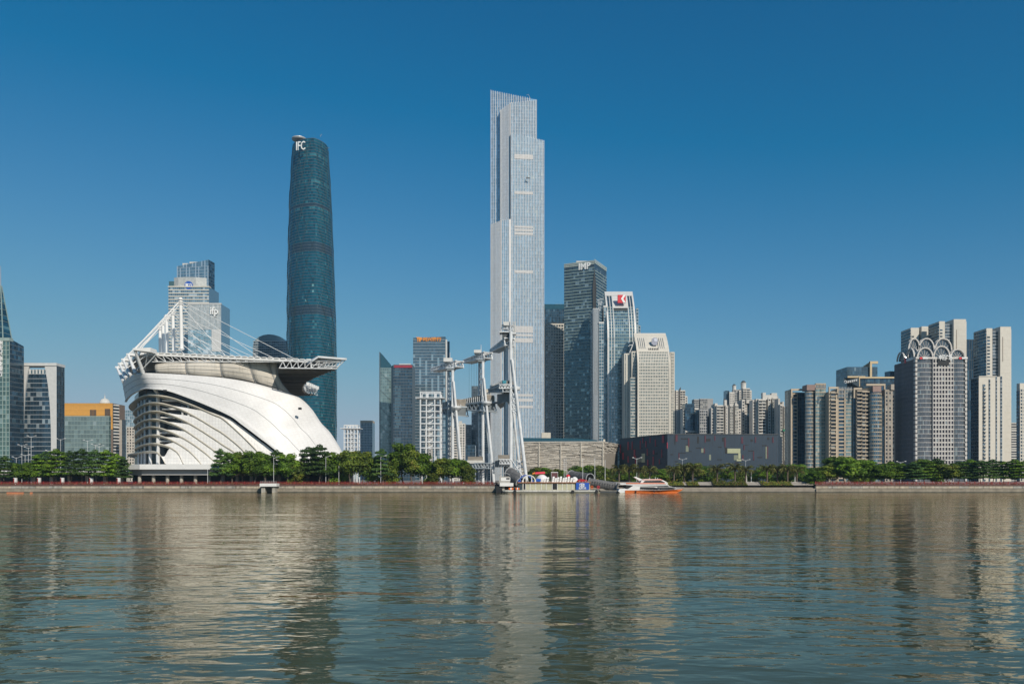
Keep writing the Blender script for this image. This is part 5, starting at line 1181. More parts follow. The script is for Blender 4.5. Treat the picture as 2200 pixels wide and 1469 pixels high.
for v in (.2, .4, .6, .8):
    for k in range(0, 28):
        f_ = lambda kk: tw[kk].lerp(bw[kk], v) + Vector((0, -1.35 * math.sin(math.pi * v) - .5 * math.sin(math.pi * (kk % 8) / 8), 0))
        s_.beam(f_(k), f_(k + 1), .09, .09)
s_.build('membrane_seams', GREY, stand, kind='stuff')
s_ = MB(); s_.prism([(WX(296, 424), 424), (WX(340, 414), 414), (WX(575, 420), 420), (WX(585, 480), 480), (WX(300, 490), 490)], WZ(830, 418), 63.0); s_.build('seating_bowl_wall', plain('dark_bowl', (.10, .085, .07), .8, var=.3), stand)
# canopy
def rz(x): return 71.0 + (66.2 - 71.0) * (x - WX(285, 398)) / (WX(745, 398) - WX(285, 398))
plan = [(301, 405.8), (668, 405.8), (668, 408), (650, 470), (648, 500), (655, 530), (640, 545), (300, 545), (276, 500), (270, 474), (275, 455), (282, 437), (291, 418)]
pw = [V2(*p) for p in plan]
s_ = MB(); s_.prism(pw, [rz(p.x) - 1.5 for p in pw], [rz(p.x) for p in pw]); s_.build('canopy_plate', WHITE, stand)
s_ = MB()
for k in range(26):
    a = WX(300 + k * 14, 398); s_.box(a, a + 2.2, 405.3, 407.2, rz(a) - .2, rz(a) + .16 + .1 * (k % 2))
s_.build('roof_edge_humps', WHITE, stand, kind='stuff')
tip = [(671, 398), (684, 397.5), (745, 397.5), (725, 402), (700, 415), (676, 436), (662, 452), (655, 466), (652, 482), (652.5, 497), (657, 512), (664, 524), (682, 534), (676, 542), (650, 542), (640, 500), (640, 420)]
tw_ = [V2(*p) for p in tip]; s_ = MB(); zt_ = [WZ(773, 398) if i in (0, 16) else (WZ(764.5, 398) if i == 1 else WZ(769.5, 398)) for i in range(len(tip))]
s_.prism(tw_, [z - .9 for z in zt_], zt_); s_.build('canopy_wing', WHITE_T, stand)
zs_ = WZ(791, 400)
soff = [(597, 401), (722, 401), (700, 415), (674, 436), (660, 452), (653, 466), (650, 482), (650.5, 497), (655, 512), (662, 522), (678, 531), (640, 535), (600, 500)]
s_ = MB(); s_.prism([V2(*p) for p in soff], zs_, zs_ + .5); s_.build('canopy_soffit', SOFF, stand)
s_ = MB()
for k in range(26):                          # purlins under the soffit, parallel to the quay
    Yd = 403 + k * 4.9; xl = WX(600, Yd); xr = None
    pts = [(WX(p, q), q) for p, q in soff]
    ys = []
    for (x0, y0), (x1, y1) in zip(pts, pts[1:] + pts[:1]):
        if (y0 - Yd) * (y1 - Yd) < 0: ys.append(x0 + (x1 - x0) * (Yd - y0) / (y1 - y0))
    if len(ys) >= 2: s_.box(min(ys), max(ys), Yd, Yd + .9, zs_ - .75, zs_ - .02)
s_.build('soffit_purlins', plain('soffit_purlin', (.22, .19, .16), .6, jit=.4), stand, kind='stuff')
def truss2(mb, p0, p1, q0, q1, n, r=.16):    # planar truss between chord p0-p1 and chord q0-q1
    mb.tube(p0, p1, r * 1.5, n=6); mb.tube(q0, q1, r * 1.5, n=6)
    for k in range(n):
        a, c = k / n, (k + 1) / n; m_ = (a + c) / 2
        mb.tube(p0.lerp(p1, a), q0.lerp(q1, m_), r, n=5, caps=False); mb.tube(q0.lerp(q1, m_), p0.lerp(p1, c), r, n=5, caps=False)
s_ = MB(); truss2(s_, W(600, 790.5, 399.4), W(724, 792, 399.4), W(600, 776, 399.4), W(742, 773, 399.4), 9, .2); truss2(s_, W(668, 777, 399.2), W(668, 791, 399.2), W(744, 771, 398.5), W(722, 792, 399.2), 2, .15)
s_.build('canopy_truss', WHITE_T, stand)
s_ = MB(); truss2(s_, W(322, 777, 406.4), W(600, 777, 406.4), W(300, 759, 406.1), W(600, 770.5, 406.1), 16, .16); s_.build('canopy_truss', WHITE_T, stand)
s_ = MB(); inn = [W(676, 0, 1)]
cr_t = [V2(*p) for p in tip[3:13]]
for p, q in zip(cr_t, cr_t[1:]):
    a, c = Vector((p.x, p.y, zs_ + .2)), Vector((q.x, q.y, zs_ + .2)); d_, e_ = Vector((p.x, p.y, 65.3)), Vector((q.x, q.y, 65.3))
    truss2(s_, a, c, d_, e_, 3, .14)
s_.build('canopy_inner_truss', WHITE_T, stand)
for k in range(6):
    p = W(664 + k * 4.2, 0, 1); Yd = 512 + k * 4.4; s_ = MB(); x = WX(662 + k * 4, Yd); s_.box(x - .9, x + .9, Yd - .8, Yd + .8, 66.2, 68.2); s_.tube((x, Yd, 65.4), (x, Yd, 66.3), .2, n=6); s_.build('floodlight', WHITE, stand)
# outriggers, masts, cables
tips = [(289, 750, 398), (275, 761, 419), (264, 772, 437), (256.5, 781, 455), (250.5, 788.5, 472)]
feet = [(307, 800, 406), (292, 803, 412), (281, 808.5, 427), (272, 813, 445), (265.5, 820, 463)]
mtop = [(388, 643, 415), (371, 667, 432), (357.5, 679.5, 446), (350, 690, 458), (343.5, 702, 470)]
mfoot = [(390.5, 752, 415), (373.5, 756, 432), (359.5, 762, 446), (351.5, 766, 458), (345, 772, 470)]
for i in range(5):
    a, c = W(*tips[i]), W(*feet[i]); s_ = MB(); s_.tube(a, c, .55, 1.05, 12); o = s_.build('outrigger_strut', WHITE_T, stand, smooth=False)
    s_ = MB(); Yd = tips[i][2]; inn = Vector((8.5 - i * .5, 6.5, -.9)); side_ = Vector((1.5, 4.2, 0))
    s_.hexa([a + Vector((-.6, -.6, -.5)), a + Vector((8, -.2, -1.4)), a + Vector((8, 7, -1.4)), a + Vector((-1.5, 4.2, -.5)), a + Vector((-.6, -.6, .4)), a + Vector((8, -.2, .8)), a + Vector((8, 7, .8)), a + Vector((-1.5, 4.2, .4))])
    s_.build('outrigger_petal', WHITE, stand)
    s_ = MB(); mid = a.lerp(c, .5); s_.tube(mid, a + Vector((6.5, 2, -1.5)), .28, n=6); s_.tube(c.lerp(a, .12), a + Vector((10, 2, -2.2)), .3, n=6); s_.tube(c.lerp(a, .12) + Vector((1, 1, 0)), a + Vector((5.5, 2, -2)), .22, n=6); s_.build('outrigger_brace', WHITE_T, stand)
    p, q = W(*mfoot[i]), W(*mtop[i]); s_ = MB(); s_.tube(p, q, .95, .8, 14)
    for f_ in (.02, .90, .94, .99): z_ = p.lerp(q, f_); s_.tube(z_, z_ + Vector((0, 0, .5)), 1.35, 1.35, 14)
    s_.tube(q, q + Vector((0, 0, .9)), 1.05, .7, 12); mo = s_.build('mast', WHITE, stand, smooth=False)
    s_ = MB(); s_.tube(q + Vector((0, 0, -.6)), a + Vector((.5, 0, .3)), .22 if i else .34, n=6); s_.tube(q + Vector((0, 0, -2)), a + Vector((3.5, 0, .4)), .2, n=6); s_.build('back_stay', WHITE, stand)
    s_ = MB()
    for k, (px, dy) in enumerate(((636 - i * 26, 2), (560 - i * 22, 4), (488 - i * 14, 6))):
        e_ = V2(px, 407 + i * 14 + dy); e_.z = rz(e_.x) + .2; s_.tube(q + Vector((0, 0, -.8 - k)), e_, .13, n=5)
    s_.build('stay_cable', WHITE, stand)
# podium deck with columns
s_ = MB(); s_.prism([V2(275, 398), V2(300, 393), V2(470, 392), V2(760, 394), V2(760, 520), V2(275, 520)], WZ(1008, 394), WZ(997, 394)); s_.build('podium_slab', WHITE, stand)
s_ = MB(); s_.prism([V2(282, 401), V2(305, 396), V2(470, 395), V2(758, 397), V2(758, 518), V2(282, 518)], WZ(1020, 394), WZ(1008, 394) - .03); s_.build('podium_fascia', plain('podium_grey', (.46, .455, .44), .6, var=.05), stand)
for k in range(16):
    px = 300 + k * 30; s_ = MB(); p = V2(px, 398.5); s_.tube((p.x, p.y, GZ), (p.x, p.y, WZ(1020, 394)), .85, .85, 12); s_.build('podium_column', CONC, stand, smooth=False)
s_ = MB(); s_.prism([V2(285, 412), V2(758, 412), V2(758, 515), V2(285, 515)], GZ, WZ(1020, 394) + .2); s_.build('podium_back_wall', DGREY, stand)
# elevated road deck left of the stand
dk = thing('elevated_road_deck', 'white edged elevated road deck on columns behind the trees at the left', 'bridge', (WX(100, 440), 440, GZ))
s_ = MB(); s_.box(WX(-60, 425), WX(279, 425), 425, 440, WZ(1019, 425), WZ(1012, 425)); s_.build('deck_slab', CONC, dk)
s_ = MB(); s_.box(WX(-60, 425), WX(279, 425), 424.4, 424.9, WZ(1012, 425) - .4, WZ(1007, 425)); s_.build('deck_parapet', WHITE, dk)
for k in range(9):
    s_ = MB(); p = V2(-40 + k * 38, 432); s_.box(p.x - .8, p.x + .8, p.y - .8, p.y + .8, GZ, WZ(1019, 425)); s_.build('pier', CONC, dk)
s_ = MB(); s_.box(WX(-60, 442), WX(270, 442), 442, 443, GZ, WZ(1020, 442)); s_.build('retaining_wall', DGREY, dk)

# ================================================================ steel stage masts
def box_truss(mb, p0, p1, h0, h1, w, n, r):
    """box truss from p0 to p1 (centre of bottom), heights h0,h1, width w across"""
    d = (p1 - p0).normalized(); s2 = d.cross(Vector((0, 0, 1))).normalized() * (w / 2)
    L_ = [[p0 + s2, p1 + s2], [p0 - s2, p1 - s2]]
    for a, c in L_:
        truss2(mb, a, c, a + Vector((0, 0, h0)), c + Vector((0, 0, h1)), n, r)
    for k in range(n + 1):
        t_ = k / n
        for z0, z1 in ((0, 0), (h0, h1)):
            a = L_[0][0].lerp(L_[0][1], t_) + Vector((0, 0, z0 + (z1 - z0) * t_)); c = L_[1][0].lerp(L_[1][1], t_) + Vector((0, 0, z0 + (z1 - z0) * t_)); mb.tube(a, c, r * .8, n=5, caps=False)
            if k < n: mb.tube(a, L_[1][0].lerp(L_[1][1], (k + 1) / n) + Vector((0, 0, z0 + (z1 - z0) * (k + 1) / n)), r * .7, n=4, caps=False)
WST = plain('mast_white_steel', (.70, .715, .72), .5, var=.15, stain=.3)
GST = plain('mast_grey_steel', (.42, .47, .50), .55, var=.15, stain=.2)
SEAT = plain('weathered_cladding', (.30, .265, .22), .8, var=.25, jit=.2)
def xbrace(mb, pa0, pa1, pb0, pb1, n, r):     # X bracing between two legs
    for k in range(n):
        a, c = k / n, (k + 1) / n
        mb.tube(pa0.lerp(pa1, a), pb0.lerp(pb1, c), r, n=5); mb.tube(pb0.lerp(pb1, a), pa0.lerp(pa1, c), r, n=5); mb.tube(pa0.lerp(pa1, a), pb0.lerp(pb1, a), r, n=5)
def platform(S, mb_name, Y, a, c, y0, y1, seat, ybel):
    """cantilever stage deck running back to the left: near end at columns (c), far end at (a)"""
    zt_ = WZ(y0, Y); Yf = Y + 21; A = Vector((WX(c, Y), Y, zt_)); Bp = Vector((WX(a, Yf), Yf, zt_)); d = (Bp - A).normalized(); s2 = d.cross(Vector((0, 0, 1))).normalized(); wd_ = 4.2
    s_ = MB(); s_.hexa([A + s2 * wd_ + Vector((0, 0, -.6)), A - s2 * wd_ + Vector((0, 0, -.6)), Bp - s2 * wd_ + Vector((0, 0, -.6)), Bp + s2 * wd_ + Vector((0, 0, -.6)), A + s2 * wd_, A - s2 * wd_, Bp - s2 * wd_, Bp + s2 * wd_]); s_.build('stage_deck', GST, S)
    dp = WZ(y0, Y) - WZ(y1, Y); s_ = MB(); box_truss(s_, A + Vector((0, 0, -dp)), Bp + Vector((0, 0, -dp * .45)), dp - .6, dp * .45 - .6, 7.6, 7, .3); s_.build('deck_truss', GST, S)
    hb = WZ(seat, Y) - zt_
    s_ = MB(); s_.hexa([A + s2 * 3.4 + d * 1.5, A - s2 * 3.4 + d * 1.5, Bp - s2 * 3.4 - d * 2, Bp + s2 * 3.4 - d * 2, A + s2 * 3.4 + d * 1.5 + Vector((0, 0, hb)), A - s2 * 3.4 + d * 1.5 + Vector((0, 0, hb)), Bp - s2 * 3.4 - d * 2 + Vector((0, 0, hb * .7)), Bp + s2 * 3.4 - d * 2 + Vector((0, 0, hb * .7))]); s_.build('deck_canopy', SEAT, S)
    s_ = MB()
    for k in range(14):
        for sg in (1, -1):
            p = A.lerp(Bp, .05 + k / 15) + s2 * (3.6 * sg); s_.box(p.x - .15, p.x + .15, p.y - .15, p.y + .15, p.z + .1, p.z + hb * .8)
    s_.build('canopy_posts', WST, S, kind='stuff')
    # belly skin
    s_ = MB(); s_.hexa([A + s2 * 2.4 + Vector((0, 0, -dp + .2)), A - s2 * 2.4 + Vector((0, 0, -dp + .2)), Bp - s2 * 2.4 + Vector((0, 0, -dp * .45)), Bp + s2 * 2.4 + Vector((0, 0, -dp * .45)), A + s2 * 2.4 + Vector((0, 0, -.7)), A - s2 * 2.4 + Vector((0, 0, -.7)), Bp - s2 * 2.4 + Vector((0, 0, -.7)), Bp + s2 * 2.4 + Vector((0, 0, -.7))]); s_.build('deck_belly', plain('belly_grey', (.16, .18, .19), .6) if 'belly_grey' not in MATS else MATS['belly_grey'], S)
def small_mast(label, Y, c1, c2, arm, deck, ant, foot, yfoot, cab):
    S = thing('stage_mast', label, 'stage tower', (WX(c1, Y), Y, GZ), 'steel stage masts by the quay')
    zt_ = WZ(arm[3], Y)
    for c, dy, r_ in ((c1, 5, .65), (c2, 0, .8)):
        s_ = MB(); x = WX(c, Y); s_.tube((x, Y + dy, GZ), (x, Y + dy, zt_), r_, r_, 12); s_.build('column', WST, S)
    s_ = MB(); xbrace(s_, W(c1 + 1, 985, Y + 2), W(c1 + 1, arm[3] + 4, Y + 2), W(c2 - 1, 985, Y + 2), W(c2 - 1, arm[3] + 4, Y + 2), 18, .2); s_.build('column_bracing', GST, S, kind='stuff')
    pt, pf = W(c2 + 2, foot[0], Y - 1), Vector((WX(foot[1], Y), Y - 4, GZ)); s_ = MB(); s_.tube(pf, pt, .75, .6, 12); s_.build('raking_leg', WST, S)
    s_ = MB(); s_.tube(Vector((WX(foot[1] - 5, Y), Y + 8, GZ)), W(c2 + 2, foot[0] + 40, Y + 3), .65, .55, 12); s_.build('raking_leg', GST, S)
    s_ = MB(); xbrace(s_, W(c2 + 1, deck[1] + 30, Y), W(c2 + 1, deck[1], Y), pf.lerp(pt, .42), pf.lerp(pt, .60), 3, .16); s_.build('leg_bracing', WST, S, kind='stuff')
    p0 = W(arm[0], arm[3], Y); z0 = p0.z; Yf = Y + 16; p1 = Vector((WX(arm[1], Yf), Yf, z0 - .2)); s_ = MB(); box_truss(s_, p0, p1, arm[4], 1.2, 5.0, 9, .32); s_.build('top_arm', WST, S)
    s_ = MB(); d = (p1 - p0).normalized(); s2 = d.cross(Vector((0, 0, 1))).normalized() * 2.7; s_.hexa([p0 + s2 + Vector((0, 0, -.3)), p0 - s2 + Vector((0, 0, -.3)), p1 - s2 + Vector((0, 0, -.3)), p1 + s2 + Vector((0, 0, -.3)), p0 + s2, p0 - s2, p1 - s2, p1 + s2]); s_.build('arm_walkway', WST, S)
    s_ = MB(); s_.box(WX(cab[0], Y), WX(cab[1], Y), Y + 1, Y + 7, WZ(cab[3], Y), WZ(cab[2], Y)); s_.build('top_cabin', SILV, S)
    s_ = MB(); a = W(ant, arm[3] - 10, Y + 3); s_.tube(a, W(ant, arm[2], Y + 3), .2, .12, 6); s_.build('antenna', WST, S)
    platform(S, '', Y, deck[0], deck[3], deck[1], deck[2], deck[4], 0)
    s_ = MB(); s_.box(WX(c1 - 2, Y), WX(c2 + 3, Y), Y - 1, Y + 6, WZ(arm[3] + 7, Y), WZ(arm[3], Y) - .4); s_.box(WX(c1 - 4, Y), WX(c2 + 5, Y), Y - 1.5, Y + 6.5, WZ(arm[3] + 4, Y), WZ(arm[3] + 3, Y)); s_.build('winch_gear', GST, S)
    s_ = MB(); p = W(c2 + 4, deck[1] + 3, Y); s_.lathe((p.x + 1, p.y - 1), [(1.5, p.z - 1.6), (2.6, p.z - .5), (2.7, p.z), (2.6, p.z + .3)], 18); s_.build('ring_platform', WST, S)
    s_ = MB(); q = W(c2 + 4, deck[1] + 3, Y)
    for k in range(12):
        t_ = 2 * math.pi * k / 12; s_.tube((q.x + 1 + 2.5 * math.cos(t_), q.y - 1 + 2.5 * math.sin(t_), q.z + .3), (q.x + 1 + 2.5 * math.cos(t_), q.y - 1 + 2.5 * math.sin(t_), q.z + 1.5), .08, n=4)
    s_.build('platform_rail', WST, S, kind='stuff')
    s_ = MB()
    for k in range(4): e_ = p0.lerp(p1, .55 + k * .12); s_.tube(e_, Vector((e_.x, e_.y, WZ(deck[1], Y))), .05, n=4)
    s_.build('hoist_cables', DGREY, S, kind='stuff')
    return S
small_mast('stage mast with a sloping top arm, leftmost of the three beside the stair tower', 418, 962, 972.5, (988, 934, 757, 788, 3.0), (946, 872, 893, 992, 857), 966.7, (819, 995), 985, (952.5, 971, 768, 776))
small_mast('stage mast with brown canopied deck, the middle one of the three', 410, 1029, 1037.5, (1049, 1004, 740, 769.5, 3.0), (992, 862, 884, 1054, 848), 1033.5, (812, 1062), 985, (1018, 1034, 750.5, 757))
# the tall right mast
Y = 402
S = thing('stage_mast', 'tallest stage mast with splayed white legs at the water, right of the others', 'stage tower', (WX(1097, Y), Y, GZ), 'steel stage masts by the quay')
for (c, dy, r_, yt) in ((1097.5, 0, .85, 712), (1089, 4, .75, 738), (1084.5, 7, .6, 745)):
    s_ = MB(); x = WX(c, Y); s_.tube((x, Y + dy, GZ), (x, Y + dy, WZ(yt, Y)), r_, r_, 14); s_.build('column', WST if dy < 5 else GST, S)  # rearmost column in grey steel: its shadow is put into the colour
lp0, lp1 = Vector((WX(1132, Y), Y - 4, GZ)), W(1100, 772, Y - 1); s_ = MB(); s_.tube(lp0, lp1, .85, .7, 14); s_.build('raking_leg', WST, S)
s_ = MB(); s_.tube(Vector((WX(1121, Y), Y + 10, GZ)), W(1101, 868, Y + 4), .75, .6, 14); s_.build('raking_leg', WST, S)
s_ = MB(); xbrace(s_, W(1098, 880, Y - .5), W(1098, 838, Y - .5), lp0.lerp(lp1, .545), lp0.lerp(lp1, .72), 3, .28); xbrace(s_, W(1098, 1004, Y - .5), W(1098, 986, Y - .5), lp0.lerp(lp1, .02), lp0.lerp(lp1, .10), 1, .3); xbrace(s_, W(1110, 1004, Y - .6), W(1110, 988, Y - .6), W(1124, 1004, Y - .6), W(1124, 988, Y - .6), 1, .3); s_.build('leg_bracing', WST, S, kind='stuff')
s_ = MB()
for k in range(46):
    z0, z1 = WZ(990, Y) + k * 1.55, WZ(990, Y) + (k + 1) * 1.55; x = WX(1103, Y)
    for a in (0, 1): s_.beam((x + a, Y + 6, z0), (x + a, Y + 6, z1), .18)
    s_.beam((x, Y + 6, z0), (x + 1, Y + 6, z1), .12); s_.beam((x, Y + 6, z1), (x + 1, Y + 6, z1), .12)
s_.build('ladder_mast', plain('pale_lattice', (.50, .47, .40), .6), S, kind='stuff')
s_ = MB(); s_.tube(W(1097.2, 712, Y), W(1097.2, 680, Y), .25, .12, 8); s_.build('antenna', WST, S)
s_ = MB(); s_.box(WX(1082, Y), WX(1095.5, Y), Y + 1, Y + 6, WZ(698, Y), WZ(690.5, Y)); s_.build('top_cabin', SILV, S)
s_ = MB(); box_truss(s_, W(1099, 708, Y + 3), W(1081, 708, Y + 5), 2.2, 2.2, 4, 3, .2); s_.build('top_truss', WST, S)
s_ = MB(); s_.box(WX(1073, Y), WX(1097, Y), Y + 1, Y + 8, WZ(713, Y), WZ(711, Y)); s_.build('top_platform', WST, S)
s_ = MB(); s_.box(WX(1101, Y), WX(1109, Y), Y + 1, Y + 5, WZ(716.5, Y), WZ(713.5, Y)); s_.build('side_platform', WST, S)
s_ = MB(); s_.prism([V2(1079, Y + 2), V2(1095, Y + 2), V2(1095, Y + 9), V2(1079, Y + 9)], WZ(726, Y), WZ(713.5, Y)); s_.build('winch_house', plain('dark_winch', (.07, .08, .085), .6), S)
p0, p1 = W(1095, 742, Y + 2), None; Yf = Y + 21; p1 = Vector((WX(1062, Yf), Yf, p0.z - .5)); s_ = MB(); box_truss(s_, p0, p1, 3.6, 1.0, 5, 8, .32); s_.build('top_arm', WST, S)
platform(S, '', Y, 1064, 1096, 826, 842, 817, 0)
s_ = MB(); s_.prism([V2(1068, Y + 8), V2(1097, Y + 1), V2(1097, Y + 10), V2(1075, Y + 26)], [WZ(866, Y), WZ(860, Y), WZ(862, Y), WZ(868, Y)], WZ(843, Y)); s_.build('deck_hull', plain('hull_grey', (.20, .22, .23), .55, var=.2), S)
s_ = MB(); truss2(s_, W(1072, 834, Y - 1), W(1097, 834, Y - 1), W(1072, 826, Y - 1), W(1097, 826, Y - 1), 4, .2); s_.build('deck_front_truss', WST, S)
s_ = MB(); s_.box(WX(1080, Y), WX(1088, Y), Y - 1.2, Y - .8, WZ(824, Y), WZ(817.5, Y)); s_.build('blue_screen_panel', plain('teal_panel', (.05, .26, .33), .5), S)
s_ = MB(); p = W(1107, 833, Y); s_.lathe((p.x, p.y + 1), [(2.4, p.z - 1.0), (2.7, p.z), (2.7, p.z + .5)], 18); s_.build('ring_platform', WST, S)
for (y0, y1, a, c) in ((986, 996, 1069, 1098),):
    s_ = MB(); s_.box(WX(a, Y), WX(c, Y), Y - 2, Y + 12, WZ(y0, Y) - .4, WZ(y0, Y)); s_.build('base_deck', GST, S)
    s_ = MB(); truss2(s_, W(a + 4, y1, Y - 2), W(c, y1, Y - 2), W(a + 3, y0 + 1, Y - 2), W(c, y0 + 1, Y - 2), 4, .2); s_.build('base_truss', WST, S)
    s_ = MB(); s_.box(WX(a + 1, Y), WX(c - 4, Y), Y - 1, Y + 8, WZ(y0, Y), WZ(y0 - 9, Y)); s_.build('base_cabin', SEAT, S)
    s_ = MB(); s_.prism([V2(a + 2, Y), V2(c, Y), V2(c, Y + 10), V2(a - 6, Y + 24)], [WZ(1002, Y)] * 4, WZ(988, Y)); s_.build('base_hull', MATS['hull_grey'], S)
# low stage hoist left of it
Y = 405
S = thing('stage_hoist', 'low grey stage platform with truss belly at the foot of the masts', 'stage tower', (WX(1030, Y), Y, GZ))
s_ = MB(); s_.box(WX(1004, Y), WX(1037, Y), Y + 4, Y + 12, WZ(988, Y), WZ(980, Y)); s_.build('canopy_roof', SEAT, S)
s_ = MB(); s_.box(WX(1002, Y), WX(1040, Y), Y + 3, Y + 13, WZ(995, Y), WZ(988, Y) - .05); s_.build('deck', PALE, S)
s_ = MB(); box_truss(s_, W(1056, 1006, Y), W(1010, 1006, Y + 8), 2.6, 2.6, 5, 7, .22); s_.build('deck_truss', GST, S)
for px in (1028, 1035, 1046): s_ = MB(); x = WX(px, Y); s_.tube((x, Y + 6, GZ), (x, Y + 6, WZ(1005, Y)), .6, .6, 10); s_.build('column', GST, S)
s_ = MB(); s_.box(WX(1037, Y), WX(1057, Y), Y + 6, Y + 12, WZ(1002, Y), WZ(973, Y)); s_.build('grey_shroud', plain('shroud', (.20, .25, .30), .6, var=.2), S)
# lattice stair towers
def stair_tower(label, Y, a, c, yt, yb, nf, nc, platY):
    S = thing('stair_tower', label, 'tower', (WX((a + c) / 2, Y), Y, GZ), 'white lattice stair towers'); xs = [WX(a + (c - a) * f_, Y) for f_ in nc]; zt_ = WZ(yt, Y); d = 7.0; dz = (WZ(platY, Y) - WZ(yb, Y)) / nf
    for x in xs:
        for y in (Y, Y + d):
            s_ = MB(); s_.beam((x, y, GZ), (x, y, zt_), .55); s_.build('post', WST, S)
    for j in range(nf + 1):
        z = WZ(yb, Y) + j * dz
        for y in (Y - .03, Y + d + .03): s_ = MB(); s_.beam((xs[0] - .3, y, z), (xs[-1] + .3, y, z), .5); s_.build('floor_beam', WST, S)
        s_ = MB()
        for x in xs: s_.beam((x, Y, z + .02), (x, Y + d, z + .02), .35)
        s_.build('cross_beams', WST, S, kind='stuff')
        s_ = MB(); s_.box(xs[-2] + .4, xs[-1] - .4, Y + .5, Y + d - .5, z - .1, z + .05); s_.box(xs[0] + .4, xs[1] - .4, Y + .5, Y + d - .5, z - .1, z + .05); s_.build('landing', GST, S, kind='stuff')
        if j < nf:
            s_ = MB(); x0, x1 = xs[1] + .6, xs[-2] - .6
            s_.beam((x0, Y + 1.2, z + .2), (x1, Y + 1.2, z + dz * .5), .3, .5); s_.beam((x1, Y + 3.6, z + dz * .5), (x0, Y + 3.6, z + dz), .3, .5); s_.beam((x0, Y + 1.2, z + 1.2), (x1, Y + 1.2, z + dz * .5 + 1), .12); s_.build('stair_flight', WST, S, kind='stuff')
    s_ = MB()
    for y in (Y - .04, Y + d + .04): s_.beam((xs[0] - .3, y, zt_), (xs[-1] + .3, y, zt_), .5)
    for x in (xs[0], xs[-1]): s_.beam((x, Y, zt_ + .02), (x, Y + d, zt_ + .02), .5)
    s_.build('top_frame', WST, S)
    s_ = MB(); z = WZ(platY, Y); s_.box(xs[0] - 2.5, xs[-1] + 2, Y - 1, Y + d + 1, z + .4, z + .8)
    s_.build('top_platform', WST, S)
    return S
stair_tower('white lattice stair tower with zigzag flights, the larger one left of the stage masts', 406, 903.5, 946, 842, 962, 8, (0, .3, .72, 1), 857)
stair_tower('small white lattice stair tower between the stand and the glass towers', 520, 739.5, 768, 913, 978, 6, (0, .25, .5, .75, 1), 922)
# ================================================================ river bank
qw = thing('quay_wall', 'long stained concrete quay wall with red railing plinth in front of the stand', 'wall', (WX(500, BY), BY, 0))
qr = thing('quay_wall', 'shaded stained concrete quay wall below the tree row on the right', 'wall', (WX(1980, BY), BY, 0))
COPE = plain('brown_coping', (.13, .065, .055), .8, var=.25)
PANELS = [plain('quay_panel_a', (.46, .41, .33), .9, var=.25, stain=.75, scale=.6), plain('quay_panel_b', (.50, .43, .33), .9, var=.22, stain=.55, scale=.6), plain('quay_panel_c', (.40, .38, .33), .9, var=.3, stain=.85, scale=.6)]
LEDGE = plain('quay_ledge', (.30, .26, .20), .9, var=.25, stain=.3)
for root, x0, x1 in ((qw, WX(-70, BY), WX(1072, BY)), (qr, WX(1752, BY), WX(2280, BY))):
    s_ = MB(); s_.box(x0, x1, BY, BY + 1.6, -1.5, 2.05); s_.build('wall_core', LEDGE, root)
    s_ = MB(); s_.box(x0, x1, BY - 1.2, BY - .02, -1.5, .42); s_.build('tide_mark', CONC_D, root)
    s_ = MB(); s_.box(x0, x1, BY - 1.0, BY - .03, .43, 1.75); s_.build('lower_ledge', LEDGE, root)
    s_ = MB(); s_.box(x0, x1, BY - .5, BY + 1.8, 3.15, 3.85); s_.build('coping', COPE, root)
    x = x0; k = 0
    while x < x1 - 1:
        w_ = min(rnd(4.5, 6.5), x1 - x); s_ = MB(); s_.box(x + .05, x + w_ - .05, BY - .25 - rnd(0, .06), BY + 1, 2.0, 3.17); s_.build('panel', random.choice(PANELS), root); x += w_
# railing in repeated sections
def rail_mesh(L_):
    s_ = MB()
    for z in (.25, .62, 1.25): s_.box(0, L_, -.05, .05, z - .05, z + .05)
    s_.box(0, .22, -.11, .11, 0, 1.45); n = 12
    for k in range(1, n): x = L_ * k / n; s_.box(x - .04, x + .04, -.03, .03, .25, 1.25)
    for k in range(3):
        c = L_ * (k + .5) / 3
        for a in range(6): t0, t1 = a * math.pi / 3, (a + 1) * math.pi / 3; s_.beam((c + .3 * math.cos(t0), -.06, .43 + .18 * math.sin(t0)), (c + .3 * math.cos(t1), -.06, .43 + .18 * math.sin(t1)), .06)
    return s_.mesh('railing_section', RED)
rm = rail_mesh(4.0)
for lab, x0, x1 in (('dark red metal railing along the quay in front of the stand', WX(-70, BY), WX(1068, BY)), ('dark red metal railing above the right hand quay wall', WX(1752, BY), WX(2280, BY))):
    rl = thing('promenade_railing', lab, 'railing', (x0, BY + .3, 3.85)); x = x0
    while x < x1: inst(rm, 'railing_section', rl, (x - x0, 0, 0)); x += 4.0
# low planted strip behind the railing
for lab, x0, x1, nm in (('clipped red brown shrub strip behind the left railing', WX(-70, BY), WX(1068, BY), 'shrub_strip'), ('clipped shrub strip behind the right railing', WX(1752, BY), WX(2280, BY), 'shrub_strip')):
    s_ = MB()
    for k in range(int((x1 - x0) * 7)):
        p = Vector((rnd(x0, x1), BY + rnd(2.0, 4.2), GZ + rnd(.1, 1.15))); a = Vector((rnd(-1, 1), rnd(-1, 1), rnd(-1, 1))).normalized() * rnd(.2, .38); c = a.orthogonal().normalized() * a.length
        s_.face([p - a - c, p + a - c, p + a + c, p - a + c])
    o = s_.build(nm, leaf_mat('strip_leaves' + lab[-5:], [(0, (.025, .045, .018)), (.5, (.05, .07, .02)), (.8, (.13, .05, .025)), (1, (.20, .06, .03))]), kind='stuff'); tag(o, lab, 'shrubs')
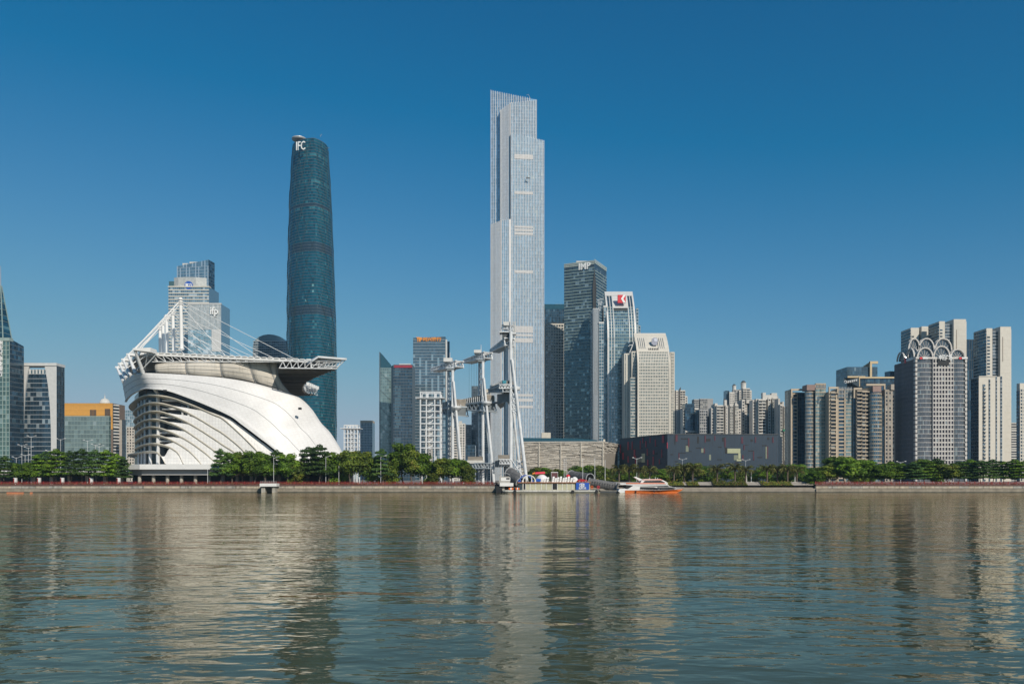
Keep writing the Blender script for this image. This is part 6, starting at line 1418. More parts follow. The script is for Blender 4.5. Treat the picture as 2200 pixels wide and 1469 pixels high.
# ---------------------------------------------------------------- stepped lawn terrace right of the boats
tr_ = MB(); xa, xb = WX(1066, BY), WX(1760, BY)
tr_.box(xa, xb, BY + 1, BY + 9, -1, 2.3); tr_.box(xa, xb, BY - .2, BY + .98, -1, 1.9); o = tr_.build('landing_terrace', plain('terrace_paving', (.30, .26, .21), .9, var=.2, stain=.1), kind='structure')
tr_ = MB(); tr_.box(xa, xb, BY - .6, BY - .22, -1, .5); tr_.build('terrace_tide_mark', CONC_D, kind='structure')
tr_ = MB(); P = lambda x, y, z: (x, y, z)
tr_.grid([[(xa, BY + 1.02, 2.3), (xb, BY + 1.02, 2.3)], [(xa, BY + 3, 2.4), (xb, BY + 3, 2.4)], [(xa, BY + 10, 4.9), (xb, BY + 10, 4.9)], [(xa, BY + 24, 5.0), (xb, BY + 24, 5.0)]]); tr_.build('paved_slope', plain('slope_paving', (.36, .32, .27), .9, var=.18), kind='structure')

# ================================================================ trees
LEAF_A = leaf_mat('leaf_green', [(0, (.026, .054, .006)), (.35, (.060, .115, .010)), (.75, (.115, .185, .015)), (1, (.18, .235, .022))])
LEAF_B = leaf_mat('leaf_olive', [(0, (.018, .038, .012)), (.4, (.038, .078, .018)), (.8, (.075, .125, .026)), (1, (.12, .155, .04))])
LEAF_C = leaf_mat('leaf_warm', [(0, (.03, .052, .007)), (.4, (.085, .12, .014)), (.75, (.145, .17, .018)), (1, (.22, .15, .045))])
def leafy(s_, c, rad, n, size, base, flat=1.0, up=.35):
    for _ in range(n):
        d = Vector((random.gauss(0, 1), random.gauss(0, 1), random.gauss(0, 1))).normalized(); r_ = rnd(.55, 1.08)
        p = Vector((c[0] + d.x * rad[0] * r_, c[1] + d.y * rad[1] * r_, c[2] + d.z * rad[2] * r_))
        nrm = (d + Vector((rnd(-.8, .8), rnd(-.8, .8), rnd(-.5, .8) + up))).normalized(); a = nrm.orthogonal().normalized()
        th = rnd(0, 6.28); a = (a * math.cos(th) + nrm.cross(a) * math.sin(th)); b_ = nrm.cross(a); sz = size * rnd(.6, 1.35)
        s_.face([p - a * sz, p - b_ * sz * .62, p + a * sz, p + b_ * sz * .62], max(0, min(1, base + rnd(-.22, .22))))
def crown_mesh(kind, mat, seed):
    random.seed(seed); s_ = MB(); H = 13.0; Wd = 11.0
    if kind == 'round':
        for k in range(30):
            th = rnd(0, 6.28); ph = rnd(-.5, 1); rr = rnd(.35, .78); zc = .56 * H + ph * .36 * H * (1 - .12 * rr); sh = math.sqrt(max(.08, 1 - (ph * .9) ** 2))
            c = (math.cos(th) * rr * Wd / 2 * sh, math.sin(th) * rr * Wd / 2 * sh, zc); q = rnd(1.0, 1.9)
            leafy(s_, c, (q * 1.15, q * 1.15, q * .72), int(95 * q), .36, rnd(.25, .8))
        leafy(s_, (0, 0, .55 * H), (Wd * .36, Wd * .36, H * .30), 700, .45, .2)
    elif kind == 'tier':
        for lv in range(6):
            zc = H * (.33 + .118 * lv); R0 = Wd / 2 * (1.02 - .13 * lv) * rnd(.85, 1.1)
            for k in range(9 - lv):
                th = 6.28 * k / (9 - lv) + rnd(-.35, .35); rr = R0 * rnd(.45, .85); q = rnd(1.1, 1.7)
                leafy(s_, (math.cos(th) * rr, math.sin(th) * rr, zc + rnd(-.35, .35)), (q * 1.3, q * 1.3, q * .33), int(85 * q), .36, rnd(.2, .75), up=.8)
        leafy(s_, (0, 0, H * .97), (1.2, 1.2, .9), 120, .34, .5)
    elif kind == 'bush':
        for k in range(26):
            th = rnd(0, 6.28); rr = rnd(.2, .85); zc = rnd(.12, .86) * H * .9; sh = 1.0 - .45 * (zc / H) ** 2
            q = rnd(.9, 1.7); leafy(s_, (math.cos(th) * rr * Wd / 2 * sh, math.sin(th) * rr * Wd / 2 * sh, zc), (q * 1.2, q * 1.2, q * .8), int(90 * q), .36, rnd(.2, .8))
        leafy(s_, (0, 0, .45 * H), (Wd * .36, Wd * .36, H * .36), 700, .45, .2)
    return s_.mesh('crown', mat)
def trunk_mesh(seed, H=13.0, lean=.4):
    random.seed(seed); s_ = MB(); p = Vector((0, 0, -.3)); pts = [p]
    for k in range(5): p = p + Vector((rnd(-lean, lean), rnd(-lean, lean), H * .13)); pts.append(p)
    for k in range(5): s_.tube(pts[k], pts[k + 1], .27 - .035 * k, .27 - .035 * (k + 1), 7, caps=False)
    for k in range(7):
        b_ = pts[random.choice((2, 3, 4, 5))]; th = rnd(0, 6.28); e_ = b_ + Vector((math.cos(th) * rnd(1.5, 3.6), math.sin(th) * rnd(1.5, 3.6), rnd(1.0, 3.2))); s_.tube(b_, e_, .11, .035, 5, caps=False)
    return s_.mesh('trunk', BARK)
CR = {'round': [crown_mesh('round', [LEAF_A, LEAF_C, LEAF_A][k], 30 + k) for k in range(3)], 'tier': [crown_mesh('tier', [LEAF_B, LEAF_A, LEAF_B][k], 40 + k) for k in range(3)], 'bush': [crown_mesh('bush', [LEAF_A, LEAF_C][k], 50 + k) for k in range(2)]}
TRK = [trunk_mesh(60 + k) for k in range(3)]
random.seed(99)
def tree(px, ytop, wpx, Y, kind, label, group, base=None):
    base = GZ if base is None else base; H = WZ(ytop, Y) - base; wm = wpx * 1.28 / F * Y
    o = thing('tree', label, 'tree', (WX(px, Y), Y, base), group); rz_ = rnd(0, 6.28)
    inst(random.choice(TRK), 'trunk', o, (0, 0, 0), rz_, (H / 13, H / 13, H / 13)); inst(random.choice(CR[kind]), 'crown', o, (0, 0, 0), rz_, (wm / 11, wm / 11, H / 13))
    return o
rowL = [(-14, 982, 46, 'tier'), (10, 981, 42, 'tier'), (38, 992, 36, 'round'), (58, 990, 34, 'round'), (80, 978, 40, 'tier'), (97, 972, 46, 'tier'), (121, 966, 50, 'tier'), (150, 970, 46, 'tier'), (176, 966, 50, 'tier'), (205, 968, 48, 'tier'), (229, 968, 46, 'tier'), (250, 976, 44, 'tier'), (265, 984, 30, 'tier')]
for i, (px, yt, w_, kd) in enumerate(rowL): tree(px, yt, w_, 388 + (i % 3) * 3, kd, f'green quayside tree, {ORD[i]} from the left edge in the row left of the stand', 'trees left of the stand')
rowM = [(474, 966, 40, 'tier'), (498, 968, 48, 'round'), (520, 963, 50, 'round'), (545, 964, 48, 'round'), (570, 970, 46, 'round'), (594, 968, 44, 'tier'), (616, 970, 46, 'round'), (640, 976, 40, 'bush'), (662, 962, 46, 'tier'), (686, 957, 50, 'tier'), (706, 966, 48, 'round'), (730, 968, 48, 'bush'), (752, 960, 50, 'round'), (778, 961, 50, 'round'), (802, 968, 46, 'bush'), (820, 966, 40, 'tier'), (842, 980, 38, 'bush'), (866, 946, 54, 'round'), (884, 958, 48, 'round'), (906, 970, 46, 'round'), (928, 978, 44, 'bush'), (952, 978, 44, 'round'), (972, 982, 40, 'round'), (992, 984, 42, 'round'), (1005, 992, 32, 'bush')]
for i, (px, yt, w_, kd) in enumerate(rowM): tree(px, yt, w_, 387.5 + (i % 3) * 2.5, kd, f'leafy quayside tree, {ORD[i]} from the left between the podium and the masts', 'trees in front of the stand')
tree(930, 1010, 22, 383, 'bush', 'bush hanging over the quay wall below the stair tower', None, base=GZ - 1)
rowR = [(1752, 1004, 44, 'bush'), (1774, 996, 50, 'round'), (1798, 988, 52, 'round'), (1822, 980, 54, 'round'), (1846, 984, 52, 'round'), (1870, 990, 50, 'tier'), (1893, 994, 48, 'round'), (1914, 992, 50, 'tier'), (1938, 996, 48, 'tier'), (1962, 994, 50, 'tier'), (1988, 988, 52, 'tier'), (2012, 986, 54, 'tier'), (2036, 992, 50, 'round'), (2060, 992, 50, 'tier'), (2084, 988, 54, 'tier'), (2108, 990, 52, 'tier'), (2132, 988, 52, 'tier'), (2156, 992, 50, 'tier'), (2180, 988, 52, 'tier'), (2204, 990, 52, 'tier'), (2228, 990, 50, 'tier')]
for i, (px, yt, w_, kd) in enumerate(rowR): tree(px, yt, w_, 389 + (i % 3) * 3, kd, f'dense quayside tree, {ORD[i]} from the left in the row at the right', 'trees on the right quay')
rowB = [(1146, 998, 34), (1166, 996, 38), (1190, 1001, 34), (1207, 1003, 26), (1240, 992, 38), (1264, 990, 36), (1286, 992, 40), (1308, 1000, 36)]
for i, (px, yt, w_) in enumerate(rowB): tree(px, yt, w_, 520 + (i % 2) * 12, 'bush', f'dark green tree, {ORD[i]} from the left before the stone library', 'trees before the library')
rowC = [(1338, 1010, 30), (1364, 1008, 32), (1388, 1010, 30), (1414, 1005, 34), (1436, 1000, 38), (1462, 994, 44), (1488, 989, 48), (1512, 992, 44), (1536, 1001, 36), (1562, 1004, 34), (1588, 1006, 34), (1618, 1003, 36), (1640, 999, 38), (1662, 995, 42), (1686, 991, 46), (1710, 994, 44), (1732, 997, 46)]
for i, (px, yt, w_) in enumerate(rowC): tree(px, yt, w_, 440 + (i % 3) * 12, 'bush' if i % 3 else 'round', f'background park tree, {ORD[i]} from the left behind the palms', 'park trees behind the palms')
rowD = [(1790, 978, 48, 'round'), (1816, 974, 50, 'round'), (1842, 978, 46, 'bush'), (1868, 984, 40, 'bush'), (1985, 981, 46, 'round'), (2010, 981, 48, 'bush')]
for i, (px, yt, w_, kd) in enumerate(rowD): tree(px, yt, w_, 470 + (i % 2) * 15, kd, f'taller rear tree, {ORD[i]} from the left behind the right tree row', 'rear trees on the right')
# palms
PALM = leaf_mat('palm_frond', [(0, (.07, .085, .025)), (.5, (.16, .17, .05)), (1, (.30, .27, .11))], .2)
def frond_mesh(seed, droop):
    random.seed(seed); s_ = MB(); L_ = 4.3; pts = []; p = Vector((0, 0, 0)); ang = droop
    for k in range(9): pts.append(p.copy()); p = p + Vector((math.cos(ang) * L_ / 8, 0, math.sin(ang) * L_ / 8)); ang -= .20
    for k in range(8):
        s_.beam(pts[k], pts[k + 1], .05, .04)
        for h_ in range(3):
            q = pts[k].lerp(pts[k + 1], h_ / 3); ln = (.75 * math.sin(math.pi * min(1, (k + h_ / 3 + 1.5) / 9.5)) + .12)
            for sg in (1, -1):
                e_ = q + Vector((ln * .5, sg * ln * .6, rnd(.15, .6) * ln)); s_.face([q, q + Vector((.32, 0, 0)), e_ + Vector((.14, 0, 0)), e_], rnd(.1, 1))
    return s_.mesh('frond', PALM)
FR = [frond_mesh(70 + k, d) for k, d in enumerate((1.25, 1.0, .7, .4, .1))]
s_ = MB()
for k in range(8): s_.tube((0, 0, -.3 + k * .62), (0, 0, -.3 + (k + 1) * .62), .40 - .01 * (k % 2), .34, 9, caps=False)
s_.lathe((0, 0), [(.36, 4.5), (.55, 4.9), (.5, 5.4), (.1, 5.8)], 9); PT = s_.mesh('trunk', plain('palm_trunk', (.13, .10, .075), .95, var=.3, scale=3))
random.seed(123)
palms = [(1330, 1001), (1352, 999), (1372, 1003), (1396, 1003), (1448, 1002), (1470, 998), (1488, 999), (1541, 999), (1579, 998), (1602, 1001), (1648, 999), (1670, 1000), (1692, 1000), (1712, 1004)]
for i, (px, yt) in enumerate(palms):
    Y = 391.5 + (i % 2) * 3; base = 4.7; H = WZ(yt, Y) - base; k = H / 7.4
    o = thing('palm_tree', f'date palm with arching fronds, {ORD[i]} from the left on the landing terrace', 'palm tree', (WX(px, Y), Y, base), 'palms on the terrace')
    inst(PT, 'trunk', o, (0, 0, 0), rnd(0, 6), k)
    for j in range(34):
        lv = j % 5; f_ = inst(FR[lv], 'frond', o, (0, 0, 5.3 * k), 0, k * rnd(.95, 1.2)); f_.rotation_euler = (0, rnd(-.08, .12), j * 2.399 + rnd(-.2, .2))
# hedges
for i, (a, c, y0) in enumerate(((1478, 1503, 1031), (1534, 1607, 1032), (1638, 1704, 1031), (1405, 1470, 1033))):
    x0, x1 = WX(a, 384), WX(c, 384); s_ = MB()
    for k in range(int((x1 - x0) * 120)):
        p = Vector((rnd(x0, x1), BY + 2.6 + rnd(0, 6.5), 0)); p.z = 2.4 + (p.y - BY - 2.6) * .36 + rnd(.0, 1.0) * (.7 + .3 * math.sin(p.x * 1.3)); a_ = Vector((rnd(-1, 1), rnd(-1, 1), rnd(-1, 1))).normalized() * rnd(.12, .26); c_ = a_.orthogonal().normalized() * a_.length
        s_.face([p - a_ - c_, p + a_ - c_, p + a_ + c_, p - a_ + c_])
    o = s_.build('hedge', leaf_mat(f'hedge_leaves{i}', [(0, (.03, .05, .01)), (.5, (.08, .105, .018)), (.8, (.16, .16, .025)), (1, (.17, .07, .03))])); tag(o, ('clipped yellow green hedge on the terrace, first right of the ferry bow', 'long clipped hedge between two paved ramps, under the middle palms', 'long clipped hedge under the three palms at the right of the terrace', 'clipped hedge directly behind the orange ferry')[i], 'hedge', 'terrace hedges')
for i, (px, dx) in enumerate(((1530, 6), (1632, 6), (1726, 8))):
    s_ = MB(); a_, c_ = Vector((WX(px, 384), BY + 9, 5.6)), Vector((WX(px + dx, 384), BY + 2.5, 3.4)); s_.tube(a_, c_, .06, n=6)
    for f_ in (0, .33, .66, 1): p = a_.lerp(c_, f_); s_.tube((p.x, p.y, p.z - 1.0), p, .05, n=6)
    tag(s_.build('ramp_handrail', DGREY), f'dark metal handrail on the {ORD[i]} paved ramp from the ferry', 'handrail', 'ramp handrails')
# lamp posts and poles
def lamp(px, ytop, Y, label, arms=2, group='street lamps'):
    o = thing('street_lamp', label, 'street lamp', (WX(px, Y), Y, GZ), group); z = WZ(ytop, Y); s_ = MB(); s_.tube((0 + WX(px, Y), Y, GZ), (WX(px, Y), Y, z), .11, .07, 8); s_.build('pole', WHITE_T, o)
    for sg in ((1, -1) if arms == 2 else ((1,) if arms else ())):
        s_ = MB(); x = WX(px, Y); s_.tube((x, Y, z - .5), (x + sg * 2.2, Y, z + .35), .08, .06, 6); s_.build('arm', WHITE_T, o); s_ = MB(); s_.hexa([(x + sg * 2.2 - .2, Y - .2, z + .25), (x + sg * 2.2 + .7, Y - .2, z + .25), (x + sg * 2.2 + .7, Y + .2, z + .25), (x + sg * 2.2 - .2, Y + .2, z + .25), (x + sg * 2.2 - .2, Y - .15, z + .45), (x + sg * 2.2 + .7, Y - .15, z + .45), (x + sg * 2.2 + .7, Y + .15, z + .45), (x + sg * 2.2 - .2, Y + .15, z + .45)]); s_.build('lamp_head', WHITE, o)
for i, (px, yt, Y) in enumerate(((35, 982, 432), (47, 956, 428), (54, 977, 440), (61, 961, 436), (67, 937, 430), (107, 968, 436), (130, 943, 428), (188, 946, 430), (205, 955, 440), (213, 958, 446))): lamp(px, yt, Y, f'white double armed street lamp, {ORD[i]} from the left over the trees', 2)
for i, (px, yt, Y) in enumerate(((446, 985, 384), (588, 982, 384), (700, 980, 384), (728, 1000, 384), (818, 980, 384), (1054, 985, 384))): lamp(px, yt, Y, f'slim pale promenade pole, {ORD[i]} from the left by the quay railing', 1 if i in (1, 2, 4) else 0, 'promenade poles')
for i, (px, yt, Y) in enumerate(((1368, 984, 420), (1466, 986, 500), (1602, 988, 500), (1935, 992, 420))): lamp(px, yt, Y, f'white street lamp, {ORD[i]} of those standing behind the palms', 2, 'lamps behind the palms')
for i, (px, yt, Y) in enumerate(((1118, 990, 384), (1212, 988, 386), (1216, 986, 388), (1252, 988, 386), (1278, 986, 386), (1300, 990, 388))):
    x = WX(px, Y); s_ = MB(); s_.tube((x, Y, 2), (x, Y, WZ(yt, Y)), .14, .08, 8); s_.tube((x, Y, WZ(yt, Y)), (x, Y, WZ(yt, Y) + .4), .18, .1, 8); tag(s_.build('flag_pole', WHITE_T), f'tall bare white pole, {ORD[i]} from the left behind the barge', 'pole', 'poles behind the barge')
for i, (px, Y) in enumerate(((33, 384), (84, 384), (134, 384), (196, 384), (255, 384))):
    x = WX(px, Y); o = thing('banner_pillar', f'white pillar with red stripe, {ORD[i]} from the left behind the railing', 'pillar', (x, Y, GZ), 'white pillars by the left railing'); s_ = MB(); s_.box(x - .75, x + .75, Y - .4, Y + .4, GZ, GZ + 3.6); s_.build('body', WHITE, o); s_ = MB(); s_.box(x - .72, x - .25, Y - .46, Y - .41, GZ + .4, GZ + 3.4); s_.build('red_stripe', RED, o)
for i, (px, w_, z1) in enumerate(((1604, 1.2, 3.2), (1614, 1.6, 5.2), (1708, 1.4, 3.4))):
    x = WX(px, 395); o = thing('light_kiosk', ('small white post box between the left palms', 'white lit pedestal with tall pole in the terrace middle', 'white pedestal at the right end of the terrace')[i], 'pedestal', (x, 395, GZ)); s_ = MB(); s_.box(x - w_, x + w_, 394, 396, GZ, GZ + 1.6); s_.build('base', WHITE, o); s_ = MB(); s_.tube((x, 395, GZ + 1.6), (x, 395, GZ + z1 + 2), .2, .12, 8); s_.build('post', WHITE, o)

# ================================================================ jetty, kiosk, tunnels
jt = thing('concrete_jetty', 'small white concrete jetty on two piles below the quay wall', 'jetty', (WX(578, 376), 376, 0))
s_ = MB(); s_.box(WX(560, 376), WX(596, 376), 374.5, 379.2, WZ(1044.5, 376), WZ(1038, 376)); s_.build('deck', WHITE, jt)
for px in (566, 589): s_ = MB(); s_.box(WX(px - 4, 376), WX(px + 4, 376), 375.5, 378.5, -1.5, WZ(1044.6, 376)); s_.build('pile', CONC, jt)
s_ = MB()
for k in range(8): x = WX(561 + k * 4.9, 376); s_.tube((x, 374.8, WZ(1038, 376)), (x, 374.8, WZ(1033, 376)), .05, n=5)
for z in (.55, 1.1): s_.tube((WX(561, 376), 374.8, WZ(1038, 376) + z), (WX(595.5, 376), 374.8, WZ(1038, 376) + z), .05, n=5)
s_.build('guard_rail', GREY, jt)
kk = thing('pier_kiosk', 'grey kiosk with arched roof on a concrete pier left of the barge', 'kiosk', (WX(1087, 377), 377, 0)); Y = 376
s_ = MB(); s_.box(WX(1074, Y), WX(1103, Y), 374, 381, WZ(1044, Y), WZ(1037, Y)); s_.build('pier_deck', WHITE, kk)
s_ = MB(); s_.box(WX(1066, Y), WX(1078, Y), 374.5, 381, -1, WZ(1044, Y)); s_.build('dark_pile', BLACK, kk); s_ = MB(); s_.box(WX(1079, Y), WX(1084, Y), 375.5, 378, -1, WZ(1044, Y)); s_.build('pile', CONC, kk)
s_ = MB(); s_.box(WX(1072.5, Y), WX(1096, Y), 376, 380, WZ(1037, Y), WZ(1023, Y)); s_.build('cabin', plain('kiosk_panel', (.40, .385, .35), .6), kk)
s_ = MB(); s_.box(WX(1076, Y), WX(1096.3, Y), 375.85, 375.98, WZ(1032.5, Y), WZ(1025.5, Y)); s_.build('white_panel', WHITE, kk)
for px in (1088, 1091.8): s_ = MB(); s_.box(WX(px, Y), WX(px + 3, Y), 375.7, 375.83, WZ(1029.5, Y), WZ(1026, Y)); s_.build('window', BLACK, kk)
s_ = MB(); n = 10; c = V2(1084, Y); r_ = 12.5 / F * Y
arcp = [(c.x - r_ * math.cos(math.pi * k / n), WZ(1023, Y) + r_ * .5 * math.sin(math.pi * k / n)) for k in range(n + 1)]
for (x0, z0), (x1, z1) in zip(arcp, arcp[1:]): s_.hexa([(x0, 375.4, z0), (x1, 375.4, z1), (x1, 380.6, z1), (x0, 380.6, z0), (x0, 375.4, z0 + .25), (x1, 375.4, z1 + .25), (x1, 380.6, z1 + .25), (x0, 380.6, z0 + .25)])
s_.build('arched_roof', GREY, kk)
TUNM = plain('grey_ribbed_membrane', (.15, .145, .14), .7, var=.2, jit=.3)
def tunnel(p, q, r_, label):
    o = thing('ribbed_tunnel', label, 'covered walkway', (p.x, p.y, p.z)); d = (q - p); n = 22; s_ = MB(); up = Vector((0, 0, 1)); sd = d.cross(up).normalized(); rows = []
    for k in range(n + 1):
        c = p + d * (k / n); rr = r_ * (1 + (.03 if k % 2 else 0)); rows.append([c + sd * (math.cos(a) * rr) + up * (math.sin(a) * rr) for a in [2 * math.pi * i / 20 for i in range(21)]])
    s_.grid(rows); s_.build('skin', TUNM, o); 
    for k in (0, n):
        s_ = MB(); c = p + d * (k / n)
        for i in range(20):
            a, b_ = 2 * math.pi * i / 20, 2 * math.pi * (i + 1) / 20; s_.beam(c + sd * (math.cos(a) * r_ * 1.05) + up * (math.sin(a) * r_ * 1.05), c + sd * (math.cos(b_) * r_ * 1.05) + up * (math.sin(b_) * r_ * 1.05), .35)
        s_.build('end_ring', GREY, o)
    for k in range(2, n - 1, 2):
        s_ = MB(); c = p + d * (k / n) + sd * 0; w0 = c + Vector((0, -r_ * 1.02, 0)); s_.box(w0.x - d.x / n * .5, w0.x + d.x / n * .5, w0.y - .05, w0.y + .3, w0.z - r_ * .25, w0.z + r_ * .35); s_.build('window_hatch', BLACK, o)
tunnel(W(1267, 1036, 383), W(1326, 1046, 379), 2.1, 'grey ribbed gangway tube slanting down to the ferry')
tunnel(W(1228, 1021, 402), W(1268, 1028, 389), 2.4, 'grey ribbed gangway tube higher up behind the red car')
tunnel(W(1098, 1018, 396), W(1122, 1040, 384), 3.1, 'dark grey ribbed tube between the kiosk and the barge')

# ================================================================ barge
Y = 369.0
bg_ = thing('event_barge', 'moored event barge with glazed deckhouse and blue billboard', 'barge', (WX(1180, Y), Y, 0))
X = lambda px: WX(px, Y)
Z = lambda py: WZ(py, Y)
s_ = MB(); s_.prism([(X(1084), Y + .5), (X(1091), Y - .5), (X(1286), Y - .5), (X(1290), Y + 1), (X(1290), Y + 8.5), (X(1084), Y + 8.5)], -.6, Z(1056)); s_.build('hull', plain('barge_hull_dark', (.22, .215, .17), .6, var=.3), bg_)
s_ = MB(); s_.prism([(X(1080), Y), (X(1086), Y - .9), (X(1284), Y - .9), (X(1284), Y + 8.8), (X(1080), Y + 8.8)], Z(1056) + .01, Z(1052.5)); s_.build('deck_edge', plain('barge_white', (.60, .585, .52), .6, var=.2, stain=.5), bg_)
s_ = MB(); s_.box(X(1122), X(1268), Y + .6, Y + 7.5, Z(1052.5), Z(1037)); s_.build('deckhouse', plain('deckhouse_cream', (.48, .44, .33), .6), bg_)
s_ = MB(); s_.box(X(1112), X(1122) - .02, Y + .8, Y + 7, Z(1052.5), Z(1037.5)); s_.build('glass_porch', G_GREY, bg_)
cols = [1124, 1129.5, 1139, 1151, 1163, 1173.5, 1186.5, 1197.5, 1208, 1218, 1229, 1237]
PANE = plain('milky_pane', (.50, .48, .34), .3, var=.12)
for k, (a, c) in enumerate(zip(cols, cols[1:])):
    s_ = MB(); s_.box(X(a + .8), X(c - .4), Y + .5, Y + .62, Z(1051), Z(1039)); s_.build('door_opening' if k in (0, 6) else 'pane', BLACK if k in (0, 6) else PANE, bg_)
    s_ = MB(); s_.box(X(a - .5), X(a + .6), Y + .3, Y + .59, Z(1052), Z(1037.5)); s_.build('post', WHITE, bg_)
s_ = MB(); s_.box(X(1112), X(1269), Y - .2, Y + 8, Z(1037), Z(1035.3)); s_.build('roof_edge', plain('rust_trim', (.40, .17, .07), .6, var=.2), bg_)
sgn = MB(); sgn.box(X(1237.5), X(1265.5), Y - .3, Y + .1, Z(1051.5), Z(1036.3)); bb = sgn.build('billboard', SIGN_B, bg_)
s_ = MB(); c = W(1250.5, 1041.5, Y - .45)
for i in range(24):
    a, b_ = 2 * math.pi * i / 24, 2 * math.pi * (i + 1) / 24; s_.beam(c + Vector((1.25 * math.cos(a), 0, .68 * math.sin(a))), c + Vector((1.25 * math.cos(b_), 0, .68 * math.sin(b_))), .1, .26)
s_.build('oval_logo', SIGN_W, bb); text('H', 1.25, (c.x - .62, Y - .5, c.z - .42), SIGN_W, bb, name='logo_letter', bold=.06, width=1.25, extrude=.05).data.transform(Matrix.Identity(4))
text('北京现代', 1.15, (X(1243), Y - .45, Z(1050.2)), SIGN_W, bb, name='billboard_lettering', bold=.04, width=3.5, extrude=.05)
s_ = MB(); s_.box(X(1266), X(1290), Y + 1, Y + 8, Z(1052.4), Z(1051)); s_.build('side_pontoon', DGREY, bg_)
for k, px in enumerate((1106, 1230, 1281)): s_ = MB(); s_.tube((X(px), Y - 1.2, Z(1055.5)), (X(px), Y - .7, Z(1055.5)), .75, .75, 14); s_.build('tyre_fender', BLACK, bg_)
# things standing on or beside the barge
zr_ = Z(1035.2)
for i, (px, w_) in enumerate(((1093, 10), (1108, 8))):
    s_ = MB(); s_.tube((X(px), Y + .8, Z(1052.4) + .55), (X(px + w_), Y + .8, Z(1052.4) + .55), .55, .5, 12); s_.tube((X(px + w_ * .35), Y + .8, Z(1052.4) + .6), (X(px + w_ * .6), Y + .8, Z(1052.4) + .6), .6, .6, 12, m=1)
    tag(s_.build('rescue_float', [plain('float_orange', (.75, .15, .02), .5) if i == 0 else MATS['float_orange'], WHITE]), ('orange rescue float with white band on the barge bow', 'orange rescue float nearer the deckhouse on the barge')[i], 'float')
ar = thing('arched_entrance_frame', 'blue and white arched entrance frame on the barge roof', 'arch', (X(1135), Y + 3, zr_)); 
for k, (rr, mat, dy) in enumerate(((3.0, WHITE, 0), (3.0, SIGN_B, 2.6))):
    s_ = MB(); cx_ = X(1137 - k * 7); n = 10
    for i in range(n):
        a, b_ = math.pi * i / n, math.pi * (i + 1) / n; s_.beam((cx_ - rr * math.cos(a), Y + 1 + dy, zr_ + rr * 1.05 * math.sin(a)), (cx_ - rr * math.cos(b_), Y + 1 + dy, zr_ + rr * 1.05 * math.sin(b_)), .8 if k == 0 else 1.4, .45)
    s_.build('arch_rib', mat, ar)
s_ = MB(); s_.box(X(1137) - 1.6, X(1137) - 1.2, Y + .8, Y + 1.2, zr_, zr_ + 2.6); s_.box(X(1137) + 1.0, X(1137) + 1.4, Y + .8, Y + 1.2, zr_, zr_ + 2.8); s_.build('mullion_posts', WHITE, ar, kind='stuff')
s_ = MB(); s_.box(X(1152), X(1162), Y + .6, Y + .9, zr_ + .3, zr_ + 1.6); tag(s_.build('blue_banner', SIGN_B), 'small blue banner beside the arched frame on the barge roof', 'banner')
def tent(px, w_, hgt, mat, label, name, dz=0.0, rib=8):
    s_ = MB(); x = X(px); r_ = w_ / 2; s_.lathe((x, Y + 4), [(r_, zr_ + dz), (r_ * 1.02, zr_ + dz + hgt * .35), (r_ * .8, zr_ + dz + hgt * .7), (r_ * .4, zr_ + dz + hgt * .93), (.1, zr_ + dz + hgt)], 18); o = s_.build(name, mat, smooth=False); tag(o, label, 'tent'); return o
tent(1165, 5.6, 3.6, WHITE, 'white rounded tent on the left half of the barge roof', 'dome_tent'); tent(1236, 3.2, 2.5, WHITE, 'small white dome tent beside the red car on the barge', 'dome_tent')
rc = thing('red_canopy', 'red and orange fabric canopy over the white tent', 'canopy', (X(1160), Y + 5, zr_))
s_ = MB(); s_.hexa([(X(1150), Y + 3, zr_ + 3.7), (X(1172), Y + 3, zr_ + 3.9), (X(1172), Y + 7, zr_ + 3.9), (X(1150), Y + 7, zr_ + 3.7), (X(1151), Y + 3.4, zr_ + 4.6), (X(1171), Y + 3.4, zr_ + 4.9), (X(1171), Y + 6.6, zr_ + 4.9), (X(1151), Y + 6.6, zr_ + 4.6)]); s_.build('red_cloth', plain('canopy_red', (.70, .04, .07), .6), rc)
s_ = MB(); s_.hexa([(X(1144), Y + 3.2, zr_ + 3.6), (X(1150) - .02, Y + 3.2, zr_ + 3.9), (X(1150) - .02, Y + 6.5, zr_ + 3.9), (X(1144), Y + 6.5, zr_ + 3.6), (X(1144.5), Y + 3.4, zr_ + 4.2), (X(1150) - .02, Y + 3.4, zr_ + 4.7), (X(1150) - .02, Y + 6.3, zr_ + 4.7), (X(1144.5), Y + 6.3, zr_ + 4.2)]); s_.build('orange_cloth', plain('canopy_orange', (.75, .22, .03), .6), rc)
s_ = MB()
for a in (1152, 1170): s_.tube((X(a), Y + 3.5, zr_), (X(a), Y + 3.5, zr_ + 3.8), .08, n=6)
s_.build('canopy_poles', GREY, rc, kind='stuff')
sb = thing('notice_board', 'grey framed notice board on posts behind the white chairs', 'board', (X(1192), Y + 5, zr_)); s_ = MB(); s_.box(X(1186), X(1199), Y + 4.6, Y + 4.9, zr_ + 2.0, zr_ + 4.4); s_.build('panel', plain('board_plum', (.13, .05, .05), .5), sb)
s_ = MB(); s_.box(X(1185), X(1200), Y + 4.5, Y + 5.1, zr_ + 4.4, zr_ + 4.7); s_.build('top_bar', WHITE, sb)
for a in (1185, 1199): s_ = MB(); s_.box(X(a), X(a + 1), Y + 4.55, Y + 5, zr_, zr_ + 4.4); s_.build('post', GREY, sb)
i = 0
